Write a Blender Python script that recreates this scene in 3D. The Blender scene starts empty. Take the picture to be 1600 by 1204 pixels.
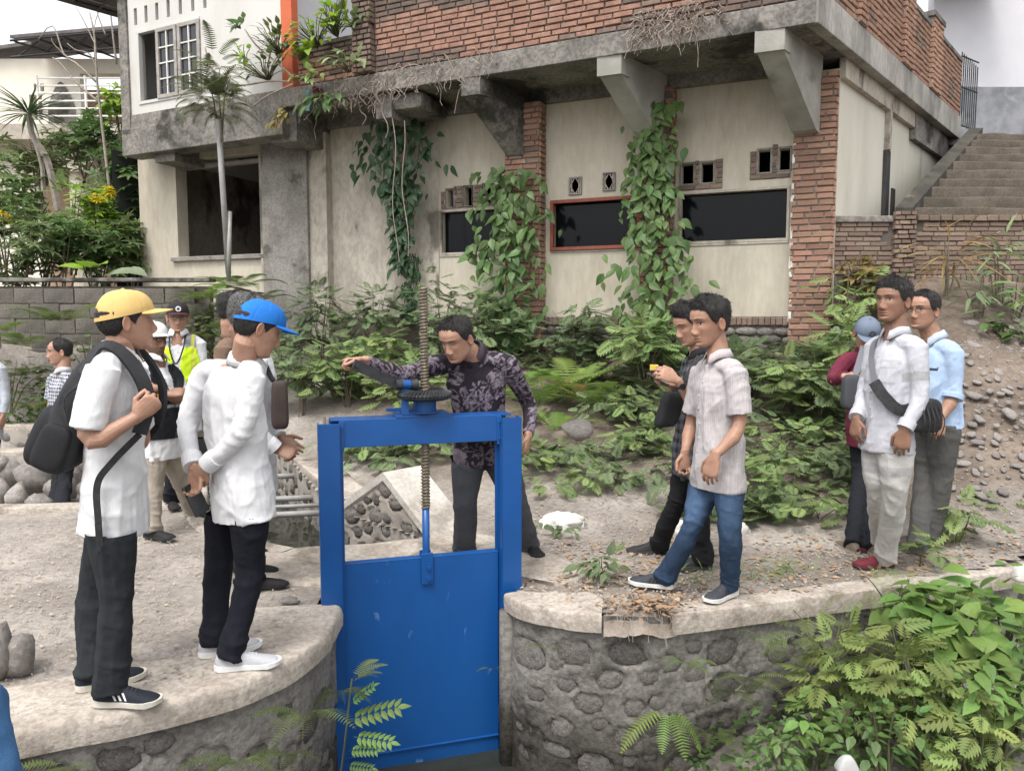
import bpy, bmesh, math, random
import numpy as np
from mathutils import Vector, Matrix
random.seed(7); RNG = np.random.default_rng(7)
SC = bpy.context.scene; COL = SC.collection
R = math.radians
# ---------------------------------------------------------------- camera, sky, sun, exposure
PITCH = R(4.86)
cam_d = bpy.data.cameras.new('camera'); cam_d.sensor_width = 36; cam_d.lens = 27; cam_d.clip_end = 500; cam_d.clip_start = .05
cam = bpy.data.objects.new('camera', cam_d); COL.objects.link(cam)
cam.location = (0, 0, 1.58); cam.rotation_euler = (math.pi/2 - PITCH, 0, 0); SC.camera = cam
world = bpy.data.worlds.new('World'); SC.world = world; world.use_nodes = True
wn = world.node_tree; wn.nodes.clear()
wo = wn.nodes.new('ShaderNodeOutputWorld'); wb = wn.nodes.new('ShaderNodeBackground'); sky = wn.nodes.new('ShaderNodeTexSky')
sky.sky_type = 'NISHITA'; sky.sun_disc = False; sky.sun_elevation = R(62); sky.sun_rotation = R(205)
sky.dust_density = 4; sky.air_density = 1.0; sky.ozone_density = 1.5
hs = wn.nodes.new('ShaderNodeHueSaturation'); hs.inputs['Saturation'].default_value = .12; hs.inputs['Value'].default_value = 2.0   # thin white cloud
wb.inputs['Strength'].default_value = .14
wn.links.new(sky.outputs[0], hs.inputs['Color']); wn.links.new(hs.outputs[0], wb.inputs['Color']); wn.links.new(wb.outputs[0], wo.inputs['Surface'])
sun_d = bpy.data.lights.new('sun', 'SUN'); sun_d.energy = 1.2; sun_d.angle = R(16); sun_d.color = (1, .95, .87)
sun = bpy.data.objects.new('sun', sun_d); COL.objects.link(sun); sun.location = (0, 0, 20)
_e, _a = R(62), R(205)
sdir = Vector((math.sin(_a)*math.cos(_e), math.cos(_a)*math.cos(_e), math.sin(_e)))
sun.rotation_euler = sdir.to_track_quat('Z', 'Y').to_euler()
VS = SC.view_settings; VS.view_transform = 'Standard'; VS.look = 'None'; VS.gamma = 1; VS.use_curve_mapping = False
VS.exposure = 0.45
SC.cycles.max_bounces = 6; SC.cycles.diffuse_bounces = 3; SC.cycles.glossy_bounces = 3; SC.cycles.transparent_max_bounces = 6
SC.cycles.use_denoising = True

# ---------------------------------------------------------------- survey helpers: sight lines of the survey camera to real points
CAM = np.array([0, 0, 1.58]); FPX = 1200.
def ray(px, py):
    x = (px-800)/FPX; y = (602-py)/FPX
    d = np.array([x, math.cos(PITCH)+y*math.sin(PITCH), -math.sin(PITCH)+y*math.cos(PITCH)]); return d/d[1]
def at(px, py, d): return CAM + ray(px, py)*d
def gp(px, py, z=0.):
    r = ray(px, py); return CAM + r*(z-1.58)/r[2]
def pl(px, py, p0, n):
    r = ray(px, py); return CAM + r*(np.dot(np.array(p0)-CAM, n)/np.dot(r, n))
def nrm(v): v = np.asarray(v, float); return v/(np.linalg.norm(v)+1e-12)

# ---------------------------------------------------------------- noise
def _hash(ix, iy, iz):
    h = (ix.astype(np.int64)*374761393 + iy.astype(np.int64)*668265263 + iz.astype(np.int64)*2147483647) & 0xffffffff
    h = ((h ^ (h >> 13))*1274126177) & 0xffffffff
    return ((h ^ (h >> 16)) & 0xffff)/32767.5 - 1
def noise3(P):
    P = np.asarray(P, float); i = np.floor(P); f = P-i; f = f*f*(3-2*f); o = 0
    for dx in (0, 1):
        for dy in (0, 1):
            for dz in (0, 1):
                wgt = (f[..., 0] if dx else 1-f[..., 0])*(f[..., 1] if dy else 1-f[..., 1])*(f[..., 2] if dz else 1-f[..., 2])
                o = o + wgt*_hash(i[..., 0]+dx, i[..., 1]+dy, i[..., 2]+dz)
    return o
def fbm(P, octv=4):
    P = np.asarray(P, float); return sum(noise3(P*2**k+k*7.3)/2**k for k in range(octv))
def sstep(a, b, x): t = np.clip((x-a)/(b-a), 0, 1); return t*t*(3-2*t)

# ---------------------------------------------------------------- objects
ORG = {}
def tag(o, label=None, cat=None, group=None, kind=None):
    if label: o['label'] = label
    if cat: o['category'] = cat
    if group: o['group'] = group
    if kind: o['kind'] = kind
    return o
def thing(name, label, cat, loc=(0, 0, 0), group=None):
    o = bpy.data.objects.new(name, None); o.empty_display_size = .1; COL.objects.link(o); o.location = loc
    ORG[o] = np.array(loc, float); return tag(o, label, cat, group)
def mesh(name, V, F, mats=None, midx=None, smooth=False, colors=None):
    me = bpy.data.meshes.new(name)
    V = np.asarray(V, np.float32).reshape(-1, 3)
    if isinstance(F, np.ndarray):
        n, k = F.shape
        me.vertices.add(len(V)); me.vertices.foreach_set('co', V.ravel())
        me.loops.add(n*k); me.loops.foreach_set('vertex_index', F.astype(np.int32).ravel())
        me.polygons.add(n); me.polygons.foreach_set('loop_start', np.arange(0, n*k, k, dtype=np.int32))
        me.update(calc_edges=True)
    else:
        me.from_pydata(V.tolist(), [], F); me.update()
    for m in (mats if isinstance(mats, (list, tuple)) else [mats]):
        if m: me.materials.append(m)
    if midx is not None: me.polygons.foreach_set('material_index', np.asarray(midx, np.int32))
    if smooth: me.polygons.foreach_set('use_smooth', np.ones(len(me.polygons), bool))
    if colors is not None:
        a = me.color_attributes.new('Col', 'FLOAT_COLOR', 'POINT')
        c = np.ones((len(V), 4), np.float32); c[:, :3] = colors; a.data.foreach_set('color', c.ravel())
    return me
def link(name, me, parent=None, M=None):
    """place mesh data (already local to the thing's origin) as an object"""
    o = bpy.data.objects.new(name, me); COL.objects.link(o)
    if parent is not None:
        o.parent = parent; ORG[o] = ORG[parent]
        if M is not None:
            M = M.copy(); M.translation = M.translation - Vector(ORG[parent]); o.matrix_basis = M
    elif M is not None: o.matrix_basis = M; ORG[o] = np.array(M.translation)
    return o
def obj(name, V, F, mats, parent=None, loc=None, **k):
    """world-space geometry -> object; its origin is the parent's origin or loc"""
    V = np.asarray(V, float).reshape(-1, 3)
    o0 = ORG[parent] if parent is not None else np.array(loc if loc is not None else (0, 0, 0), float)
    o = link(name, mesh(name, V-o0, F, mats, **k), parent)
    if parent is None: o.location = o0
    ORG[o] = o0; return o
class MB:
    def __init__(s): s.V = []; s.F = []; s.n = 0; s.m = []; s.C = []
    def add(s, V, F, mi=0, col=None):
        V = np.asarray(V, float).reshape(-1, 3)
        F = F.tolist() if isinstance(F, np.ndarray) else F
        s.V.append(V); s.F += [[i+s.n for i in f] for f in F]; s.m += [mi]*len(F); s.n += len(V)
        s.C.append(np.tile(np.array(col if col is not None else (1, 1, 1), float), (len(V), 1)) if col is None or np.ndim(col) == 1 else np.asarray(col)); return s
    def box(s, c, size, ax=None, mi=0, bev=0., col=None):
        ax = np.eye(3) if ax is None else np.asarray(ax, float); c = np.asarray(c, float); h = np.asarray(size, float)/2
        if bev <= 0:
            L = np.array([[x, y, z] for x in (-1, 1) for y in (-1, 1) for z in (-1, 1)])*h
            return s.add(c+L@ax, [[0, 1, 3, 2], [4, 6, 7, 5], [0, 4, 5, 1], [2, 3, 7, 6], [0, 2, 6, 4], [1, 5, 7, 3]], mi, col)
        bm = bmesh.new(); bmesh.ops.create_cube(bm, size=2)
        for v in bm.verts: v.co = Vector((v.co.x*h[0], v.co.y*h[1], v.co.z*h[2]))
        bmesh.ops.bevel(bm, geom=bm.edges[:], offset=min(bev, h.min()*.9), segments=2, profile=.6, affect='EDGES')
        bm.verts.index_update(); L = np.array([v.co[:] for v in bm.verts]); F = [[v.index for v in f.verts] for f in bm.faces]; bm.free()
        return s.add(c+L@ax, F, mi, col)
    def tube(s, pts, rad, n=8, mi=0, cap=True, col=None, up=None):
        V, F = tube(pts, rad, n, cap, up); return s.add(V, F, mi, col)
    def hexa(s, P8, mi=0, col=None):   # bottom 4 then top 4, both counter-clockwise
        return s.add(P8, [[3, 2, 1, 0], [4, 5, 6, 7], [0, 1, 5, 4], [1, 2, 6, 5], [2, 3, 7, 6], [3, 0, 4, 7]], mi, col)
    def build(s, name, mats, parent=None, loc=None, smooth=False, colors=False):
        V = np.vstack(s.V)
        return obj(name, V, s.F, mats, parent, loc, midx=s.m, smooth=smooth, colors=np.vstack(s.C) if colors else None)
def tube(pts, rad, n=8, cap=True, up=None):
    """loft circles or ellipses (rad: scalar / (r) / (rx,ry)) along pts"""
    P = np.asarray(pts, float); m = len(P)
    rad = np.asarray(rad, float)
    if rad.ndim == 0: rad = np.full((m, 2), float(rad))
    if rad.ndim == 1: rad = np.stack([rad, rad], 1)
    T = np.gradient(P, axis=0) if m > 2 else np.tile(P[-1]-P[0], (m, 1)); T /= np.linalg.norm(T, axis=1, keepdims=True)+1e-9
    u = np.asarray(up, float) if up is not None else (np.array([0, 0, 1.]) if abs(T[0][2]) < .9 else np.array([1., 0, 0]))
    V = []
    a = np.arange(n)*2*math.pi/n
    for i in range(m):
        if np.ndim(up) == 2: u = up[i]
        x = u - T[i]*np.dot(u, T[i]); x = nrm(x); y = np.cross(T[i], x); u = x if np.ndim(up) != 2 else u
        V.append(P[i]+np.outer(np.cos(a)*rad[i][0], x)+np.outer(np.sin(a)*rad[i][1], y))
    V = np.vstack(V); F = []
    for i in range(m-1):
        for j in range(n): F.append([i*n+j, i*n+(j+1) % n, (i+1)*n+(j+1) % n, (i+1)*n+j])
    if cap: F += [list(range(n))[::-1], [(m-1)*n+j for j in range(n)]]
    return V, F
def grid_faces(nu, nv):
    i, j = np.meshgrid(np.arange(nu-1), np.arange(nv-1), indexing='ij'); b = (i*nv+j).ravel()
    return np.stack([b, b+nv, b+nv+1, b+1], 1)
def smooth_line(pts, n):
    """resample a polyline as a Catmull-Rom curve with n points evenly spaced"""
    P = np.asarray(pts, float); Q = np.vstack([2*P[0]-P[1], P, 2*P[-1]-P[-2]]); o = []
    for i in range(1, len(Q)-2):
        for t in np.linspace(0, 1, 24, endpoint=False):
            a, b, c, d = Q[i-1:i+3]; o.append(.5*((2*b)+(c-a)*t+(2*a-5*b+4*c-d)*t*t+(3*b-a-3*c+d)*t**3))
    o.append(P[-1]); o = np.array(o); s = np.r_[0, np.cumsum(np.linalg.norm(np.diff(o, axis=0), axis=1))]
    q = np.linspace(0, s[-1], n); return np.stack([np.interp(q, s, o[:, k]) for k in range(o.shape[1])], 1)
def inpoly(x, y, poly):
    c = np.zeros(np.shape(x), bool); n = len(poly); j = n-1
    for i in range(n):
        xi, yi = poly[i][:2]; xj, yj = poly[j][:2]
        c ^= ((yi > y) != (yj > y)) & (x < (xj-xi)*(y-yi)/((yj-yi)+1e-12)+xi); j = i
    return c

# ---------------------------------------------------------------- materials
MATS = {}
def mat(name, c, c2=None, scale=4., rough=.85, bump=.0, bscale=60., spec=.3, metal=0., rnd=0., c3=None, s3=1.2, t3=.55, w3=.12, stretch=(1, 1, 1), attr=False, detail=5., trans=0., mottle=.0, hue=0., wet=None, wr=None):
    """base colour c blended to c2 by noise; c3 = patches (stains, moss) by a second noise; rnd = brightness spread between objects"""
    m = bpy.data.materials.new(name); m.use_nodes = True; N = m.node_tree.nodes; L = m.node_tree.links
    b = N['Principled BSDF']; b.inputs['Roughness'].default_value = rough; b.inputs['Metallic'].default_value = metal
    b.inputs['Specular IOR Level'].default_value = spec
    tc = N.new('ShaderNodeTexCoord'); mp = N.new('ShaderNodeMapping'); mp.inputs['Scale'].default_value = stretch; L.new(tc.outputs['Object'], mp.inputs['Vector'])
    def nz(sc, det=detail, ro=.6):
        n = N.new('ShaderNodeTexNoise'); n.inputs['Scale'].default_value = sc; n.inputs['Detail'].default_value = det; n.inputs['Roughness'].default_value = ro
        L.new(mp.outputs[0], n.inputs['Vector']); return n
    def ramp(src, a, bb):
        r = N.new('ShaderNodeMapRange'); r.inputs[1].default_value = a; r.inputs[2].default_value = bb; r.clamp = True; r.interpolation_type = 'SMOOTHSTEP'
        L.new(src, r.inputs[0]); return r.outputs[0]
    def mix(f, A, B, mode='MIX'):
        x = N.new('ShaderNodeMix'); x.data_type = 'RGBA'; x.blend_type = mode
        if isinstance(f, float): x.inputs[0].default_value = f
        else: L.new(f, x.inputs[0])
        for s, v in ((6, A), (7, B)):
            if isinstance(v, tuple): x.inputs[s].default_value = (*v, 1)
            else: L.new(v, x.inputs[s])
        return x.outputs[2]
    col = tuple(c)
    if attr:
        at_ = N.new('ShaderNodeAttribute'); at_.attribute_name = 'Col'; col = at_.outputs['Color']
        if c2 is not None: col = mix(ramp(nz(scale).outputs[0], .35, .65), col, mix(1., col, tuple(c2), 'MULTIPLY'))
    elif c2 is not None: col = mix(ramp(nz(scale).outputs[0], .35, .65), tuple(c), tuple(c2))
    if c3 is not None: col = mix(ramp(nz(s3, 7.).outputs[0], t3, t3+w3), col, tuple(c3))
    if mottle: col = mix(mottle, col, nz(scale*9, 3.).outputs[1], 'OVERLAY') if False else mix(ramp(nz(scale*11, 3.).outputs[0], .4, .62), col, mix(1., col, (1-mottle,)*3, 'MULTIPLY'))
    if wet:
        sx = N.new('ShaderNodeSeparateXYZ'); L.new(tc.outputs['Object'], sx.inputs[0]); ad = N.new('ShaderNodeMath'); ad.operation = 'MULTIPLY_ADD'; L.new(nz(4.).outputs[0], ad.inputs[0]); ad.inputs[1].default_value = -.30; L.new(sx.outputs[2], ad.inputs[2])
        col = mix(ramp(ad.outputs[0], wet[0], wet[1]), mix(1., col, (.34, .33, .31), 'MULTIPLY'), col)
    if rnd or hue:
        oi = N.new('ShaderNodeObjectInfo'); h = N.new('ShaderNodeHueSaturation')
        r = N.new('ShaderNodeMapRange'); r.inputs[3].default_value = 1-rnd; r.inputs[4].default_value = 1+rnd; L.new(oi.outputs['Random'], r.inputs[0]); L.new(r.outputs[0], h.inputs['Value'])
        if hue:
            k = N.new('ShaderNodeMath'); k.operation = 'MULTIPLY'; k.inputs[1].default_value = 7.31; L.new(oi.outputs['Random'], k.inputs[0])
            k2 = N.new('ShaderNodeMath'); k2.operation = 'FRACT'; L.new(k.outputs[0], k2.inputs[0])
            r2 = N.new('ShaderNodeMapRange'); r2.inputs[3].default_value = .5-hue; r2.inputs[4].default_value = .5+hue; L.new(k2.outputs[0], r2.inputs[0]); L.new(r2.outputs[0], h.inputs['Hue'])
        L.new(col, h.inputs['Color']) if not isinstance(col, tuple) else setattr(h.inputs['Color'], 'default_value', (*col, 1)); col = h.outputs[0]
    if isinstance(col, tuple): b.inputs['Base Color'].default_value = (*col, 1)
    else: L.new(col, b.inputs['Base Color'])
    if bump:
        bp = N.new('ShaderNodeBump'); bp.inputs['Strength'].default_value = bump; bp.inputs['Distance'].default_value = .01
        L.new(nz(bscale, 4., .65).outputs[0], bp.inputs['Height']); L.new(bp.outputs[0], b.inputs['Normal'])
        if wr:   # cloth creases: two crossed ridged noises
            prev = None
            for sc, st, rot in ((wr[0], wr[1], .6), (wr[0]*1.7, wr[1]*.8, -.8)):
                m2 = N.new('ShaderNodeMapping'); m2.inputs['Rotation'].default_value = (rot, rot*.7, rot*.3); m2.inputs['Scale'].default_value = (1, 1, .38); L.new(tc.outputs['Object'], m2.inputs['Vector'])
                n2 = N.new('ShaderNodeTexNoise'); n2.inputs['Scale'].default_value = sc; n2.inputs['Detail'].default_value = 2.5; n2.inputs['Distortion'].default_value = .9; L.new(m2.outputs[0], n2.inputs['Vector'])
                a1 = N.new('ShaderNodeMath'); a1.operation = 'SUBTRACT'; a1.inputs[1].default_value = .5; L.new(n2.outputs[0], a1.inputs[0]); a2 = N.new('ShaderNodeMath'); a2.operation = 'ABSOLUTE'; L.new(a1.outputs[0], a2.inputs[0])
                a3 = N.new('ShaderNodeMapRange'); a3.inputs[1].default_value = 0; a3.inputs[2].default_value = .16; a3.inputs[3].default_value = 1; a3.inputs[4].default_value = 0; L.new(a2.outputs[0], a3.inputs[0])
                b2 = N.new('ShaderNodeBump'); b2.inputs['Strength'].default_value = st; b2.inputs['Distance'].default_value = .012; L.new(a3.outputs[0], b2.inputs['Height'])
                if prev: L.new(prev.outputs[0], b2.inputs['Normal'])
                prev = b2
            L.new(prev.outputs[0], bp.inputs['Normal'])
    if trans:
        t = N.new('ShaderNodeBsdfTranslucent'); ms = N.new('ShaderNodeMixShader'); ms.inputs[0].default_value = trans; out = N['Material Output']
        if isinstance(col, tuple): t.inputs[0].default_value = (*col, 1)
        else: L.new(col, t.inputs[0])
        L.new(b.outputs[0], ms.inputs[1]); L.new(t.outputs[0], ms.inputs[2]); L.new(ms.outputs[0], out.inputs['Surface'])
    MATS[name] = m; return m
M_soil = mat('bank_dirt', (1, 1, 1), (.70, .69, .68), 2.2, .95, .9, 34, attr=True, mottle=.22)
M_dirt = mat('dirt', (.30, .268, .236), (.215, .19, .166), 2.2, .95, .9, 34, c3=(.365, .335, .298), s3=1.1, t3=.54, mottle=.22)
M_conc = mat('pale_concrete', (.455, .405, .352), (.33, .285, .242), 3.2, .9, .7, 40, c3=(.235, .198, .165), s3=2.6, t3=.545, w3=.10, mottle=.25)
M_conc_dk = mat('weathered_concrete', (.26, .24, .215), (.155, .144, .13), 2.2, .92, .5, 35, c3=(.05, .046, .04), s3=1.25, t3=.515, w3=.12, mottle=.35)
M_mortar = mat('wall_mortar', (.235, .218, .20), (.15, .138, .125), 3.4, .9, .9, 42, c3=(.075, .068, .058), s3=2.1, t3=.51, w3=.15, mottle=.3, wet=(-.06, .22))
M_mortar_lt = mat('canal_mortar', (.36, .325, .285), (.27, .24, .21), 3., .92, .6, 50, c3=(.17, .15, .13), s3=2, t3=.58)
M_stone = mat('river_stone', (.175, .16, .148), (.085, .077, .07), 3.2, .85, 1., 14, rnd=.4, c3=(.24, .215, .185), s3=3.5, t3=.55)
M_rock = mat('boulder', (.30, .275, .255), (.21, .19, .175), 4., .9, .8, 25, rnd=.2, c3=(.36, .33, .30), s3=3., t3=.55, mottle=.2)
M_plaster = mat('cream_plaster', (.505, .46, .375), (.42, .378, .305), 1.6, .9, .22, 50, c3=(.30, .262, .205), s3=1.6, t3=.575, w3=.16, stretch=(1, 1, .3), mottle=.08)
M_plaster_old = mat('stained_plaster', (.50, .455, .385), (.36, .322, .27), 1.5, .92, .4, 40, c3=(.15, .132, .11), s3=1.7, t3=.54, w3=.10, stretch=(1, 1, .55), mottle=.18)
M_white = mat('white_wall_paint', (.545, .535, .51), (.475, .46, .43), 1.1, .85, .12, 40, c3=(.36, .33, .285), s3=1.1, t3=.585, w3=.14, stretch=(1, 1, .4))
M_grey_render = mat('grey_render', (.31, .29, .265), (.21, .195, .175), 3., .92, .5, 40, c3=(.12, .11, .1), s3=2.4, t3=.56, mottle=.25)
M_brick = mat('red_brick', (.345, .205, .145), (.255, .15, .108), 9., .92, .7, 70, rnd=.26, hue=.01, c3=(.34, .275, .22), s3=7., t3=.6)
M_brick_old = mat('old_brick', (.24, .175, .135), (.165, .12, .098), 8., .93, .6, 60, rnd=.3, hue=.015, c3=(.10, .085, .075), s3=4., t3=.56, w3=.2)
M_brick_dark = mat('sooty_brick', (.17, .12, .095), (.11, .085, .073), 8., .93, .6, 60, rnd=.25, c3=(.28, .16, .11), s3=3., t3=.62)
M_joint = mat('brick_joint', (.30, .26, .225), (.2, .165, .14), 6., .95, .6, 60)
M_joint_dk = mat('dark_brick_joint', (.12, .1, .085), (.08, .068, .06), 6., .95, .6, 60)
M_block = mat('grey_block', (.165, .148, .13), (.115, .103, .09), 4., .93, .6, 50, rnd=.13, c3=(.06, .055, .046), s3=1.8, t3=.56, w3=.16, mottle=.2)
M_blue = mat('blue_enamel', (.006, .070, .255), (.005, .059, .215), 2.2, .34, .06, 14, spec=.45, c3=(.008, .08, .25), s3=5., t3=.62, w3=.25)
M_blue_plate = mat('scuffed_blue_enamel', (.006, .071, .255), (.005, .059, .215), 1.6, .40, .08, 12, spec=.4, c3=(.07, .16, .34), s3=8, t3=.625, w3=.06, stretch=(1, 1, .4))
M_steel = mat('threaded_steel', (.24, .205, .155), (.15, .13, .10), 30., .45, .1, 60, metal=.55)
M_black_iron = mat('black_iron', (.028, .030, .034), (.05, .052, .055), 12., .45, .15, 60, metal=.4)
M_dark_glass = mat('dark_glass', (.004, .0045, .006), rough=.10, spec=.14)
M_wood_red = mat('red_brown_timber', (.25, .075, .05), (.19, .06, .042), 12., .7, .2, 40)
M_wood_grey = mat('grey_timber', (.33, .31, .285), (.25, .232, .21), 10., .8, .25, 50)
M_terracotta = mat('orange_paint', (.52, .125, .055), (.46, .11, .05), 4., .75, .1, 40)
M_dark_tim = mat('dark_timber', (.055, .05, .05), (.085, .075, .07), 8., .85, .3, 40)
M_galv = mat('galvanised_pipe', (.42, .41, .40), (.33, .32, .31), 6., .5, .1, 40, metal=.35)
M_roof = mat('grey_roof_tile', (.16, .14, .135), (.10, .09, .088), 6., .9, .5, 40, rnd=.2)
M_water = mat('canal_water', (.022, .026, .020), (.032, .034, .026), 3., .05, .18, 9, spec=.35)
M_lilac = mat('lilac_white_paint', (.56, .555, .58), (.51, .505, .53), 1., .85, .08, 40)
M_dado = mat('grey_cement_dado', (.26, .265, .285), (.16, .165, .18), 2.4, .8, .2, 40, c3=(.34, .345, .36), s3=2.5, t3=.55, w3=.2)
M_root = mat('dry_root', (.34, .28, .235), (.25, .20, .17), 9., .95)
M_bark = mat('pale_bark', (.34, .30, .255), (.24, .21, .18), 10., .9, .4, 60)
M_step = mat('mossy_step', (.115, .093, .073), (.075, .062, .048), 4., .93, .6, 50, c3=(.06, .052, .038), s3=2.2, t3=.54, w3=.2, mottle=.25)
M_litter = mat('dead_leaf', (.36, .245, .155), (.26, .165, .10), 3., .9, 0, rnd=.3, attr=False)
M_sack = mat('white_sack', (.62, .60, .56), (.5, .48, .44), 9., .7, .3, 50)
# ================================================================ building survey frame
OB = at(1303, 400, 8.5); OB[2] = 0
UB = nrm((-.919, .394, 0)); SB = nrm((.655, .756, 0)); WB = -SB; NB = np.array([-.394, -.919, 0])
class Fr:   # vertical plane frame: p0, horizontal direction t, outward normal n
    def __init__(s, p0, t, n=None):
        s.p0 = np.array(p0, float); s.t = nrm(t); s.n = nrm(np.cross([0, 0, 1], s.t)) if n is None else nrm(n)
    def w(s, a, b, z): return s.p0 + s.t*a + s.n*b + np.array([0, 0, z])
    def px(s, x, y):
        q = pl(x, y, s.p0, s.n); return float(np.dot(q-s.p0, s.t)), float(q[2])
    def axes(s): return np.array([s.t, s.n, [0, 0, 1.]])
FW = Fr(OB, UB, NB)                                   # lower facade wall, a runs to the left
SA_ = OB + WB*1.12; SB_ = OB + UB*9.75 + WB*.6
FF = Fr(SA_, SB_-SA_); FF.n = FF.n if np.dot(FF.n, NB) > 0 else -FF.n    # upper front / slab edge
LF = float(np.linalg.norm(SB_-SA_))
FS = Fr(OB - UB*.0, SB); FS.n = FS.n if np.dot(FS.n, -UB) > 0 else -FS.n    # side wall, a runs to the back
FE = Fr(SA_ - UB*.13, SB, FS.n)                       # side slab edge

# ================================================================ terrain
L_EDGE = smooth_line([(-5.2, 1.2), (-3.6, 2.0), (-2.6, 2.5), (-1.88, 2.85), (-1.45, 3.05), (-1.13, 3.30), (-.985, 3.56), (-.935, 3.85), (-.95, 4.15)], 90)
R_EDGE = smooth_line([(-.045, 4.33), (.02, 4.22), (.12, 4.13), (.31, 4.045), (.50, 4.0), (.84, 4.0), (1.43, 4.175), (2.01, 4.36), (3.25, 4.76), (4.6, 5.25), (7.5, 6.3)], 150)
CANAL_R = np.array([(-3.9, 10.9), (-2.7, 8.66), (-1.41, 6.26)])
WING = np.array([(-1.41, 6.26), (-.60, 5.50)])
APRON_B = np.array([(-1.50, 5.19), (-1.2, 5.25), (-.60, 5.50)])
CANAL_L = smooth_line([(-1.50, 5.19), (-1.72, 5.32), (-2.35, 5.95), (-2.78, 6.9), (-3.3, 8.2), (-3.9, 9.4), (-4.6, 10.9)], 40)
CANAL = [tuple(p) for p in CANAL_L] + [tuple(p) for p in CANAL_R] + [(-.60, 5.50), (-1.2, 5.25)]
def inset(L, q):
    T = np.gradient(L, axis=0); T /= np.linalg.norm(T, axis=1, keepdims=True); return L - np.stack([T[:, 1], -T[:, 0]], 1)*q
FRONT = [tuple(p) for p in inset(L_EDGE, .14)] + [(-1.1, 4.42), (.1, 4.62)] + [tuple(p) for p in inset(R_EDGE, .095)] + [(7.5, -6), (-5.2, -6)]
def zt(x, y):
    x = np.asarray(x, float); y = np.asarray(y, float)
    wq = (x-OB[0])*NB[0]+(y-OB[1])*NB[1]
    z = np.interp(wq, [-9, -2.6, -1, 0, 1, 2, 3, 3.6, 5], [2.3, 2.0, 1.55, 1.25, .8, .42, .12, .02, 0])
    zr = np.interp(y, [5.0, 6.0, 8.3, 9], [0, .5, 1.98, 2.05])
    k = sstep(3.2, 4.4, x); z = z*(1-k)+zr*k
    # left of the canal: flat, then the terrace behind the block wall
    xl = np.interp(y, [5, 6.3, 8.7, 10.2, 11.4], [-1.4, -1.9, -2.9, -3.7, -4.3]); kl = sstep(0, .45, xl-x)
    zl = np.where(y > 10.3, 1.95, -.22*sstep(6.5, 6.8, y)*sstep(8.9, 8.6, y)*sstep(-3.0, -3.5, x)); zl = np.where((y > 10.0) & (x > -4.15), 1.2*sstep(10., 10.8, y), zl)
    return z*(1-kl)+zl*kl
def zn(x, y):   # with bumps
    x = np.asarray(x, float); y = np.asarray(y, float); P = np.stack([x, y, 0*x], -1)
    z = zt(x, y); return z - .012 + .012*fbm(P*3, 3) + .05*np.clip(z, 0, .8)*fbm(P*1.7+9, 3)
def axis(segs):
    o = []
    for a, b, n in segs: o += list(np.linspace(a, b, n, endpoint=False))
    return np.array(o+[segs[-1][1]])
gx = axis([(-90, -12, 8), (-12, -5.5, 40), (-5.5, 5.5, 185), (5.5, 12, 40), (12, 90, 8)])
gy = axis([(-3, 2, 12), (2, 9, 125), (9, 14, 45), (14, 110, 12)])
GX, GY = np.meshgrid(gx, gy, indexing='ij'); GZ = zn(GX, GY)
far = sstep(13, 30, GY); GZ = GZ*(1-far)+far*1.8
F = grid_faces(len(gx), len(gy)); cx = GX.ravel()[F].mean(1); cy = GY.ravel()[F].mean(1)
keep = ~(inpoly(cx, cy, CANAL) | inpoly(cx, cy, FRONT))
Pn = np.stack([GX, GY, 0*GX], -1); ks = sstep(.03, .40, GZ+.16*fbm(Pn*1.3, 3))*sstep(-2.6, -1.0, GX-.0*GY)+.5*sstep(.1, .6, fbm(Pn*.9+4, 4))*(GX > -.5); ks = np.clip(ks, 0, 1)[..., None]; GC = (np.array((.315, .282, .25))*(1-ks)+np.array((.175, .14, .112))*ks)*(1+.18*fbm(Pn*2.3, 4))[..., None]
tag(obj('ground', np.stack([GX, GY, GZ], -1).reshape(-1, 3), F[keep], M_soil, smooth=True, colors=GC.reshape(-1, 3)), 'grey brown dirt bank', None, None, 'structure')
# channel bed in front of the gate and water
gx2 = np.linspace(-6, 9, 90); gy2 = np.linspace(-6, 6.4, 80); X2, Y2 = np.meshgrid(gx2, gy2, indexing='ij')
Z2 = -1.25 + .55*sstep(.25, 1.5, X2)*(1-.3*sstep(0, 3, 3.6-Y2)) + .05*fbm(np.stack([X2, Y2, 0*X2], -1)*1.5)
tag(obj('channel_bed', np.stack([X2, Y2, Z2], -1).reshape(-1, 3), grid_faces(90, 80), M_dirt, smooth=True), 'muddy bed of the channel', None, None, 'structure')
def water(name, x0, x1, y0, y1, z, n, amp):
    X, Y = np.meshgrid(np.linspace(x0, x1, n), np.linspace(y0, y1, n), indexing='ij'); P = np.stack([X*2, Y*5, 0*X], -1)
    tag(obj(name, np.stack([X, Y, z+amp*fbm(P*2.2, 3)], -1).reshape(-1, 3), grid_faces(n, n), M_water, smooth=True), None, None, None, 'structure')
water('water', -1.6, 1.5, -4, 4.5, -1.03, 90, .005)
water('canal_water', -5.5, -.3, 4.9, 11, -.36, 110, .006)
bed = MB().box((-3, 8, -.8), (6, 7, .1)); tag(bed.build('canal_bed', M_dirt), None, None, None, 'structure')
tag(MB().box((0, -1.2, -.6), (14, 4.6, 1.2)).build('near_bank', M_conc), None, None, None, 'structure')

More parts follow.
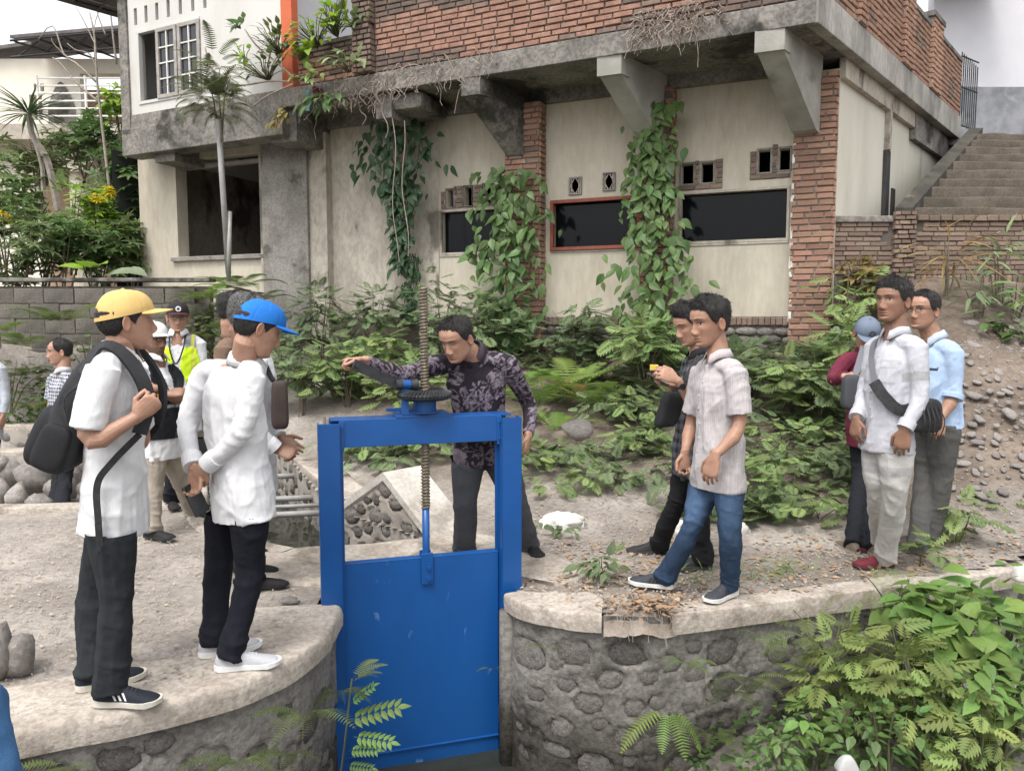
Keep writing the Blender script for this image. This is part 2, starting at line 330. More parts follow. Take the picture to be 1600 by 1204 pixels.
# ================================================================ masonry helpers
def stone_variants(mname, n, seed):
    o = []
    r = np.random.default_rng(seed)
    for k in range(n):
        V = [(0, 0, 1.0)]; m = 9
        for ring, (rr, h) in enumerate(((.5, .88), (.85, .52), (1.0, -.1))):
            for j in range(m):
                a = 2*math.pi*j/m; q = rr*(1+.16*r.uniform(-1, 1)); V.append((q*math.cos(a), q*math.sin(a), h*(1+.22*r.uniform(-1, 1))))
        F = [[0, 1+j, 1+(j+1) % m] for j in range(m)]
        for g in range(2):
            for j in range(m): F.append([1+g*m+j, 1+(g+1)*m+j, 1+(g+1)*m+(j+1) % m, 1+g*m+(j+1) % m])
        me = mesh('stone', V, F, MATS[mname], smooth=True); o.append(me)
    return o
STONES = stone_variants('river_stone', 7, 3)
def basis(x, y, z, c):   # matrix with column vectors x,y,z and translation c
    M = Matrix.Identity(4)
    for i, v in enumerate((x, y, z)):
        for k in range(3): M[k][i] = v[k]
    M.translation = Vector(c); return M
def stone_face(parent, line, ztop, zbot, nst, seed, mm, amin=.045, amax=.12, step=.022, name='mortar_face', proud=.022, stones=None, srange=None, smax=None):
    """mortared cobble face below a plan curve; outward = right of travel; every cobble its own part"""
    r = np.random.default_rng(seed); line = np.asarray(line, float)
    seg = np.r_[0, np.cumsum(np.linalg.norm(np.diff(line, axis=0), axis=1))]; Lg = seg[-1]
    ns = max(8, int(Lg/step)); S = np.linspace(0, Lg, ns); PX = np.interp(S, seg, line[:, 0]); PY = np.interp(S, seg, line[:, 1])
    T = np.stack([np.gradient(PX), np.gradient(PY)], 1); T /= np.linalg.norm(T, axis=1, keepdims=True); Nn = np.stack([T[:, 1], -T[:, 0]], 1)
    zt_ = np.array([ztop(s) for s in S]) if callable(ztop) else np.full(ns, ztop)
    nz = max(6, int((zt_.max()-zbot)/step)); K = np.linspace(0, 1, nz); Z = zbot+(zt_[:, None]-zbot)*K[None]
    SS = np.repeat(S[:, None], nz, 1); D = .008*fbm(np.stack([SS*4, Z*4, 0*Z+seed], -1), 3)
    st = []; tries = 0
    s0, s1 = srange or (0, Lg)
    while len(st) < nst and tries < nst*80:
        tries += 1; a = r.uniform(amin, amax); b = a*r.uniform(.55, .9); s = r.uniform(s0, s1); zt1 = np.interp(s, S, zt_) if smax is None else smax; z = r.uniform(zbot+.03, zt1-b*1.05)
        if z+b*1.1 > zt1 or z < zbot: continue
        if all(((s-q[0])/(a+q[2]+.012))**2+((z-q[1])/(b+q[3]+.012))**2 > 1 for q in st): st.append((s, z, a, b, r.uniform(-.35, .35)))
    for s, z, a, b, th in st:
        ds = SS-s; dz = Z-z; x = (ds*math.cos(th)+dz*math.sin(th))/a; y = (-ds*math.sin(th)+dz*math.cos(th))/b; q = np.sqrt(x*x+y*y)
        wb = .7+.5*noise3(np.stack([x*2, y*2, 0*x+s*9], -1)); D += .013*wb*np.exp(-((q-1.17)/.14)**2) - .021*np.exp(-((q-.99)/.09)**2) - .010*sstep(1.05, .9, q)
    P = np.stack([PX[:, None]+Nn[:, 0:1]*D, PY[:, None]+Nn[:, 1:2]*D, Z], -1).reshape(-1, 3)
    obj(name, P, grid_faces(ns, nz)[:, ::-1].copy(), mm, parent, smooth=True)
    for s, z, a, b, th in st:
        i = int(np.searchsorted(S, s)); i = min(max(i, 0), ns-1); t = np.array([*T[i], 0]); n_ = np.array([*Nn[i], 0]); up = np.array([0, 0, 1.])
        e1 = t*math.cos(th)+up*math.sin(th); e2 = np.cross(n_, e1)
        c = np.array([np.interp(s, seg, line[:, 0]), np.interp(s, seg, line[:, 1]), z])-n_*.016
        link('stone', (stones or STONES)[r.integers(0, 7)], parent, basis(e1*a*1.03, e2*b*1.03, n_*proud*r.uniform(.8, 1.5), c))
def strip(line, wid, zt0, th, seed=0, lip=.02, rough=.006, nw=9):
    """capping slab along a plan curve: outer edge on the curve, worn rounded lip, uneven inner edge"""
    line = np.asarray(line, float); n = len(line); T = np.gradient(line, axis=0); T /= np.linalg.norm(T, axis=1, keepdims=True); Nn = np.stack([T[:, 1], -T[:, 0]], 1)
    s = np.r_[0, np.cumsum(np.linalg.norm(np.diff(line, axis=0), axis=1))]
    prof = [(.0, -th), (.004, -th*.5), (0, -lip), (-lip*.3, -lip*.3), (-lip, 0)]
    wv = wid(s) if callable(wid) else np.full(n, float(wid))
    wv = wv*(1+.12*noise3(np.stack([s*3, 0*s+seed, 0*s], -1)))
    rows = []
    for i in range(n):
        row = [(o, z) for o, z in prof] + [(-lip-(wv[i]-lip)*k/nw, 0) for k in range(1, nw+1)] + [(-wv[i]-.01, -th)]
        rows.append(row)
    R_ = np.array(rows); O_ = R_[..., 0]; Z_ = R_[..., 1]
    zz = zt0(s)[:, None] if callable(zt0) else zt0; Z_ = Z_.copy()
    q = np.stack([np.repeat(s[:, None], O_.shape[1], 1)*5, O_*5, Z_*5+seed], -1); d = fbm(q*1.6, 4)
    O2 = O_ + rough*1.1*d; Z2_ = Z_ + zz + rough*.9*fbm(q*1.1+5, 3)*(Z_ > -lip*2)
    P = np.stack([line[:, 0:1]+Nn[:, 0:1]*O2, line[:, 1:2]+Nn[:, 1:2]*O2, Z2_], -1)
    return P.reshape(-1, 3), grid_faces(n, O_.shape[1])

# ---- left platform wall
t = thing('retaining_wall', 'low curved stone wall with wide pale cement cap under the two men on the left', 'retaining wall', (-1.6, 3.0, -.9))
V, F = strip(L_EDGE, lambda s: np.interp(s, [0, 3, 4.4, 5.3, 6], [.4, .42, .5, .62, .5]), .004, .115, 1, .025, .009, 14); obj('cap', V, F, M_conc, t, smooth=True)
lin = L_EDGE.copy(); T_ = np.gradient(lin, axis=0); T_ /= np.linalg.norm(T_, axis=1, keepdims=True); lin = lin - np.stack([T_[:, 1], -T_[:, 0]], 1)*.035
stone_face(t, lin, -.012, -1.2, 120, 11, M_mortar, .045, .135, proud=.016, smax=-.13)
# ---- right wall, its cap broken open in the middle
t = thing('retaining_wall', 'cobble stone wall with broken grey cement cap right of the blue gate', 'retaining wall', (1, 4.1, -.9))
lin = R_EDGE.copy(); T_ = np.gradient(lin, axis=0); T_ /= np.linalg.norm(T_, axis=1, keepdims=True); lin = lin - np.stack([T_[:, 1], -T_[:, 0]], 1)*.03
stone_face(t, lin, -.012, -1.25, 210, 5, M_mortar, .035, .12, srange=(.1, 5.2), proud=.0125, smax=-.13)
sR = np.r_[0, np.cumsum(np.linalg.norm(np.diff(R_EDGE, axis=0), axis=1))]
i1 = int(np.searchsorted(sR, .70)); i2 = int(np.searchsorted(sR, 1.02))
V, F = strip(smooth_line(R_EDGE[:i1], 60), lambda s: np.interp(s, [0, .2, .5, .75], [.12, .3, .36, .2]), .004, .10, 4, .014, .006, 12); obj('cap', V, F, M_conc, t, smooth=True)
V, F = strip(smooth_line(R_EDGE[i2:], 130), .16, .006, .115, 6, .008, .003, 8); obj('cap', V, F, M_conc, t, smooth=True)
V, F = tube([(R_EDGE[0][0]+.02, R_EDGE[0][1]+.02, z) for z in (-1.2, -.8, -.4, -.105)], .05, 10); obj('edge_render', V, F, M_mortar, t, smooth=True)
# rubble and dead leaves in the broken part of the cap
cR = R_EDGE[int(np.searchsorted(sR, .87))]
nn = 30; Sg, Og = np.meshgrid(np.linspace(.66, 1.06, nn), np.linspace(0, .34, nn), indexing='ij'); ex, ey = np.interp(Sg, sR, R_EDGE[:, 0]), np.interp(Sg, sR, R_EDGE[:, 1]); tx, ty = np.interp(Sg+.01, sR, R_EDGE[:, 0])-ex, np.interp(Sg+.01, sR, R_EDGE[:, 1])-ey; tl = np.hypot(tx, ty)
lump = fbm(np.stack([Sg*13, Og*13, 0*Sg], -1), 4); Oo = Og-.004+.008*lump*(Og < .1); mid_ = np.exp(-((Sg-.86)/.13)**2)
Zm = -.022+.05*mid_*np.exp(-((Og-.16)/.12)**2)+.018*lump-.085*sstep(.06, .0, Og)*(1+.5*lump)+.03*sstep(.2, .34, Og)
obj('rubble', np.stack([ex-ty/tl*Oo, ey+tx/tl*Oo, Zm], -1).reshape(-1, 3), grid_faces(nn, nn), mat('root_soil', (.30, .26, .22), (.21, .175, .145), 9, .95, 1., 30, c3=(.26, .2, .15), s3=7, t3=.56), t, smooth=True)

# ---- bridge apron behind the gate (a concrete slab across the canal)
ap = [(-1.62, 4.60), (-.95, 4.44), (-.06, 4.64), (.34, 4.5), (.48, 4.75), (.25, 5.1), (-.05, 5.42), (-.40, 5.62), (-.60, 5.50), (-1.2, 5.25), (-1.50, 5.19), (-1.75, 5.0)]
A = smooth_line(ap+[ap[0]], 90)[:-1]; c0 = A.mean(0); rings = [1, .985, .93, .8, .6, .4, .2, .03]; V = []
for k, rr in enumerate(rings):
    P = c0+(A-c0)*rr; z = np.where(k == 0, -.2, .012)+.012*fbm(np.stack([P[:, 0]*3, P[:, 1]*3, 0*P[:, 0]], -1), 3)*(k > 0)
    V.append(np.column_stack([P, z]))
V = np.vstack(V); n = len(A); F = [[k*n+j, k*n+(j+1) % n, (k+1)*n+(j+1) % n, (k+1)*n+j] for k in range(len(rings)-1) for j in range(n)]+[[(len(rings)-1)*n+j for j in range(n)]]
tag(obj('pavement', V, F, M_conc, smooth=True), 'worn concrete slab behind the gate', None, None, 'structure')
# ---- canal side walls
t = thing('canal_wall', 'far canal bank wall of round stones with sloping cement cap', 'canal wall', (-2.4, 8, 0))
zc = lambda s: np.interp(s, [0, 2.53, 5.26], [.26, .2, .1])
stone_face(t, CANAL_R, lambda s: float(zc(s))-.06, -.75, 110, 8, M_mortar_lt, .06, .13, .03, proud=.03)
V, F = strip(smooth_line(CANAL_R, 50), .30, zc, .09, 9, .012, .003); obj('cap', V, F, M_conc, t, smooth=True)
t = thing('wing_wall', 'pointed stone wing wall with pale cement ramp on top behind the gate', 'wing wall', (-1, 5.9, 0))
wl = np.linalg.norm(WING[1]-WING[0]); zw = lambda s: np.interp(s, [0, wl*.52, wl], [.07, .41, -.02])
stone_face(t, WING, lambda s: float(zw(s))-.05, -.75, 44, 21, M_mortar_lt, .05, .105, .02, proud=.03)
wd = nrm(np.r_[WING[1]-WING[0], 0]); wn_ = np.array([wd[1], -wd[0], 0])
b = MB()
for (sa, sb) in ((0, .52*wl), (.52*wl, wl+.12)):
    pts = []
    for s in (sa, sb):
        z = float(np.interp(s, [0, wl*.52, wl, wl+.12], [.07, .41, -.0, -.05])); p = np.r_[WING[0], 0]+wd*s
        wid = .30 if s > 0 else .22
        pts.append([p+wn_*.015+np.array([0, 0, z-.065]), p+wn_*.015+np.array([0, 0, z]), p-wn_*wid+np.array([.05, .05, z]), p-wn_*wid+np.array([.05, .05, z-.5])])
    (a0, a1, a2, a3), (b0, b1, b2, b3) = pts
    b.add([a0, a1, a2, a3, b0, b1, b2, b3], [[0, 4, 5, 1], [1, 5, 6, 2], [2, 6, 7, 3], [3, 7, 4, 0], [0, 1, 2, 3], [7, 6, 5, 4]])
b.build('cap', mat('white_cement', (.54, .505, .46), (.43, .395, .35), 3, .9, .5, 40, c3=(.30, .27, .235), s3=3, t3=.55, mottle=.15), t)
t = thing('canal_wall', 'near canal bank with a narrow pale cement kerb beside the men in vests', 'canal wall', (-2.5, 6.5, 0))
stone_face(t, CANAL_L, -.04, -.75, 40, 31, M_mortar_lt, .06, .12, .04)
V, F = strip(CANAL_L, .16, .02, .08, 12, .01, .003); obj('kerb', V, F, M_conc, t, smooth=True)
for k, (px, py, dd, lab) in enumerate(((462, 742, 7.8, 'topmost grey pipe spanning the canal, shortest in view'), (487, 776, 7.15, 'second grey pipe from the top spanning the canal'), (495, 788, 6.95, 'third grey pipe from the top spanning the canal'), (498, 800, 6.75, 'lowest grey pipe spanning the canal, nearest the water'))):
    p = at(px, py, dd); xl = np.interp(p[1], CANAL_L[:, 1], CANAL_L[:, 0])
    V, F = tube([p+np.array([.12, 0, 0]), (xl-.2, p[1]-.25, p[2])], .028 if k != 2 else .02, 12); tag(obj('pipe', V, F, M_galv, None, p, smooth=True), lab, 'pipe', 'pipes across the canal')
# kerb line and rock-pile kerb on the left
def kerb(pts, w, zt0, th, lab):
    V, F = strip(smooth_line(pts, 30), w, zt0, th, 3, .01, .004); tag(obj('kerb', V, F, M_conc, None, (pts[0][0], pts[0][1], 0), smooth=True), lab, 'kerb')
kerb([(-9, 6.0), (-4.25, 6.25), (-3.2, 6.35), (-2.75, 6.4)], .17, .03, .12, 'pale cement kerb in front of the rock pile')
t = thing('retaining_wall', 'low distant stone kerb wall along the foot of the block wall', 'retaining wall', (-6, 9.6, 0))
stone_face(t, [(-10, 9.45), (-4.3, 9.6)], .2, -.1, 60, 41, M_mortar_lt, .06, .1, .05)
V, F = strip(np.array(smooth_line([(-10, 9.45), (-4.3, 9.6)], 30)), .4, .27, .1, 13, .012, .004); obj('cap', V, F, M_conc, t, smooth=True)
kerb([(-10, 8.9), (-7, 8.95), (-4.2, 9.0)], .35, .035, .1, 'white cement path strip below the block wall')

# ---- grey block wall on the left, block by block
t = thing('block_wall', 'old grey block wall behind the far man with ferns at its foot', 'wall', (-6.6, 10.3, 0))
MB().box((-6.8, 10.42, 1.0), (5.5, .12, 2.06)).build('joint_bed', M_joint_dk, t)
bv = []
for k in range(5):
    m_ = MB(); h = np.array([.198, .05, .098]); j = lambda: RNG.uniform(-.004, .004, 3)
    P = [np.array(p)*h+j() for p in ((-1, 1, -1), (1, 1, -1), (1, -.7, -1), (-1, -.7, -1), (-1, 1, 1), (1, 1, 1), (1, -.7, 1), (-1, -.7, 1))]
    P += [np.array(p)*h*np.array([.975, .95, .95])+j() for p in ((-1, -1, -1), (1, -1, -1), (1, -1, 1), (-1, -1, 1))]
    bv.append(mesh('block', P, [[3, 2, 9, 8], [2, 6, 10, 9], [6, 7, 11, 10], [7, 3, 8, 11], [8, 9, 10, 11], [0, 4, 5, 1], [4, 7, 6, 5], [0, 1, 2, 3], [0, 3, 7, 4], [1, 5, 6, 2]], M_block))
for r_ in range(10):
    for c_ in range(14):
        x = -9.45+c_*.402+(.2 if r_ % 2 else 0); z = .1+r_*.2
        if x < -4.15 and x > -9.5: link('block', bv[RNG.integers(0, 5)], t, Matrix.Translation((x, 10.335+RNG.uniform(-.008, .008), z)))
MB().box((-6.8, 10.40, 2.115), (5.56, .24, .05), bev=.01).build('coping', M_conc_dk, t)
# ================================================================ bricks
def brick_mesh(mname, n=6, L=.5, seed=1):
    o = []
    r = np.random.default_rng(seed)
    for k in range(n):
        j = lambda: r.uniform(-.045, .045, 3)*np.array([.35, 1, 1])
        P = [np.array(p)+j()*(1 if i not in (0, 1, 4, 5) else 0) for i, p in enumerate(((-.5, -1, -.5), (.5, -1, -.5), (.5, .55, -.5), (-.5, .55, -.5), (-.5, -1, .5), (.5, -1, .5), (.5, .55, .5), (-.5, .55, .5)))]
        P += [np.array(p)+j() for p in ((-.485, 1, -.40), (.485, 1, -.40), (.485, 1, .40), (-.485, 1, .40))]
        F = [[2, 3, 8, 9], [6, 2, 9, 10], [7, 6, 10, 11], [3, 7, 11, 8], [9, 8, 11, 10], [4, 7, 3, 0], [1, 2, 6, 5], [5, 6, 7, 4], [0, 3, 2, 1]]
        o.append(mesh('brick', P, F, MATS[mname]))
    return o     # local: x length, y outward, z height (unit)
BR_RED = brick_mesh('red_brick'); BR_OLD = brick_mesh('old_brick', seed=4); BR_SOOT = brick_mesh('sooty_brick', seed=6)
BRICK_N = {}
def bricks(parent, fr, a0, a1, z0, z1, course, bl, var, budget, b0=.0, depth=.02, joint=.016, ok=None, mixv=None, seed=0, offs=0., near=None, count_on='house'):
    """lay bricks one by one on a vertical plane; the nearest `budget` are objects, the rest one stuff part"""
    r = np.random.default_rng(seed+17); L = []
    nr = int(round((z1-z0)/course)); course = (z1-z0)/nr
    for i in range(nr):
        a = a0-(r.uniform(0, .15)+(bl/2 if i % 2 else 0)); z = z0+(i+.5)*course
        while a < a1-.02:
            l = bl*r.uniform(.88, 1.1); s, e = max(a, a0), min(a+l, a1)
            if e-s > .035 and (ok is None or ok((s+e)/2, z)): L.append(((s+e)/2, z+r.uniform(-.003, .003), e-s-joint))
            a += l
    near = near if near is not None else a0
    L.sort(key=lambda q: abs(q[0]-near)); rest = []
    for k, (a, z, l) in enumerate(L):
        vs = mixv(a, z, r) if mixv else var
        me = vs[r.integers(0, 6)]; c = fr.w(a, b0+r.uniform(-.004, .006), z)
        M = basis(fr.t*l, fr.n*depth, np.array([0, 0, course-joint*.8]), c)
        if BRICK_N.get(count_on, 0) < 300 and k < budget: link('brick', me, parent, M); BRICK_N[count_on] = BRICK_N.get(count_on, 0)+1
        else: rest.append((me, M))
    if rest:
        b = MB(); mats = []
        for me, M in rest:
            m = me.materials[0]
            if m not in mats: mats.append(m)
            b.add([(M @ v.co)[:] for v in me.vertices], [list(p.vertices) for p in me.polygons], mats.index(m))
        tag(b.build('brick', mats, parent), None, None, None, 'stuff')
# ================================================================ the house
H = thing('house', 'unfinished two storey house with cream walls and a red brick balcony', 'house', OB+np.array([0, 0, 1.2]))
def wall_holes(name, fr, a0, a1, z0, z1, holes, th, m, parent, b0=0., reveal=None, ztop=None):
    """wall sheet of real thickness with rectangular openings (a0,a1,z0,z1)"""
    A = sorted({a0, a1, *[h[0] for h in holes], *[h[1] for h in holes]}); Zs = sorted({z0, z1, *[h[2] for h in holes], *[h[3] for h in holes]})
    b = MB()
    for i in range(len(A)-1):
        for k in range(len(Zs)-1):
            ca, cz = (A[i]+A[i+1])/2, (Zs[k]+Zs[k+1])/2
            if any(h[0] < ca < h[1] and h[2] < cz < h[3] for h in holes): continue
            for bb in (b0, b0-th):
                b.add([fr.w(A[i], bb, Zs[k]), fr.w(A[i+1], bb, Zs[k]), fr.w(A[i+1], bb, Zs[k+1]), fr.w(A[i], bb, Zs[k+1])], [[0, 1, 2, 3]])
    def rect(h, mi):
        c = [(h[0], h[2]), (h[1], h[2]), (h[1], h[3]), (h[0], h[3])]
        for i in range(4):
            (a, z), (a2, z2) = c[i], c[(i+1) % 4]; b.add([fr.w(a, b0, z), fr.w(a2, b0, z2), fr.w(a2, b0-th, z2), fr.w(a, b0-th, z)], [[0, 1, 2, 3]], mi)
    for h in holes: rect(h, 1 if reveal else 0)
    rect((a0, a1, z0, z1), 0)
    return b.build(name, [m]+([reveal] if reveal else []), parent)
def bar(b, fr, a0, a1, z0, z1, b0, b1, mi=0, bev=.004):
    return b.box(fr.w((a0+a1)/2, (b0+b1)/2, (z0+z1)/2), (abs(a1-a0), abs(b1-b0), abs(z1-z0)), fr.axes(), mi, bev)
def frame(name, fr, h, wd, b0, b1, m, parent, label=None):
    b = MB(); a0, a1, z0, z1 = h
    bar(b, fr, a0, a1, z0, z0+wd, b0, b1); bar(b, fr, a0, a1, z1-wd, z1, b0, b1); bar(b, fr, a0, a0+wd, z0+wd, z1-wd, b0, b1); bar(b, fr, a1-wd, a1, z0+wd, z1-wd, b0, b1)
    o = b.build(name, m, parent); tag(o, label); return o
ZW = 4.3          # top of lower wall
W1 = (.50, 1.70, 2.50, 3.06); W2 = (2.20, 3.32, 2.48, 3.06); W3 = (4.02, 4.92, 2.48, 3.03)
v1 = [FW.px(x, y) for x, y in ((1180, 237), (1197, 272), (1219, 235), (1236, 268))]
V1 = [(.49, .60, 3.26, 3.50), (.70, .83, 3.25, 3.50), (1.33, 1.47, 3.18, 3.41), (1.56, 1.70, 3.18, 3.41)]
V2 = [(2.50, 2.66, 3.16, 3.38), (2.93, 3.10, 3.14, 3.36)]
V3 = [(4.18, 4.29, 3.10, 3.35), (4.46, 4.57, 3.09, 3.34), (4.74, 4.83, 3.09, 3.32)]
wall_holes('lower_wall', FW, .0, 6.70, 1.25, ZW, [W1, W2, W3]+V1+V2+V3, .14, M_plaster, H, b0=-.10)
MB().add(*[[FW.w(a, -.085, z) for a, z in ((4.95, 1.2), (6.7, 1.2), (6.7, ZW), (4.95, ZW))], [[0, 1, 2, 3]]]).build('stained_panel', M_plaster_old, H)
# windows and vents
for i, (h, m) in enumerate(((W1, M_plaster_old), (W2, M_wood_red), (W3, M_plaster_old))):
    f = frame('window', FW, (h[0]-.02, h[1]+.02, h[2]-.025, h[3]+.025), .042 if i == 1 else .03, -.13, -.06 if i == 1 else -.085, m, H, ('window in a red timber frame' if i == 1 else None))
    b = MB(); bar(b, FW, h[0]+.02, h[1]-.02, h[2]+.02, h[3]-.02, -.20, -.19, bev=0); b.build('pane', M_dark_glass, f)
    b = MB(); bar(b, FW, h[0]-.02, h[1]+.02, h[2]-.05, h[2]-.028, -.12, -.085); b.build('sill', M_plaster_old, f)
for h in V1+V3:   # open vent slots framed by cement, broken plaster showing brick
    f = frame('ventilation_slot', FW, (h[0]-.02, h[1]+.02, h[2]-.02, h[3]+.02), .016, -.13, -.090, M_conc_dk, H)
for h in V2:
    f = frame('ventilation_block', FW, (h[0], h[1], h[2], h[3]), .02, -.12, -.075, M_grey_render, H); b = MB(); m0, m1 = (h[0]+h[1])/2, (h[2]+h[3])/2
    for (p, q) in (((m0, h[3]), (h[0]+.02, m1)), ((h[0]+.02, m1), (m0, h[2])), ((m0, h[2]), (h[1]-.02, m1)), ((h[1]-.02, m1), (m0, h[3])), ((m0-.05, h[2]), (m0-.05, h[3])), ((m0+.05, h[2]), (m0+.05, h[3]))):
        b.tube([FW.w(p[0], -.09, p[1]), FW.w(q[0], -.09, q[1])], .008, 6)
    b.build('lattice', M_conc, f)
# exposed brick where the plaster has come off round the vents
def patch(a0, a1, z0, z1, seed, hs):
    fr = FW; pt = obj('broken_plaster', [fr.w(a, -.097, z) for a, z in ((a0, z0), (a1, z0), (a1, z1), (a0, z1))], [[0, 1, 2, 3]], M_joint, H)
    bricks(pt, fr, a0, a1, z0, z1, .062, .19, BR_OLD, 40, -.095, .012, ok=lambda a, z: not any(h[0]-.02 < a < h[1]+.02 and h[2]-.02 < z < h[3]+.02 for h in hs) and (z < z0+.13 or any(abs(a-(h[0]+h[1])/2) < .17 for h in hs)), seed=seed)
def patch_fit(a0, a1, z0, z1, seed, hs):
    # brick only between and under the slots
    xs = sorted(hs); segs = []
    segs.append((a0, a1, z0, min(h[2] for h in hs)-.02))
    cur = a0
    for h in xs:
        if h[0]-.02-cur > .04: segs.append((cur, h[0]-.02, min(q[2] for q in hs)-.02, z1))
        cur = h[1]+.02
    if a1-cur > .04: segs.append((cur, a1, min(q[2] for q in hs)-.02, z1-.06))
    b = MB()
    for s in segs: b.add([FW.w(a, -.096, z) for a, z in ((s[0], s[2]), (s[1], s[2]), (s[1], s[3]), (s[0], s[3]))], [[0, 1, 2, 3]])
    pt = b.build('broken_plaster', M_joint, H)
    for k, s in enumerate(segs):
        if s[3]-s[2] > .04: bricks(pt, FW, s[0], s[1], s[2], s[3], .06, .19, BR_OLD, 12, -.093, .012, seed=seed+k)
patch_fit(1.22, 1.74, 3.10, 3.44, 1, V1[2:]); patch_fit(.48, .92, 3.17, 3.55, 2, V1[:2]); patch_fit(4.12, 4.92, 3.045, 3.36, 3, V3)
# dark ring beam under the soffit and string of stone plinth
b = MB(); bar(b, FW, .2, 6.7, ZW-.02, ZW+.16, -.14, -.02); b.build('ring_beam', M_conc_dk, H)
pl_ = tag(obj('plinth', [FW.w(a, -.06, z) for a, z in ((-.05, .6), (6.8, .6), (6.8, 1.62), (-.05, 1.62))], [[0, 1, 2, 3]], M_joint_dk, H))
r = np.random.default_rng(5); x = .4
for row in range(6):
    a = .38
    while a < 6.6:
        l = r.uniform(.10, .24)
        if row < 4 or True:
            h_ = .10 if row < 5 else .07
            if (row == 5): l = r.uniform(.05, .08)
            if a < 3.4 or row < 2: link('stone' if row < 5 else 'brick', STONES[r.integers(0, 7)] if row < 5 else BR_OLD[r.integers(0, 6)], pl_, basis(FW.t*(l*.53 if row < 5 else l*.9), np.array([0, 0, 1.])*(h_*.55 if row < 5 else .02), FW.n*(.05 if row < 5 else .02), FW.w(a+l/2, -.055, 1.05+row*.1+r.uniform(-.01, .01))) if row < 5 else basis(FW.t*l*.9, FW.n*.025, np.array([0, 0, .095]), FW.w(a+l/2, -.05, 1.565)))
        a += l
# brick pillars: nearest right one bare, the two others behind vines
def pillar(fr_a0, fr_a1, zb, zt_, proud, budget, seed, mix=None):
    p = MB(); bar(p, FW, fr_a0+.012, fr_a1-.012, zb, zt_, -.25, proud-.012, bev=0); po = p.build('brick_pillar', M_joint, H)
    bricks(po, FW, fr_a0, fr_a1, zb, zt_, .0685, .215, BR_RED, budget, proud-.012, .022, seed=seed, mixv=mix)
    fs = Fr(FW.w(fr_a0, 0, 0), -FW.n, -FW.t)    # right flank
    bricks(po, fs, -proud+.0, .16, zb, zt_, .0685, .2, BR_RED, int(budget*.4), -.010, .022, seed=seed+1, mixv=mix)
    return po
pp = pillar(.02, .46, 1.2, 4.25, .03, 110, 50)
pillar(3.42, 3.90, 1.2, 4.28, .10, 70, 60, lambda a, z, r: BR_OLD if r.random() < .12 else BR_RED)
pillar(1.78, 2.16, 1.2, 4.28, .06, 24, 70, lambda a, z, r: BR_OLD if r.random() < .15 else BR_RED)
# white lime drips down the left edge of the near pillar
b = MB(); r = np.random.default_rng(2)
for k in range(26):
    z = r.uniform(1.55, 3.55); b.box(FW.w(.452+r.uniform(-.022, .003), .0395, z), (r.uniform(.008, .035), .005, r.uniform(.02, .10)), FW.axes(), 0, .002)
b.build('lime_drip', mat('lime', (.62, .6, .57), (.5, .47, .43), 12, .9), pp)
# slab, soffit, haunched brackets
ZS0, ZS1 = 4.42, 4.64
def poly_prism(name, P, z0, z1, m, parent):
    n = len(P); V = [(*p[:2], z0) for p in P]+[(*p[:2], z1) for p in P]
    return obj(name, V, [list(range(n))[::-1], [n+i for i in range(n)]]+[[i, (i+1) % n, n+(i+1) % n, n+i] for i in range(n)], m, parent)
pA, pB = FF.w(-.10, 0, 0), FF.w(LF, 0, 0)
slab = poly_prism('slab', [pA, FE.w(6.35, -.06, 0), FW.w(-1, -6, 0), FW.w(11, -6, 0), FW.w(10.4, -.2, 0), pB], ZS0, ZS1, M_conc_dk, H)
b = MB(); bar(b, FF, -.12, LF+.02, ZS0-.015, ZS1-.004, -.05, .015, bev=.008); b.build('edge_beam', M_conc_dk, H)
b = MB(); bar(b, FE, -.02, 6.3, 4.40, 4.73, -.10, .02, bev=.01); b.build('side_edge_beam', mat('pale_weathered_concrete', (.40, .385, .35), (.25, .235, .215), 2.2, .92, .4, 40, c3=(.12, .11, .1), s3=2., t3=.55, w3=.18, stretch=(1, 1, .35), mottle=.2), H)
def bracket(a, wd, bshift, zlow, m, L0):
    """tapered haunch: from the pillar face up and out to the slab edge along the oblique cantilever"""
    out = WB; b = MB(); cr = lambda a_, ww, z: OB+UB*a_+out*ww+np.array([0, 0, z])
    lo = .05
    P = [cr(a+wd/2, lo, zlow), cr(a-wd/2, lo, zlow), cr(a-wd/2, lo+.10, zlow+.02), cr(a+wd/2, lo+.10, zlow+.02)]
    Q = [cr(a+wd/2, 0, ZS0), cr(a-wd/2, 0, ZS0), cr(a-wd/2, L0, ZS0-.20), cr(a+wd/2, L0, ZS0-.20)]
    b.add(P+Q, [[0, 1, 2, 3], [3, 2, 6, 7], [0, 3, 7, 4], [2, 1, 5, 6], [1, 0, 4, 5]])
    T = [cr(a+wd/2, 0, ZS0-.001), cr(a-wd/2, 0, ZS0-.001), cr(a-wd/2, L0, ZS0-.001), cr(a+wd/2, L0, ZS0-.001)]
    b.add(Q[:]+T, [[2, 3, 7, 6], [3, 0, 4, 7], [1, 2, 6, 5], [0, 1, 2, 3][::-1]])
    E_ = [cr(a+wd/2+.015, L0-.16, ZS0-.215), cr(a-wd/2-.015, L0-.16, ZS0-.215), cr(a-wd/2-.015, L0+.012, ZS0-.215), cr(a+wd/2+.015, L0+.012, ZS0-.215)]
    b.hexa(E_+[e+np.array([0, 0, .216+(.05)]) for e in E_])
    return b.build('bracket', m, H)
M_brk = mat('bracket_concrete', (.33, .32, .285), (.24, .23, .205), 2.5, .92, .4, 35, c3=(.15, .145, .13), s3=2., t3=.57, w3=.2)
bracket(.30, .25, 0, 3.60, M_brk, 1.10); bracket(1.98, .24, 0, 3.62, M_brk, 1.00); bracket(3.70, .21, 0, 3.62, M_conc_dk, .92)
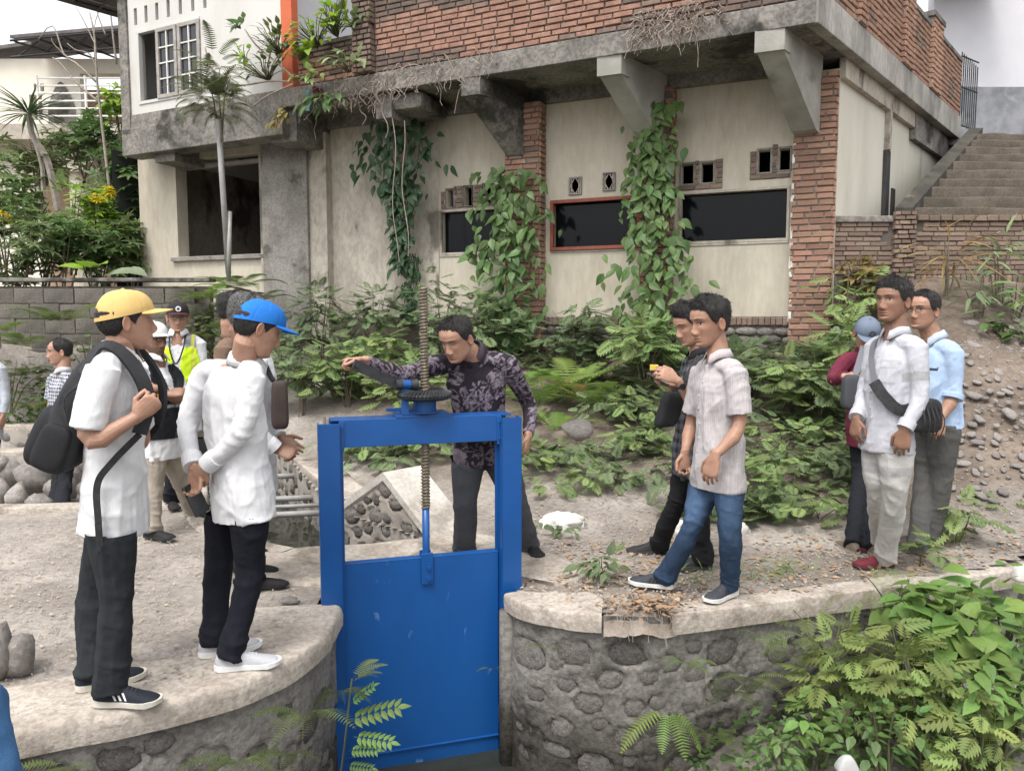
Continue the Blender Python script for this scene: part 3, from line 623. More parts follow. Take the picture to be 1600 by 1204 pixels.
b = MB(); bar(b, FW, 5.15, 5.38, 4.1, 4.42, -.1, .75); b.build('beam_end', M_conc_dk, H)
b = MB(); b.box(FW.w(5.0, .35, 4.30), (.5, .7, .2), FW.axes(), 0, .05); b.build('beam_end', M_conc_dk, H)
b = MB(); bar(b, FW, 6.72, 7.15, 3.98, 4.42, -.1, .62); b.build('beam_end', M_conc_dk, H)
b = MB(); bar(b, FW, 9.05, 9.45, 3.93, 4.42, -.1, .50); b.build('beam_end', M_conc_dk, H)
# left part of the lower storey: pilasters, grey panel, the big unglazed opening
WL = (7.85, 9.55, 2.57, 4.05)
wall_holes('left_wall', FW, 7.05, 10.35, 1.3, 4.42, [WL], .22, M_plaster, H, b0=.02)
b = MB(); bar(b, FW, 6.98, 7.80, 1.3, 4.42, .02, .10); b.build('grey_panel', M_grey_render, H)
b = MB(); bar(b, FW, 7.72, 7.86, 1.3, 4.2, .02, .075); bar(b, FW, 6.68, 6.98, 1.3, 4.22, -.1, .05); b.build('pilaster', M_plaster_old, H)
b = MB(); bar(b, FW, 7.70, 9.66, 2.50, 2.56, -.1, .08); b.build('window_sill', M_grey_render, H)
b = MB(); bar(b, FW, WL[0], WL[1], 3.93, 3.99, -.16, -.08); b.build('window_head', M_wood_grey, H)
# room behind the opening with its own far window
fb = Fr(FW.w(0, -3.2, 0), UB, NB)
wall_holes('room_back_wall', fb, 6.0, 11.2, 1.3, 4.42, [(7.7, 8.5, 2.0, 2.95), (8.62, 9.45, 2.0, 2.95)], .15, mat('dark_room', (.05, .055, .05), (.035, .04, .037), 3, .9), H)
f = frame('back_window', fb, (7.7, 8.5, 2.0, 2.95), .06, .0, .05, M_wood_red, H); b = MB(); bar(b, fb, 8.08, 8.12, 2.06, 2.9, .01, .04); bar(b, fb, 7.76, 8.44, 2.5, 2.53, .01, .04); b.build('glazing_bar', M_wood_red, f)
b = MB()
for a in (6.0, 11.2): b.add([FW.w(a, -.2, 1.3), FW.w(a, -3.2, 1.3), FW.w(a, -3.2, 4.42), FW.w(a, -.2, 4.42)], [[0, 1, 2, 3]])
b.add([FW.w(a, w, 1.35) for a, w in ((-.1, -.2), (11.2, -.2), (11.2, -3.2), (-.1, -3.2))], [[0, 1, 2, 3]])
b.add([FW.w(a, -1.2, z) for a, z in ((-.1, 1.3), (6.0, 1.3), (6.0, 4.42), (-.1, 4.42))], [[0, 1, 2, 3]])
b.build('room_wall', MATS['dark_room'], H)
# left end wall
b = MB(); b.add([FW.w(10.35, .02, 1.3), FW.w(10.35, -3.3, 1.3), FW.w(10.35, -3.3, 4.42), FW.w(10.35, .02, 4.42)], [[0, 1, 2, 3]]); b.build('end_wall', M_plaster_old, H)
# ---- upper storey: white wall on the slab edge
aL = FF.px(193, 150)[0]; aC = FF.px(440, 60)[0]; aC2 = FF.px(456, 60)[0]
def fh(x0, x1, ya, yb):   # pixel corners -> opening
    (a, z), (a2, z2) = FF.px(x0, ya), FF.px(x1, yb); return (min(a, a2), max(a, a2), min(z, z2), max(z, z2))
UW = fh(215, 313, 164, 60); UW = (FF.px(313, 60)[0], FF.px(215, 100)[0], 4.77, 5.83)
slots = []
for k, xx in enumerate((211, 227.5, 244.5, 262.5, 281.5, 301, 320)):
    a = FF.px(xx, 20)[0]; slots.append((a-.032, a+.032, 5.92, 6.16))
uh = FF.px(376, 6); slots.append((uh[0]-.10, uh[0]+.06, 5.98, 6.06)); slots.append((FF.px(404, 0)[0]-.1, FF.px(404, 0)[0]+.02, 5.98, 6.06))
wall_holes('upper_wall', FF, aC, aL, ZS1-.22, 7.2, [UW]+slots, .13, M_white, H, b0=-.005)
b = MB(); bar(b, FF, aL-.16, aL+.02, 4.36, 7.2, -.02, .03); b.build('corner_pilaster', M_conc_dk, H)
b = MB(); bar(b, FF, aC, aL+.04, 4.05, 4.44, -.30, .03, bev=.012); b.build('floor_beam', M_conc_dk, H)
b = MB(); b.add([FF.w(aL, -.01, 4.1), FF.w(aL, -5, 4.1), FF.w(aL, -5, 7.2), FF.w(aL, -.01, 7.2)], [[0, 1, 2, 3]]); b.build('end_wall', M_white, H)
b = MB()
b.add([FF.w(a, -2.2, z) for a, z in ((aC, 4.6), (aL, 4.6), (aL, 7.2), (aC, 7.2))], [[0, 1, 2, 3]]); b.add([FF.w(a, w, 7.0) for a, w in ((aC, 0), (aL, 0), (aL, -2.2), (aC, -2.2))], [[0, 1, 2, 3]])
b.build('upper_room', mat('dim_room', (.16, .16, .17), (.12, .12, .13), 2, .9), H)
f = frame('window', FF, UW, .045, -.06, .01, M_white, H, 'upper casement window with one leaf open')
def sash(a0, a1):
    s = frame('sash', FF, (a0, a1, UW[2]+.03, UW[3]-.04), .055, -.02, .025, M_wood_grey, f); tag(s)
    b = MB(); m = (a0+a1)/2; z0, z1 = UW[2]+.085, UW[3]-.095
    bar(b, FF, m-.01, m+.01, z0, z1, -.01, .018, bev=0)
    for k in range(1, 4): bar(b, FF, a0+.05, a1-.05, z0+(z1-z0)*k/4-.009, z0+(z1-z0)*k/4+.009, -.01, .016, bev=0)
    for sgn in (-1, 1):   # scalloped head
        c = m+sgn*(a1-a0)*.2; b.add([FF.w(c-.09, .019, z1+.005), FF.w(c+.09, .019, z1+.005), FF.w(c+.09*sgn*-1, .019, z1-.02) if False else FF.w(c+.08, .019, z1-.02), FF.w(c-.08, .019, z1-.05 if sgn > 0 else z1-.02)], [[0, 1, 2, 3]])
    return s
am = FF.px(279, 100)[0]; ao = FF.px(246, 100)[0]
wp = mat('white_window_paint', (.62, .6, .575), (.55, .53, .5), 5, .7)
for (a0, a1) in ((UW[0]+.0, am-.01), (am+.01, ao)):
    s = sash(a0, a1); m = (a0+a1)/2; z0, z1 = UW[2]+.085, UW[3]-.095
    for ci in range(2):
        for k in range(4):
            p0, p1 = (a0+.05, m-.01) if ci == 0 else (m+.01, a1-.05); q0 = z0+(z1-z0)*k/4+.009; q1 = z0+(z1-z0)*(k+1)/4-.009
            b = MB(); bar(b, FF, p0, p1, q0, q1, -.012, -.006, bev=0); b.build('pane', MATS.get('window_glass') or mat('window_glass', (.02, .021, .026), rough=.04, spec=.5), f)
    b = MB(); bar(b, FF, m-.01, m+.01, z0, z1, -.004, .018, bev=0)
    for k in range(1, 4): bar(b, FF, a0+.05, a1-.05, z0+(z1-z0)*k/4-.009, z0+(z1-z0)*k/4+.009, -.004, .016, bev=0)
    b.build('glazing_bar', wp, f)
b = MB(); bar(b, FF, aC2-.005, aC+.004, 4.64, 7.2, -.12, .006, bev=.006); b.build('column', M_terracotta, H)
# balcony rear: shaded white wall and doorway set back
fr2 = Fr(FF.w(0, -1.9, 0), FF.t, FF.n)
b = MB(); b.add([fr2.w(a, 0, z) for a, z in ((3.2, 4.64), (aC, 4.64), (aC, 7.6), (3.2, 7.6))], [[0, 1, 2, 3]]); b.add([FF.w(aC, -.14, 4.64), FF.w(aC, -1.9, 4.64), FF.w(aC, -1.9, 7.6), FF.w(aC, -.14, 7.6)], [[0, 1, 2, 3]]); b.build('balcony_rear_wall', M_lilac, H)
b = MB(); bar(b, fr2, aC-.95, aC-.25, 4.7, 6.9, .0, .03); b.build('door', M_dark_tim, H)
b = MB(); bar(b, FF, 3.3, aC2-1.6, 6.25, 6.5, -1.5, -.7); b.build('balcony_ceiling', M_dark_tim, H)
# ---- brick parapet
aP0, aP1 = .03, FF.px(466, 110)[0]; aPi = FF.px(587, 90)[0]; aJ = FF.px(556, 60)[0]; zP = 5.32
par = MB(); bar(par, FF, .0, aJ+.05, ZS1, 5.62, -.13, -.012, bev=0); bar(par, FF, aJ+.05, aP1, ZS1, 5.1, -.13, -.012, bev=0); par = par.build('parapet', M_joint_dk, H)
def soot(a, z): return float(fbm(np.array([[a*1.1, z*2.2, .3]]), 3)[0])
def mixp(a, z, r):
    k = .12+.6*sstep(4.95, 4.66, z)+.5*sstep(5.18, 5.35, z)+.35*sstep(aPi-1.2, aPi, a); q = k+.55*soot(a, z)+r.uniform(-.12, .12); return BR_SOOT if q > .62 else (BR_OLD if q > .42 else BR_RED)
bricks(par, FF, .04, aPi, ZS1+.005, 5.62, .0665, .215, BR_RED, 150, -.012, .018, mixv=mixp, seed=90, near=2.2)
bricks(par, FF, aPi, aJ, ZS1+.005, 5.75, .0665, .12, BR_SOOT, 0, .045, .05, seed=91)
bricks(par, FF, aJ, aP1, ZS1+.005, 5.1, .0665, .2, BR_RED, 0, -.012, .018, mixv=lambda a, z, r: BR_SOOT if soot(a, z) > .25 or z > 5.0 else BR_RED, seed=92)
b = MB(); bar(b, FF, .0, aPi, 5.62, 5.68, -.15, .03, bev=.012); bar(b, FF, aJ, aP1, 5.1, 5.15, -.15, .03, bev=.012); b.build('coping', M_conc_dk, H)
b = MB(); bar(b, FF, aPi+.3, aPi+.62, 5.3, 6.4, -.6, -.45); b.build('balcony_pier', M_plaster_old, H)
f = MB(); zf = 5.45; a_ = aPi-.35
for k in range(3): bar(f, FF, a_-.02-k*.1, a_-k*.1, 5.6, 5.95, -.5, -.46)
f.tube([FF.w(a_-.22, -.46, 5.62), FF.w(a_, -.46, 5.93)], .012, 6); f.tube([FF.w(a_, -.46, 5.62), FF.w(a_-.22, -.46, 5.93)], .012, 6); f.build('balcony_lattice', M_conc, H)
# side parapet with piers
sd = MB(); bar(sd, FE, .02, 6.2, 4.73, 5.55, -.13, -.012, bev=0); sd = sd.build('parapet', M_joint, H)
piers = [(FE.px(1409, 60)[0], FE.px(1424, 60)[0]), (FE.px(1452, 100)[0], FE.px(1467, 100)[0])]
bricks(sd, FE, .02, 6.2, 4.735, 5.55, .0665, .21, BR_RED, 60, -.012, .018, mixv=lambda a, z, r: BR_OLD if soot(a, z) > .4 else BR_RED, seed=95, near=2.2)
for k, (p0, p1) in enumerate(piers+[(1.15, 1.4)]):
    b = MB(); bar(b, FE, p0, p1, 4.735, 5.68 if k < 2 else 5.6, -.15, .03, bev=0); q = b.build('pier', M_joint, H)
    bricks(q, FE, p0-.005, p1+.005, 4.735, 5.68 if k < 2 else 5.6, .0665, .2, BR_RED, 0, .03, .02, seed=97+k)
    fl = Fr(FE.w(p0, 0, 0), -FE.n, -FE.t); bricks(q, fl, -.05, .1, 4.735, 5.6, .0665, .2, BR_RED, 0, .0, .012, seed=87+k)
b = MB(); bar(b, FE, .0, 6.2, 5.55, 5.61, -.15, .02, bev=.01); bar(b, FE, piers[1][0]-.05, piers[1][1]+.05, 5.68, 5.75, -.2, .06); bar(b, FE, piers[0][0]-.05, piers[0][1]+.05, 5.68, 5.75, -.2, .06); b.build('coping', M_conc_dk, H)
# small iron gate at the end of the side balcony
gt = MB(); a0 = 6.22; fg = Fr(FE.w(a0, 0, 0), np.array([.86, .5, 0.]))
for k in range(9): gt.tube([fg.w(k*.055, 0, 4.6), fg.w(k*.055, 0, 5.72-.02*k)], .010, 6)
for z in (4.62, 5.2, 5.66): gt.tube([fg.w(-.01, 0, z), fg.w(.46, 0, z-.03)], .013, 6)
gt.build('balcony_gate', M_black_iron, H)
# ---- side wall of the lower storey
b = MB(); b.add([FS.w(a, -.05, z) for a, z in ((.12, 1.2), (6.2, 1.2), (6.2, 4.42), (.12, 4.42))], [[0, 1, 2, 3]]); b.build('side_wall', mat('side_plaster', (.60, .57, .49), (.52, .49, .41), 1.4, .9, .2, 40, c3=(.27, .245, .2), s3=1.3, t3=.6, w3=.14, stretch=(1, 1, .3)), H)
b = MB(); bar(b, FS, .12, 3.0, 4.2, 4.42, -.05, .02); b.build('side_beam', M_plaster_old, H)
b = MB(); bar(b, FS, 3.0, 6.2, 4.05, 4.42, -.05, .03); b.build('side_beam', M_conc_dk, H)
aD = FS.px(1386, 250)[0]; b = MB(); bar(b, FS, aD, aD+.16, 1.5, 3.72, -.05, .0); bar(b, FS, aD+.4, aD+.55, 2.5, 3.3, -.05, -.03); b.build('tar_stain', mat('black_damp', (.03, .03, .033), (.05, .048, .046), 6, .8), H)
b = MB(); bar(b, FS, aD+.02, aD+.10, 3.72, 4.3, -.05, .02); b.build('pilaster', M_plaster_old, H)
# ---- roof eave at top left, tiles carried on rafters
rf = MB(); e0, e1 = aL-1.2, aL+1.5
EZ = FF.px(190, 20)[1]
eR = at(66, -14, 12.2); eL = eR+SB*3.2
e3 = eR-UB*1.35+np.array([0, 0, .62]); e2 = e3+SB*3.2
def quadlerp(u, v): return (eR*(1-u)+eL*u)*(1-v)+(e3*(1-u)+e2*u)*v
ro = obj('roof', [quadlerp(0, 0), quadlerp(1, 0), quadlerp(1, 1), quadlerp(0, 1)]+[quadlerp(u, v)+np.array([0, 0, .03]) for u, v in ((0, 0), (1, 0), (1, 1), (0, 1))], [[3, 2, 1, 0], [4, 5, 6, 7], [0, 1, 5, 4], [1, 2, 6, 5], [2, 3, 7, 6], [3, 0, 4, 7]], M_roof, H)
for k in range(9):
    b = MB(); u = k/8; p, q = quadlerp(u, -.0)+np.array([0, 0, -.05]), quadlerp(u, .6)+np.array([0, 0, -.05]); b.tube([p, q], (.022), 4); b.build('rafter', M_dark_tim, ro)
b = MB(); b.tube([quadlerp(-.02, -.01)+np.array([0, 0, -.02]), quadlerp(1.02, -.01)+np.array([0, 0, -.02])], .05, 4); b.build('fascia_board', M_dark_tim, ro)
for v in (.08, .2, .32, .44, .56):
    b = MB(); b.tube([quadlerp(0, v)+np.array([0, 0, -.015]), quadlerp(1, v)+np.array([0, 0, -.015])], .014, 4); b.build('batten', M_wood_grey, ro)
# ================================================================ brick garden wall and stair on the right
t = thing('brick_wall', 'old brown brick garden wall below the outdoor stair on the right', 'wall', (5.5, 8.6, 2))
fg = Fr((3.56, 8.66, 0), (1, -.035, 0), (0, -1, 0)); fg.n = -nrm(np.cross([0, 0, 1], fg.t)) if np.cross([0, 0, 1], fg.t)[1] > 0 else nrm(np.cross([0, 0, 1], fg.t))
aq0, aq1 = fg.px(1395, 400)[0], fg.px(1424, 400)[0]
b = MB(); bar(b, fg, -.3, 4.6, 1.5, 2.70, -.16, -.01, bev=0); b.build('joint_bed', M_joint_dk, t)
bricks(t, fg, -.05, 2.35, 2.08, 2.66, .0505, .185, BR_OLD, 165, -.012, .016, .012, ok=lambda a, z: not (aq0-.04 < a < aq1+.04), seed=120, near=1.2, count_on='garden')
bricks(t, fg, aq0-.02, aq1+.02, 2.0, 2.78, .0505, .12, BR_OLD, 28, .03, .035, .012, seed=121, count_on='garden')
b = MB(); bar(b, fg, -.1, aq0-.02, 2.66, 2.73, -.2, .03, bev=.012); b.build('coping', M_conc_dk, t)
r = np.random.default_rng(8)
a = aq1+.04
while a < 3.0: link('coping_brick', BR_OLD[r.integers(0, 6)], t, basis(fg.t*.115, fg.n*.035, np.array([0, 0, .062]), fg.w(a+.06, .0, 2.70+r.uniform(-.004, .004)))); a += .125
a = aq1+.04
while a < 3.0: link('soldier_brick', BR_OLD[r.integers(0, 6)], t, basis(fg.t*.05, fg.n*.03, np.array([0, 0, .15]), fg.w(a+.03, -.0, 2.0+r.uniform(-.006, .006)))); a += .062
bricks(t, fg, aq1+.05, 2.9, 1.6, 1.93, .05, .185, BR_OLD, 30, -.014, .016, .012, seed=123, count_on='garden')
st = thing('stair', 'wide mossy concrete stair rising behind the brick garden wall', 'stair', (6.5, 9.5, 2.7))
nst = 10; y0s, y1s, z0s, z1s = 9.1, 12.25, 2.72, 4.40
for k in range(nst):
    y = y0s+(y1s-y0s)*k/nst; z = z0s+(z1s-z0s)*(k+1)/nst; xl = 4.55+(y-9.0)*.83
    nn = 40; X = np.linspace(xl, 13, nn); V = []; q = np.stack([X*3, 0*X+k, 0*X], -1); d1 = .012*fbm(q, 3); d2 = .012*fbm(q+9, 3)
    for (yy, zz) in ((y, z-.20), (y-.005, z-.02), (y+.012, z), (y+.36, z+.004)): V.append(np.stack([X, yy+d1, zz+d2*(zz > z-.1)], -1))
    V = np.stack(V, 1).reshape(-1, 3); obj('step', V, grid_faces(nn, 4)[:, ::-1].copy(), M_step, st, smooth=False)
b = MB(); b.hexa([(4.42, 9.0, 2.0), (4.62, 9.0, 2.0), (7.36, 12.3, 2.0), (7.16, 12.3, 2.0), (4.42, 9.0, 2.87), (4.62, 9.0, 2.87), (7.36, 12.3, 4.57), (7.16, 12.3, 4.57)]); b.build('stringer', mat('damp_moss', (.065, .058, .046), (.035, .033, .028), 4, .9, .5, 40, c3=(.12, .105, .08), s3=3, t3=.57), st)
b = MB(); b.box((4.0+3.3, 10.7, 2.0), (7, 4, 1.3)); b.build('stair_base', M_step, st)
tag(MB().box((9.5, 13.2, 4.34), (8, 1.95, .1), bev=.01).build('pavement', M_conc_dk), None, None, None, 'structure')
rh = thing('house', 'lilac white house with grey cement dado at the top of the stair', 'house', (10, 13.6, 4.4))
b = MB(); b.box((11.0, 13.7, 6.9), (7.6, .2, 5.0)); b.build('wall', M_lilac, rh)
b = MB(); b.box((11.0, 13.588, 4.98), (7.6, .02, 1.18), bev=.004); b.build('dado', M_dado, rh)
b = MB(); b.box((11.0, 13.52, 4.40), (7.6, .14, .05), bev=.004); b.build('skirting', M_wood_red, rh)
ev = FE.px(1440, 5)
b = MB(); b.box((7.35, 13.1, 7.30), (1.5, .9, .06)); b.build('roof_eave', M_roof, rh)
for x in (7.0, 7.5, 8.0): 
    b = MB(); b.tube([(x, 12.7, 7.2), (x, 13.6, 7.26)], .03, 4); b.build('rafter', M_black_iron, rh)
# ================================================================ cream house far left
lh = thing('house', 'cream two storey house with arched balcony behind the garden on the far left', 'house', (-12, 19, 2))
fl = Fr((-16, 19.0, 0), (1, 0, 0), (0, -1, 0))
def flp(x, y): return fl.px(x, y)
la, lb = flp(-60, 200)[0], flp(240, 200)[0]
dr = flp(128, 150)[0]; zfl = flp(100, 208)[1]; ztp = flp(60, 92)[1]
wh = [(flp(48, 200)[0], flp(68, 200)[0], flp(50, 188)[1], flp(50, 148)[1])] + [(flp(x, 100)[0], flp(x+6, 100)[0], flp(50, 143)[1], flp(50, 131)[1]) for x in (51, 61)]
bay = (flp(126, 150)[0], lb+1, zfl+.1, flp(150, 115)[1]); arc = (flp(60, 300)[0], flp(122, 300)[0], 1.9, flp(80, 252)[1]); arc2 = (flp(148, 300)[0], lb+1, 1.9, flp(170, 252)[1])
wall_holes('wall', fl, la, lb+2, 1.9, ztp, wh+[bay, arc, arc2], .3, mat('pale_cream', (.72, .68, .59), (.66, .61, .52), 1, .9), lh)  # even pale cream base colour for the house wall
b = MB(); b.add([fl.w(a, -2.5, z) for a, z in ((la, 1.9), (lb+2, 1.9), (lb+2, ztp), (la, ztp))], [[0, 1, 2, 3]]); b.build('rear_wall', mat('tan_wall', (.50, .36, .25), (.45, .32, .22), 1, .9), lh)
b = MB(); bar(b, fl, la, lb+2, zfl-.35, zfl, -2.5, .9, bev=.01); b.build('balcony_slab', M_plaster_old, lh)
pn = MB(); cx_ = flp(96, 150)[0]; zb_, zt2 = flp(90, 200)[1], flp(90, 128)[1]
A_ = np.linspace(0, math.pi, 14); hw = .33
pts = [fl.w(cx_-hw, .02, zb_)]+[fl.w(cx_-hw*math.cos(t_)*(1-.5*math.sin(t_)), .02, zb_+(zt2-zb_)*(.45+.55*math.sin(t_))) for t_ in A_]+[fl.w(cx_+hw, .02, zb_)]
pn.add(pts, [list(range(len(pts)))]); pn.build('pointed_niche', M_conc_dk, lh)
cl_ = MB(); xp = flp(134, 290)[0]; cl_.tube([fl.w(xp, .3, 1.9), fl.w(xp, .3, flp(134, 275)[1])], .2, 12); bar(cl_, fl, xp-.35, xp+.35, flp(134, 275)[1], flp(134, 262)[1], 0, .6); bar(cl_, fl, xp-.5, xp+.5, flp(134, 262)[1], zfl-.35, 0, .6); cl_.build('column', M_plaster, lh, smooth=False)
ra = MB(); x0, x1 = flp(94, 185)[0], lb+1.5
for k in range(6): ra.tube([fl.w(x0, .85, zfl+.18+k*.17), fl.w(x1, .85, zfl+.18+k*.17)], .022, 6)
for x in np.arange(x0, x1, 1.1): ra.tube([fl.w(x, .85, zfl), fl.w(x, .85, zfl+1.08)], .03, 6)
ra.build('railing', mat('white_rail', (.7, .69, .66), rough=.5), lh)
er = MB(); er.hexa([fl.w(la, .2, ztp), fl.w(dr-1.0, .25, ztp+.25), fl.w(dr-1.0, -3, ztp+1.2), fl.w(la, -3, ztp+.9)]+[fl.w(la, .2, ztp+.08), fl.w(dr-1.0, .25, ztp+.33), fl.w(dr-1.0, -3, ztp+1.28), fl.w(la, -3, ztp+.98)]); er.hexa([fl.w(dr-.9, 1.2, ztp+.05), fl.w(lb+2, 1.2, ztp+.45), fl.w(lb+2, -3, ztp+1.3), fl.w(dr-.9, -3, ztp+1.1)]+[fl.w(dr-.9, 1.2, ztp+.12), fl.w(lb+2, 1.2, ztp+.52), fl.w(lb+2, -3, ztp+1.38), fl.w(dr-.9, -3, ztp+1.18)]); er.build('roof', M_roof, lh)
tr = MB()
for k in range(7):
    a = dr-.8+k*.55; tr.tube([fl.w(a, 1.2, ztp-.02+k*.05), fl.w(a, -2, ztp+.5)], .025, 4); tr.tube([fl.w(a, 1.15, ztp-.35+k*.05), fl.w(a+.5, 1.15, ztp-.0+k*.05)], .02, 4)
tr.tube([fl.w(dr-.9, 1.2, ztp-.36), fl.w(lb+2, 1.2, ztp+.02)], .025, 4); tr.tube([fl.w(dr-.9, 1.2, ztp-.0), fl.w(lb+2, 1.2, ztp+.4)], .025, 4); tr.build('roof_truss', M_black_iron, lh)
# ================================================================ the blue sluice gate
GL = np.array([-1.065, 4.17, 0]); GR_ = np.array([.045, 4.50, 0])
G = Fr(GL, GR_-GL); G.n = G.n if G.n[1] < 0 else -G.n; LG = float(np.linalg.norm(GR_-GL))
gt = thing('sluice_gate', 'bright blue steel sluice gate with a tall threaded stem and gear on top', 'sluice gate', GL+G.t*LG/2+np.array([0, 0, -.9]))
def col(a0, a1, sgn):
    b = MB()
    bar(b, G, a0, a1, -1.2, 1.015, .035, .043, bev=.002)                # front flange
    aw = a1 if sgn > 0 else a0
    bar(b, G, aw-.008 if sgn > 0 else aw, aw if sgn > 0 else aw+.008, -1.2, 1.015, -.055, .035, bev=.002)
    bar(b, G, a0, a1, -1.2, 1.005, -.063, -.055, bev=.002)
    return b
b = col(.0, .115, -1); bar(b, G, .112, .135, -1.2, 1.0, -.012, .0, bev=.002); bar(b, G, .112, .12, -1.2, 1.005, -.055, .035, bev=.002); b.build('post', M_blue, gt)
b = col(LG-.115, LG, 1); bar(b, G, LG-.14, LG-.112, -1.2, 1.0, -.05, -.042, bev=.002); bar(b, G, LG-.12, LG-.112, -1.2, 1.005, -.055, .035, bev=.002); b.build('post', M_blue, gt)
b = MB(); z0, z1 = .875, 1.03
bar(b, G, .115, LG-.113, z0, z1, -.008, 0, bev=.003); bar(b, G, .07, LG-.05, z1-.008, z1, -.15, -.008, bev=.002); bar(b, G, .07, LG-.05, z0, z1, -.158, -.15, bev=.002)
b.build('crossbeam', M_blue, gt)
for a, w in ((.112, .03), (LG-.140, .03)):
    b = MB(); bar(b, G, a, a+w, .855, 1.02, .0, .007, bev=.002); c = b.build('angle_clip', M_blue, gt)
    for z in (.99, .89):
        q = MB(); q.tube([G.w(a+w/2, .006, z), G.w(a+w/2, .016, z)], .009, 6); q.build('bolt', M_blue, c)
b = MB(); bar(b, G, .125, LG-.125, -1.15, .205, -.035, -.027, bev=.002); bar(b, G, .125, LG-.125, .198, .206, -.09, -.027, bev=.002); bar(b, G, .125, LG-.125, -.935, -.928, -.028, -.012, bev=.002); b.build('gate_plate', M_blue_plate, gt)
aS = G.px(667, 760)[0]
b = MB(); b.tube([G.w(aS, -.045, .10), G.w(aS, -.045, .185), G.w(aS, -.045, .19), G.w(aS, -.045, .50)], [.02, .02, .0215, .0215], 16); o_ = b.build('stem_sleeve', M_blue, gt, smooth=True)
b = MB(); bar(b, G, aS-.034, aS+.034, .05, .235, -.027, -.008, bev=.004); bar(b, G, aS-.034, aS+.034, .05, .235, -.09, -.075, bev=.004); c = b.build('clevis_plate', M_blue, gt)
for z in (.085, .15):
    q = MB(); q.tube([G.w(aS+.008, -.01, z), G.w(aS+.008, .006, z)], .0125, 6); q.build('bolt', M_blue, c)
# threaded rod: a real helix cut in the surface
nz, na = 420, 18; Z = np.linspace(.49, 1.765, nz); A = np.linspace(0, 2*math.pi, na, endpoint=False); ZZ, AA = np.meshgrid(Z, A, indexing='ij')
rr = .0228+.0042*np.clip(1.6*np.sin(ZZ*2*math.pi/.0185-AA), -1, 1)
cc = G.w(aS, -.045, 0); V = np.stack([cc[0]+rr*np.cos(AA), cc[1]+rr*np.sin(AA), ZZ], -1).reshape(-1, 3)
F = [[i*na+j, i*na+(j+1) % na, (i+1)*na+(j+1) % na, (i+1)*na+j] for i in range(nz-1) for j in range(na)]+[[(nz-1)*na+j for j in range(na)]]
obj('threaded_stem', V, F, M_steel, gt, smooth=False)
# base plate, hub, bevel gear
b = MB(); bar(b, G, aS-.17, aS+.15, 1.03, 1.042, -.16, .004, bev=.002); bar(b, G, aS-.10, aS+.12, 1.042, 1.056, -.14, -.004, bev=.002); b.build('base_plate', M_blue, gt)
b = MB(); b.add(*[[G.w(aS-.20, -.20, 1.045), G.w(aS-.04, -.20, 1.05), G.w(aS-.04, -.03, 1.05), G.w(aS-.20, -.20, 1.065), G.w(aS-.04, -.20, 1.07), G.w(aS-.04, -.03, 1.07)], [[2, 1, 0], [3, 4, 5], [0, 1, 4, 3], [1, 2, 5, 4], [2, 0, 3, 5]]]); b.build('gusset', M_blue, gt)
hc = G.w(aS, -.045, 0)
V, F = tube([hc+[0, 0, z] for z in (1.056, 1.062, 1.063, 1.13)], [.088, .088, .066, .066], 28); obj('hub', V, F, M_blue, gt, smooth=False)
ng = 44; m = ng*4; prof = [(.03, 1.132), (.125, 1.126), (.150, 1.138), (.156, 1.156), (.152, 1.168), (.112, 1.184), (.105, 1.176), (.03, 1.176)]
V = []; A = np.arange(m)*2*math.pi/m
for k, (rq, z) in enumerate(prof):
    tooth = ((np.arange(m) % 4) < 2)*1.; tw = .10*k if 2 < k < 6 else 0
    d = (tooth-.5)*(.010 if k in (4, 5) else 0); dr_ = (tooth-.5)*(.006 if k in (3, 4) else 0)
    a2 = A+(.09 if k == 5 else 0)
    V.append(np.column_stack([hc[0]+(rq+dr_)*np.cos(a2), hc[1]+(rq+dr_)*np.sin(a2), z+d]))
F = [[k*m+j, k*m+(j+1) % m, (k+1)*m+(j+1) % m, (k+1)*m+j] for k in range(len(prof)-1) for j in range(m)]
obj('bevel_gear', np.vstack(V), F, M_black_iron, gt)
# pinion, its bearing and the crank arm
pc = G.w(aS-.075, -.02, 1.215); pd = nrm(-G.t*.93+G.n*.25+np.array([0, 0, .05]))
V, F = tube([pc-pd*.03, pc-pd*.028, pc+pd*.012], [.022, .036, .026], 18); obj('pinion', V, F, M_black_iron, gt)
b = MB(); b.tube([pc+pd*.016, pc+pd*.075], .028, 20); bp_ = b.build('bearing', M_blue, gt, smooth=False)
b = MB(); q = pc+pd*.045; b.hexa([q+G.t*x+G.n*y+np.array([0, 0, z]) for z in (-.17, -.015) for x, y in ((-.02, -.012), (.02, -.012), (.02, .012), (-.02, .012))]); b.build('bearing_bracket', M_blue, gt)
CE = at(557, 571, 4.16); cs = pc+pd*.085
ca = nrm(CE-cs); cu = nrm(np.array([0, 0, 1.])-ca*ca[2]); cn = np.cross(ca, cu)
b = MB(); Lc = np.linalg.norm(CE-cs); b.hexa([cs-ca*.03+cu*s*.026+cn*t for s, t in ((-1, -.006), (1, -.006), (1, .006), (-1, .006))]+[CE+ca*.02+cu*s*.029+cn*t for s, t in ((-1, -.006), (1, -.006), (1, .006), (-1, .006))])
b.tube([cs-pd*.02, cs+pd*.02], .03, 14)
b.build('crank_arm', M_black_iron, gt)
b = MB(); b.tube([CE-cn*.02, CE+cn*.02], .012, 8); HD = CE-ca*.0
hz = cn if cn[1] > 0 else -cn
b.tube([HD, HD+hz*.13], .014, 10); b.build('crank_handle', M_black_iron, gt)
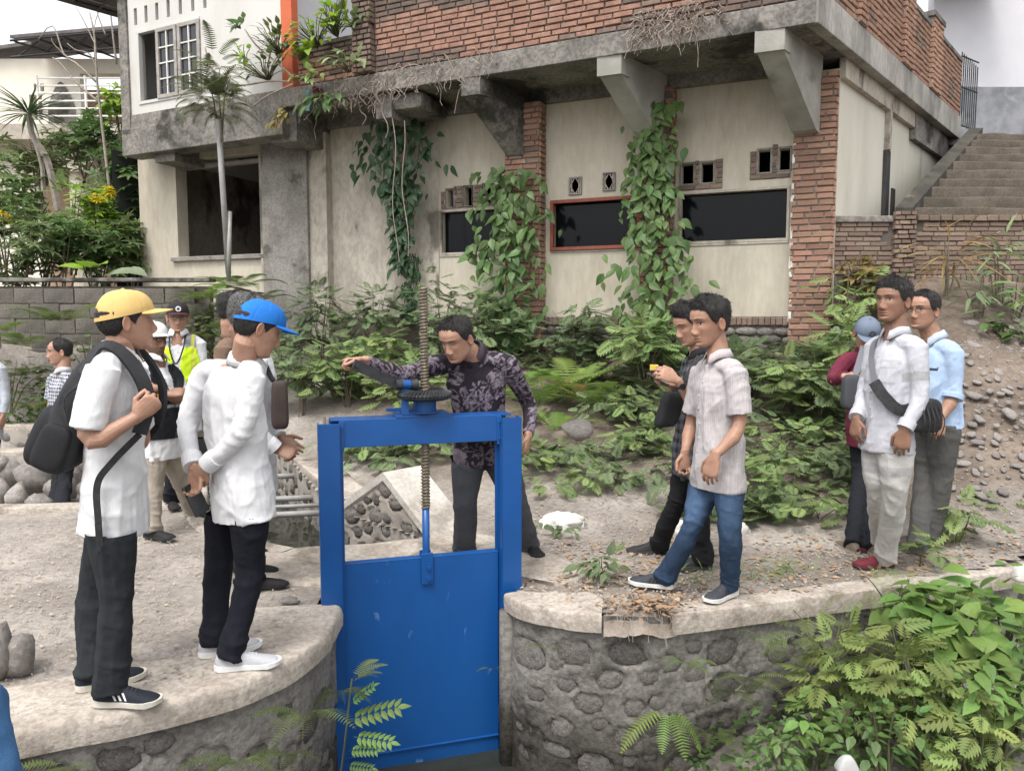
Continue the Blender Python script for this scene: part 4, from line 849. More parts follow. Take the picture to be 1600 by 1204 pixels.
# two rusty pipes / bamboo stumps standing behind the left post
for k, (px, dd) in enumerate(((507, 4.62), (514, 4.68))):
    p = at(px, 650, dd); q = np.array([p[0]-.01*k, p[1], 0]); V, F = tube([q, p+np.array([0, 0, -.01*k])], .011, 8)
    tag(obj('stake', V, F, M_root, None, q), 'thin wooden stake standing behind the left post of the blue gate' if k == 0 else 'second thin wooden stake, the right one behind the left blue post', 'stake', 'wooden stakes behind the gate post')
# ================================================================ people
SKIN = dict(tan=(.32, .182, .124), mid=(.37, .215, .15), dark=(.235, .128, .086), fair=(.43, .245, .165))
def mcloth(name, rough=.85, bump=.25, bs=220, c2=(.90, .90, .90), scale=9): return mat(name, (1, 1, 1), c2, scale, rough, bump, bs, .2, attr=True, wr=(7., .18))
M_cloth = mcloth('cloth'); M_denim = mcloth('denim', .9, .5, 320, (.80, .82, .85), 14); M_skin = mat('skin', (1, 1, 1), (.90, .85, .83), 26, .52, .12, 170, .4, attr=True)
M_hair = mat('hair', (.012, .010, .010), (.022, .019, .018), 60, .55, .8, 240, .4); M_hair_grey = mat('grey_hair', (.045, .043, .043), (.16, .155, .155), 90, .6, .8, 240, .35)
M_shoe = mcloth('shoe_upper', .7, .3, 260); M_sole = mat('shoe_sole', (1, 1, 1), (.85, .84, .82), 20, .7, .1, 90, attr=True)
M_plastic = mat('black_plastic', (.012, .012, .014), rough=.3, spec=.5); M_screen = mat('phone_screen', (.02, .022, .026), rough=.08, spec=.5); M_nylon = mat('black_nylon', (.017, .017, .019), (.03, .03, .032), 40, .8, .3, 240)
def remesh(V, F, vox, it=3, fac=.5):
    me = bpy.data.meshes.new('tmp'); me.from_pydata(np.asarray(V).tolist(), [], F if isinstance(F, list) else F.tolist()); me.update()
    o = bpy.data.objects.new('tmp', me); COL.objects.link(o)
    m = o.modifiers.new('r', 'REMESH'); m.mode = 'VOXEL'; m.voxel_size = vox
    if it: s = o.modifiers.new('s', 'SMOOTH'); s.iterations = it; s.factor = fac
    dg = bpy.context.evaluated_depsgraph_get(); dg.update(); e = o.evaluated_get(dg); em = e.to_mesh()
    v = np.empty(len(em.vertices)*3, np.float32); em.vertices.foreach_get('co', v); f = np.empty(len(em.loops), np.int32); em.loops.foreach_get('vertex_index', f)
    ok = len(em.loops) == 4*len(em.polygons); fl = f.reshape(-1, 4) if ok else [list(p.vertices) for p in em.polygons]
    e.to_mesh_clear(); bpy.data.objects.remove(o); bpy.data.meshes.remove(me); return v.reshape(-1, 3).astype(float), np.array(fl)
def nrm_rows(A): return A/(np.linalg.norm(A, axis=1, keepdims=True)+1e-12)
def vnormals(V, F):
    n = np.cross(V[F[:, 2]]-V[F[:, 0]], V[F[:, 3]]-V[F[:, 1]]); N = np.zeros_like(V)
    for k in range(4): np.add.at(N, F[:, k], n)
    return N/(np.linalg.norm(N, axis=1, keepdims=True)+1e-12)
def cap_tube(b, pts, rad, n=14, up=None):   # tube with rounded ends
    P = [np.asarray(p, float) for p in pts]; r = [np.array([q, q]) if np.ndim(q) == 0 else np.array(q, float) for q in rad]
    d0 = nrm(P[0]-P[1]); d1 = nrm(P[-1]-P[-2]); a = r[0].mean(); c = r[-1].mean()
    P = [P[0]+d0*a*.75, P[0]+d0*a*.45]+P+[P[-1]+d1*c*.45, P[-1]+d1*c*.75]; r = [r[0]*.35, r[0]*.78]+r+[r[-1]*.78, r[-1]*.35]
    b.tube(P, np.array(r), n, up=up)
def bez(P, ts):
    """Catmull-Rom through P sampled at parameter values (0..len-1)"""
    P = np.asarray(P, float); Q = np.vstack([2*P[0]-P[1], P, 2*P[-1]-P[-2]]); o = []
    for t in ts:
        i = min(int(t), len(P)-2); u = t-i; a, b_, c, d = Q[i:i+4]; o.append(.5*(2*b_+(c-a)*u+(2*a-5*b_+4*c-d)*u*u+(3*b_-a-3*c+d)*u**3))
    return np.array(o)
def pcurve(pts, x):
    p = np.array(sorted(pts)); g = np.linspace(p[0, 0], p[-1, 0], 500); v = np.interp(g, p[:, 0], p[:, 1]); k = 15; vv = np.convolve(np.pad(v, k, mode='edge'), np.ones(2*k+1)/(2*k+1), 'valid'); vv = np.r_[v[:3], vv[3:-3], v[-3:]]
    return np.interp(x, g, vv)
_fr = [(-.115, .066), (-.108, .080), (-.098, .087), (-.085, .086), (-.07, .088), (-.05, .090), (-.02, .089), (.005, .087), (.03, .095), (.055, .091), (.08, .074), (.1, .046), (.112, .018), (.1165, .0)]
_bk = [(-.115, .035), (-.1, .01), (-.08, -.03), (-.05, -.068), (-.02, -.09), (.01, -.1), (.04, -.104), (.07, -.094), (.09, -.073), (.105, -.043), (.113, -.018), (.1165, -.0)]
_wd = [(-.115, .018), (-.108, .032), (-.095, .043), (-.075, .053), (-.05, .060), (-.02, .066), (.0, .069), (.03, .0745), (.06, .073), (.085, .058), (.1, .041), (.112, .016), (.1165, .0)]
def head_grid(nph=112, nz=84, wide=1., jaw=1.):
    s = np.linspace(.004, .996, nz); z = -.115+.2315*(.45*s+.55*(.5-.5*np.cos(math.pi*s))); ph = np.linspace(-math.pi, math.pi, nph, endpoint=False); th = ph-.42*np.sin(ph)
    Z, T = np.meshgrid(z, th, indexing='ij'); f, bk, w = pcurve(_fr, Z), pcurve(_bk, Z), pcurve(_wd, Z)*wide
    w = w*(1+(jaw-1)*sstep(-.02, -.08, Z)); yc = np.where(Z < -.06, np.interp(Z, [-.115, -.06], [.045, 0]), 0.)
    cx, cy = np.sin(T), np.cos(T); e = .88
    X = w*np.sign(cx)*np.abs(cx)**e; Y = np.where(cy > 0, yc+(f-yc)*np.abs(cy)**e, yc+(bk-yc)*-np.abs(cy)**e*-1)
    Y = np.where(cy > 0, Y, yc+(bk-yc)*np.abs(cy)**e)
    ax = np.abs(X); fr = sstep(.1, .5, cy); g = lambda u, s_: np.exp(-(u/s_)**2)
    nose = np.interp(Z, [-.056, -.049, -.040, -.031, -.018, -.002, .012, .024], [0, .012, .021, .024, .017, .010, .004, 0]); ns = np.interp(Z, [-.05, -.038, -.02, .02], [.016, .0155, .010, .0085])
    dY = nose*g(X, ns)+.007*g(ax-.014, .007)*g(Z+.043, .008)
    dY += -.011*g(ax-.031, .016)*g(Z-.007, .0115)+.0055*g(ax-.0315, .012)*g(Z-.0065, .0065)+.0042*g(ax-.028, .024)*g(Z-.027, .0065)+.004*g(ax-.044, .017)*g(Z+.022, .016)
    dY += .0058*g(X, .021)*g(Z+.0635, .0052)+.0055*g(X, .019)*g(Z+.0755, .0055)-.0035*g(X, .024)*g(Z+.0695, .0022)-.004*g(X, .02)*g(Z+.086, .005)+.006*g(X, .019)*g(Z+.1, .012)-.002*g(ax-.028, .006)*g(Z+.052, .014)
    return X, Y+dY*fr, Z, T
def head_mesh(skin, hair_c, hairline=0., brow=1., beard=0., wide=1., jaw=1., closed=False, cap=False):
    X, Y, Z, T = head_grid(wide=wide, jaw=jaw); nz, nph = X.shape; sk = np.array(skin); at_ = np.abs(T); ax = np.abs(X); g = lambda u, s_: np.exp(-(u/s_)**2); fr = (np.cos(T) > .25)
    C = np.tile(sk, (nz, nph, 1)); P = np.stack([X*60, Y*60, Z*60], -1); C *= (1+.05*noise3(P)[..., None])
    def blend(C, m, c): return C*(1-m[..., None])+np.array(c)*m[..., None]
    C = blend(C, .35*g(ax-.04, .018)*g(Z+.02, .02)*fr, sk*np.array([1.06, .86, .84])); C = blend(C, .3*g(X, .014)*g(Z+.036, .014)*fr, sk*np.array([1.05, .85, .83]))
    lip = np.clip(g(X, .021)**.6*(g(Z+.064, .0045)+g(Z+.075, .0045)), 0, 1)*fr; C = blend(C, .75*sstep(.3, .8, lip), sk*np.array([.80, .56, .56])); C = blend(C, .8*g(X, .022)*g(Z+.0695, .0014)*fr, sk*.28)
    C = blend(C, .55*g(ax-.0085, .004)*g(Z+.0495, .003)*fr, sk*.3)
    eb = sstep(.35, .7, g(ax-.031, .018)**.5*g(Z-.0255-.003*np.cos((ax-.031)*60), .0042))*fr*(ax > .011); C = blend(C, .95*eb*brow, np.array(hair_c)*.8+.004)
    C = blend(C, .35*g(ax-.031, .018)*g(Z-.006, .011)*fr, sk*.62)
    if closed: C = blend(C, .85*sstep(.4, .7, g(ax-.0315, .0135)**.5*g(Z-.0005, .0022))*fr, sk*.16)
    else:
        al = sstep(.40, .55, g(ax-.0315, .0125)**.6*g(Z-.0055, .0042))*fr; C = blend(C, al, (.42, .37, .34)); C = blend(C, sstep(.4, .6, g(ax-.0315, .006)*g(Z-.0055, .006))*fr*al, (.008, .006, .005)); C = blend(C, .97*sstep(.25, .6, g(ax-.0315, .0145)**.5*g(Z-.0092, .0019))*fr, sk*.1)
    if beard:
        m = np.clip(beard*(sstep(-.045, -.062, Z)*(np.cos(T) > -.1)*(1-lip)*(1-.8*g(X, .02)*g(Z+.058, .004)*0)), 0, 1); C = blend(C, m*.75, np.array(hair_c)*1.2+.01)
    # hairline
    zh = np.interp(at_, [0, .45, .8, 1.0, 1.18, 1.42, 1.6, 1.9, 2.4, 3.15], [.068+hairline, .066+hairline*1.2, .058+hairline*1.2, .05+hairline*.5, .018, -.008, .0, -.038, -.055, -.060])
    hm = sstep(-.006, .009, Z-zh+.006*noise3(np.stack([T*16, Z*40, 0*Z], -1))); C = blend(C, .92*hm, hair_c)
    V = np.stack([X, Y, Z], -1).reshape(-1, 3); Fq = []
    i, j = np.meshgrid(np.arange(nz-1), np.arange(nph), indexing='ij'); b = i*nph+j; b2 = i*nph+(j+1) % nph; Fq = np.stack([b, b2, b2+nph, b+nph], -1).reshape(-1, 4)[:, ::-1].tolist()
    Fq += [list(range(nph)), [(nz-1)*nph+k for k in range(nph)][::-1]]
    return V, Fq, C.reshape(-1, 3), hm, (X, Y, Z, T)
def ear(side):
    nu, nv = 12, 10; U, Vv = np.meshgrid(np.linspace(0, 2*math.pi, nu, endpoint=False), np.linspace(.02, math.pi-.02, nv), indexing='ij')
    x = np.cos(U)*np.sin(Vv); y = np.sin(U)*np.sin(Vv); z = np.cos(Vv); rr = np.sqrt(y*y+z*z)
    X = .0085*x-.006*np.exp(-((rr-.25)/.4)**2)*(x > 0)+.004*np.exp(-((rr-.85)/.2)**2)*(x > 0); Y = y*(.0185-.004*(z < 0)*np.abs(z)); Zz = z*.032
    X, Y = X*math.cos(.42)-Y*math.sin(.42)*-1*-1, X*math.sin(.42)*0+Y*math.cos(.42)+0*X
    V = np.stack([side*(X+.0745), Y-.012, Zz-.012+.12*(Y)], -1).reshape(-1, 3); b = np.arange(nu)[:, None]*nv+np.arange(nv-1)[None]; b2 = ((np.arange(nu)+1) % nu)[:, None]*nv+np.arange(nv-1)[None]
    F = np.stack([b, b2, b2+1, b+1], -1).reshape(-1, 4); return V, (F if side < 0 else F[:, ::-1]).tolist()
def hair_mesh(G_, hm, th, seed, quiff=0., cut=None, hl=0.):
    X, Y, Z, T = G_; nz, nph = X.shape; c = np.array([0, -.008, .015]); P = np.stack([X, Y, Z], -1); D = P-c; D /= np.linalg.norm(D, axis=-1, keepdims=True)
    m = hm.copy(); zt2 = np.interp(np.abs(T), [0, .45, .8, 1.0, 1.18, 1.42, 1.6, 1.9, 2.4, 3.15], [.068+hl, .066+hl*1.2, .058+hl*1.2, .05+hl*.5, .018, -.008, .0, -.038, -.055, -.060]); rise = sstep(-.006, .030, Z-zt2+.008*noise3(np.stack([T*22, Z*50, 0*Z+seed], -1)))
    if cut is not None: m = m*sstep(cut+.012, cut-.002, Z)
    n = .35*noise3(np.stack([T*14, Z*30+seed, 0*Z], -1))+.3*noise3(np.stack([T*34, Z*36, 0*Z+seed], -1))+.25*noise3(np.stack([X*45, Y*45, Z*45+seed], -1))
    top = sstep(.02, .09, Z); k = th*(.30+.70*top)*(1+.95*n)+quiff*np.exp(-(T/.75)**2)*sstep(.06, .085, Z); H = P+D*(k*rise*m**.5+.0015*m-.002*(1-m))[..., None]
    i, j = np.meshgrid(np.arange(nz-1), np.arange(nph), indexing='ij'); b = i*nph+j; b2 = i*nph+(j+1) % nph; F = np.stack([b, b+nph, b2+nph, b2], -1).reshape(-1, 4)
    mm = m.ravel(); F = F[(mm[F] > .02).any(1)]; V = H.reshape(-1, 3); return V, F.tolist()+[[(nz-1)*nph+k2 for k2 in range(nph)]]
def cap_parts(opening=True, tall=.121):
    nt, nr = 180, 26; th = np.linspace(-math.pi, math.pi, nt, endpoint=False); t = np.linspace(0, 1, nr); TT, Tr = np.meshgrid(th, t, indexing='ij')
    zb = .022+.024*np.cos(TT); w = pcurve(_wd, np.full(1, .035))[0]+.010; fr_, bk_ = .104, -.111
    rf = np.cos(Tr*math.pi/2)**np.where(np.cos(TT) > 0, .70, .80); Zc = zb+(tall-zb)*np.sin(Tr*math.pi/2)**1.02
    seam = sum(np.exp(-(((TT-a+math.pi) % (2*math.pi)-math.pi)/.026)**2) for a in (0, 1.05, 2.1, math.pi, -1.05, -2.1)); k = rf*(1-.022*seam)+.012*noise3(np.stack([TT*2, Tr*3, 0*TT], -1))*(Tr > .1)
    X = w*np.sin(TT)*k; Y = np.where(np.cos(TT) > 0, fr_, -bk_)*np.cos(TT)*k-.003*Tr; V = np.stack([X, Y, Zc], -1).reshape(-1, 3)
    a = np.arange(nt)[:, None]*nr+np.arange(nr-1)[None]; b = ((np.arange(nt)+1) % nt)[:, None]*nr+np.arange(nr-1)[None]; F = np.stack([a, b, b+1, a+1], -1).reshape(-1, 4)
    if opening:
        cT = TT.ravel()[F].mean(1); cT = np.where(np.abs(cT) < 1e-9, math.pi, cT); dT = np.minimum(np.abs(TT.ravel()[F]-math.pi), np.abs(TT.ravel()[F]+math.pi)).mean(1); cz = (Zc-zb).ravel()[F].mean(1); F = F[~((cz > .013) & ((dT/.50)**2+((cz-.013)/.042)**2 < 1))]
    nb, mb = 26, 7; p = np.linspace(-1.12, 1.12, nb); q = np.linspace(0, 1, mb); PP, Q = np.meshgrid(p, q, indexing='ij'); ix, iy = w*np.sin(PP)*.99, fr_*np.cos(PP)*.99; ext = .072*np.cos(PP/1.12*math.pi/2)**.55
    BX = ix*(1+.04*Q); BY = iy+ext*Q; BZ = .022+.024*np.cos(PP)+.004-.10*Q*ext-1.6*BX**2*Q-.004*(1-Q); top = np.stack([BX, BY, BZ], -1); bot = top-np.array([0, 0, .0045]); BV = np.vstack([top.reshape(-1, 3), bot.reshape(-1, 3)]); g = grid_faces(nb, mb); n = nb*mb
    BF = g.tolist()+(g[:, ::-1]+n).tolist()+[[i*mb+mb-1, i*mb+mb-1+n, (i+1)*mb+mb-1+n, (i+1)*mb+mb-1][::-1] for i in range(nb-1)]
    return V, F.tolist(), BV, BF
def hand(b, W_, d, n, right, curl, scale=1., spread=.0, thumb=.6):
    """palm, four unequal curled fingers, thumb from the side of the palm"""
    d = nrm(d); n = nrm(n-d*np.dot(n, d)); t = nrm(np.cross(d, n)) if right else nrm(np.cross(n, d)); s = scale
    cap_tube(b, [W_-d*.02*s, W_+d*.015*s, W_+d*.05*s+n*.004*s, W_+d*.088*s+n*.006*s], [(.026*s, .0195*s), (.029*s, .0175*s), (.040*s, .0155*s), (.0405*s, .012*s)], 14, up=t)
    for k, (o, ln, r_) in enumerate(((.033, .073, .0083), (.0115, .081, .0085), (-.0105, .076, .0083), (-.0315, .060, .0073))):
        p = W_+d*(.084-.006*abs(k-1.2))*s+t*o*s+n*.004*s; pts = [p-d*.02*s, p]; a = 0; fd = nrm(d+t*o*spread*14)
        for q, (fq, cq) in enumerate(((.45, .75), (.31, 1.05), (.24, .8))):
            a += curl*cq*(1+.06*k); p = p+(fd*math.cos(a)+n*math.sin(a))*ln*fq*s; pts.append(p)
        cap_tube(b, pts, [r_*s, r_*s*1.05, r_*s, r_*s*.92, r_*s*.8], 9)
    p = W_+d*.022*s+t*.026*s+n*.005*s; d1 = nrm(d*.62+t*.62+n*.35*thumb*1.4); d2 = nrm(d*.9+t*(.35-.5*thumb)+n*.5*thumb); cap_tube(b, [p-d1*.012*s, p, p+d1*.038*s, p+d1*.038*s+d2*.03*s, p+d1*.038*s+d2*.05*s], [.013*s, .0135*s, .0108*s, .0098*s, .0082*s], 9)
def shoe(parent, heel, toe_dir, ln, upper_c, sole_c, kind='sneaker', stripes=None, lab=None, toe_c=None, trim=None):
    f = nrm(np.array([toe_dir[0], toe_dir[1], 0])); up = np.array([0, 0, 1.]); rt = np.cross(f, up); L = ln
    nu, na = 26, 20; U = np.linspace(0, 1, nu)
    hw = np.interp(U, [0, .03, .1, .25, .45, .65, .8, .92, .98, 1], [.012, .024, .032, .034, .034, .043, .046, .037, .022, .006]); oy = np.interp(U, [0, .5, .8, 1], [0, 0, .004, .006])
    ht = np.interp(U, [0, .02, .08, .2, .32, .42, .55, .7, .85, .95, 1], [.05, .068, .082, .082, .084, .082, .066, .052, .043, .034, .018]) if kind != 'loafer' else np.interp(U, [0, .02, .08, .25, .4, .55, .7, .85, .95, 1], [.04, .055, .062, .055, .056, .054, .046, .038, .030, .016])
    st_ = .026 if kind != 'loafer' else .018
    V = []
    for i, u in enumerate(U):
        for j in range(na):
            a = math.pi*j/(na-1); w_ = hw[i]*.95*(abs(math.cos(a))**.75)*np.sign(math.cos(a)); h_ = st_*.6+(ht[i]-st_*.6)*math.sin(a)**.8
            if .12 < u < .34 and kind != 'loafer': w_ *= (1-.18*math.sin(a))
            V.append(heel+f*u*L+rt*(w_+oy[i])+up*h_)
    V = np.array(V); Fq = grid_faces(nu, na); C = np.tile(np.array(upper_c), (len(V), 1)).reshape(nu, na, 3)
    if toe_c is not None: C[21:, :] = toe_c
    if kind == 'sneaker': C[2:9, 8:12] = np.array(upper_c)*.55
    o = obj('shoe', V, Fq, M_shoe, parent, smooth=True, colors=C.reshape(-1, 3)); tag(o, lab)
    m = 34; A = np.linspace(0, 1, m); hv = np.interp(A, U, hw)*1.07; ov = np.interp(A, U, oy); up_c = np.interp(A, [0, .3, .7, 1], [.030, .024, .022, .030])*(st_/.026); lo = np.interp(A, [0, .06, .8, 1], [.006, 0, 0, .012])
    ring = [(A[k], hv[k]+ov[k], k) for k in range(m)]+[(A[k], -hv[k]+ov[k], k) for k in range(m-2, 0, -1)]; n = len(ring); B = [heel+f*(a*1.03-.012)*L+rt*w_*.97+up*(lo[k]+.001) for a, w_, k in ring]; Tt = [heel+f*(a*1.03-.012)*L+rt*w_+up*up_c[k] for a, w_, k in ring]
    obj('sole', B+Tt, [list(range(n)), [n+i for i in range(n)][::-1]]+[[i, n+i, n+(i+1) % n, (i+1) % n] for i in range(n)], M_sole, o, colors=np.tile(np.array(sole_c), (2*n, 1)))
    if kind == 'sneaker':
        b = MB()
        for k in range(5):
            u = .40+k*.055; h_ = np.interp(u, U, ht); w2 = np.interp(u, U, hw)*.45; b.tube([heel+f*u*L+rt*-w2+up*(h_-.004), heel+f*(u+.012)*L+up*(h_+.002), heel+f*(u+.004)*L+rt*w2+up*(h_-.004)], .003, 5)
        b.build('lace', mat_cache('lace_%d' % int(sum(upper_c)*100), tuple(np.clip(np.array(trim if trim is not None else upper_c)*1.0+.01, 0, .8))), o)
    if stripes is not None:
        for side in (-1, 1):
            for k in range(3):
                b = MB()
                u0 = .36+k*.075; pts = []
                for (uu, hh) in ((u0+.0, .030), (u0+.032, .030), (u0-.02, .060), (u0-.052, .060)):
                    i = int(np.clip(uu, 0, 1)*(nu-1)); H = ht[i]; s_ = min(1, max(0, (hh-st_*.6)/(H-st_*.6)))**(1/.8); a = math.asin(min(1, s_)); w_ = hw[i]*.95*math.cos(a)**.75+.0025; pts.append(heel+f*uu*L+rt*(side*w_+oy[i])+up*hh)
                b.add(pts, [[0, 1, 2, 3]] if side > 0 else [[3, 2, 1, 0]]); b.build('stripe', stripes, o)
    return o
_mc = {}
def mat_cache(name, c, rough=.7, **k):
    if name not in _mc: _mc[name] = mat(name, c, rough=rough, **k)
    return _mc[name]
def fold(P, seed, fx=(1, 1, 1), f=1.): 
    q = P*np.array(fx)*f; n = noise3(q*7+seed); m = noise3(q*15+seed*2+.2*n[:, None]); return np.clip(1-np.abs(n)*2.4, -.3, 1)**2*np.sign(1-np.abs(n)*2.4)*1.3+.5*np.clip(1-np.abs(m)*2.6, 0, 1)**1.5-.35
def person(label, d0, J, feet, skin='mid', fl=.26, shirt=None, trousers=None, head=None, hands=None, shoes=None, vox=.0048, build=1., belly=0., hair='hair', seed=0, sleeve='long', cloth_col=None, gz=None, hem=.20, tuck=False, pants_col=None, legs=True, up_head=None):
    """J: joints as survey sight lines (px, py, depth offset); feet: heel/toe sight lines on the ground"""
    p = {k: at(v[0], v[1], d0+v[2]) for k, v in J.items()}; sk = np.array(SKIN[skin]) if isinstance(skin, str) else np.array(skin)
    fz = lambda x, y: max(float(zt(x, y))-.012, 0) if gz is None else gz
    ft = {}
    for s, v in feet.items():
        h = gp(v[0], v[1], gz or 0); t = gp(v[2], v[3], gz or 0)
        for _ in range(3): h = gp(v[0], v[1], fz(h[0], h[1])+.004); t = gp(v[2], v[3], fz(t[0], t[1])+.004)
        h[2] = fz(h[0], h[1])+.004; d = nrm(np.array([t[0]-h[0], t[1]-h[1], 0])); ft[s] = (h, d)
    base = np.mean([v[0] for v in ft.values()], axis=0) if ft else np.array([p['pelvis'][0], p['pelvis'][1], gz or 0])
    T = thing('person', label, 'person', base)
    up = np.array([0, 0, 1.]); p['SR'] = p['SR']+up*.024; p['SL'] = p['SL']+up*.024; SR, SL, PV = p['SR'], p['SL'], p['pelvis']; mid = (SR+SL)/2; axis_ = nrm(mid-PV); rt = nrm(SR-SL); rt = nrm(rt-axis_*np.dot(rt, axis_)); fw = np.cross(axis_, rt)
    hr = p['HR']-p['HL'] if 'HR' in p else rt; hr = nrm(hr*np.array([1, 1, .2])); hf = np.cross(up, hr)
    Lt = np.linalg.norm(mid-PV); NK = mid+axis_*.058*build if 'neck' not in p else p['neck']; HC = p['head']; hd = head or {}
    hy = nrm(hd.get('face', fw)); hup = nrm(up-hy*np.dot(up, hy)) if up_head is None else nrm(up_head-hy*np.dot(up_head, hy)); hx = np.cross(hy, hup); HB = np.stack([hx, hy, hup]); hs = hd.get('size', 1.)*1.0
    toW = lambda V: HC+(np.asarray(V)*hs)@HB
    # ---- body: neck, clavicles, arms and hands remeshed into one skin; the head joins it at the throat
    b = MB(); nb = HC-hup*.075*hs-hy*.022*hs
    cap_tube(b, [NK-axis_*.10, NK-axis_*.02, (NK+nb)/2-hy*.004, nb, nb+hup*.05], [.07*build, .066*build, .060*build, .058*build, .055], 16)
    cap_tube(b, [SR-rt*.05-axis_*.02, NK-axis_*.085, SL+rt*.05-axis_*.02], [.034, .04, .034], 10); cap_tube(b, [mid, (mid+PV)/2, PV], [.06, .06, .07], 10)
    for s in 'RL':
        S, E, W_ = p['S'+s], p['E'+s], p['W'+s]; q = bez([S, E, W_], [0, .33, .66, .9, 1.1, 1.35, 1.65, 2]); cap_tube(b, q, np.array([.036, .042, .041, .0355, .036, .0405, .031, .0235])*build, 14)
        h_ = (hands or {}).get(s, {}); dd = nrm(h_.get('d', W_-E)); nn_ = np.asarray(h_.get('n', -rt if s == 'R' else rt), float); hand(b, W_, dd, nn_, s == 'R', h_.get('curl', .35), h_.get('scale', 1.), h_.get('spread', 0), h_.get('thumb', .6))
    V, F = remesh(np.vstack(b.V), b.F, vox, 1, .5); C = np.tile(sk, (len(V), 1))*(1+.06*noise3(V*50)[:, None])*(1-.10*np.clip(noise3(V*140)[:, None], 0, 1))
    body = MB(); body.add(V, F, 0, C)
    if legs and ft:
        for s in ft: a_ = ft[s][0]+ft[s][1]*fl*.22+up*.07; lb_ = MB(); V, F = tube(bez([p['H'+s], p['K'+s], a_], [0, .5, 1, 1.4, 2]), [.034, .034, .032, .032, .03], 8); body.add(V, F, 0, np.tile(sk, (len(V), 1)))
    hc = dict(hair=(.012, .010, .010), grey=(.075, .072, .072))[hair]
    V, F, C, hm, G_ = head_mesh(sk, hc, hd.get('hairline', 0), hd.get('brow', 1), hd.get('beard', 0), hd.get('wide', 1.), hd.get('jaw', 1.), hd.get('closed', False)); body.add(toW(V), F, 0, C)
    for s in (-1, 1): V, F = ear(s); body.add(toW(V), F, 0, np.tile(sk*np.array([1.02, .92, .9]), (len(V), 1)))
    body.build('body', M_skin, T, smooth=True, colors=True)
    if hd.get('hair', True):
        V, F = hair_mesh(G_, hm, hd.get('thick', .016), seed, hd.get('quiff', 0), .03 if hd.get('cap') else None, hd.get('hairline', 0)); ho = obj('hair', toW(V), F, M_hair if hair == 'hair' else M_hair_grey, T, smooth=True)
        rg = np.random.default_rng(seed+50); Fa = np.array([f for f in F if len(f) == 4]); cen = V[Fa].mean(1); nn = nrm_rows(np.cross(V[Fa[:, 2]]-V[Fa[:, 0]], V[Fa[:, 3]]-V[Fa[:, 1]])); nn *= np.sign((nn*(cen-[0, -.008, .015])).sum(1))[:, None]; hv = hm.ravel(); okf = np.where((hv[Fa].min(1) > .75) & ((cen[:, 2] < .005) if hd.get('cap') else True))[0]; pk = okf[rg.integers(0, len(okf), 1500)]; c_ = cen[pk]; n_ = nn[pk]
        fl_ = np.where(c_[:, 2:3] > .075, np.array([[.25, .9, .05]])*np.sign(c_[:, 1:2]+.03)+rg.normal(0, .45, (1500, 3)), np.array([[0, -.35, -1.]])+rg.normal(0, .3, (1500, 3))); tg = nrm_rows(fl_-n_*(fl_*n_).sum(1)[:, None]); sd = np.cross(n_, tg); ln = (rg.uniform(.012, .026, (1500, 1))*min(1, hd.get('thick', .016)/.014)); w_ = .0011
        tip = c_+tg*ln+n_*rg.uniform(.0, .006, (1500, 1)); mid_ = c_+tg*ln*.5+n_*.004; Vs = np.stack([c_-sd*w_, c_+sd*w_, mid_+sd*w_, mid_-sd*w_, tip], 1).reshape(-1, 3); k5 = np.arange(1500)*5; Fs = [[a, a+1, a+2, a+3] for a in k5]+[[a+3, a+2, a+4] for a in k5]
        tag(obj('strands', toW(Vs), Fs, M_hair if hair == 'hair' else M_hair_grey, ho), None, None, None, 'stuff')
    if hd.get('cap'):
        cp = hd['cap']; V, F, BV, BF = cap_parts(cp.get('open', True)); c = obj('cap', toW(V), F, mat_cache(cp['name'], cp['c'], .85, c2=tuple(np.array(cp['c'])*.85), scale=7, bump=.2, bscale=200), T, smooth=True)
        obj('brim', toW(BV), BF, mat_cache(cp['name']+'_brim', cp.get('bc', cp['c']), .85, bump=.2, bscale=200), c, smooth=True)
        b = MB(); b.tube([toW([0, -.003, .118]), toW([0, -.003, .124]), toW([0, -.003, .127])], [.009, .008, .003], 10); b.build('cap_button', mat_cache(cp['name'], cp['c']), c, smooth=True)
        if cp.get('badge'): 
            A = np.linspace(0, 2*math.pi, 20, endpoint=False); bb = MB()
            for r0, r1, mi in cp['badge']:
                P = [];
                for a in A: 
                    for r_ in (r0, r1): P.append(toW([r_*math.cos(a), .1115-.30*abs(r_*math.sin(a)+.0)*0-.012*((.075+r_*math.sin(a)-.05)/.05)**2+.003-4.2*(r_*math.cos(a))**2, .075+r_*math.sin(a)]))
                bb.add(P, [[2*i, 2*i+1, (2*i+3) % 40, (2*i+2) % 40] for i in range(20)], mi)
            bb.build('badge', [mat_cache('badge_white', (.6, .6, .6)), mat_cache('badge_dark', (.05, .05, .055))], c)
    # ---- shirt
    if shirt is not None:
        b = MB(); kb = build; ts = [-hem/Lt, -.12, 0, .2, .42, .62, .80, .92, 1.0, 1.07]; hw = np.array([.184, .180, .174, .164, .160, .170, .172, .150, .100, .066])*kb; hdp = np.array([.136, .133, .128, .120+belly*.6, .118+belly, .122+belly*.4, .116, .098, .078, .066])*kb
        if tuck: ts[0] = -.10; ts[1] = -.06
        ups = []; pts = []
        for t_ in ts: c = PV+axis_*Lt*max(t_, 0)+(up*.3+axis_*.7)*Lt*min(t_, 0); k = np.clip(t_, 0, 1); pts.append(c+fw*belly*.5*np.exp(-((t_-.35)/.25)**2)); ups.append(nrm(hr*(1-k)+rt*k))
        b.tube(pts, np.stack([hw, hdp], 1), 28, up=np.array(ups))
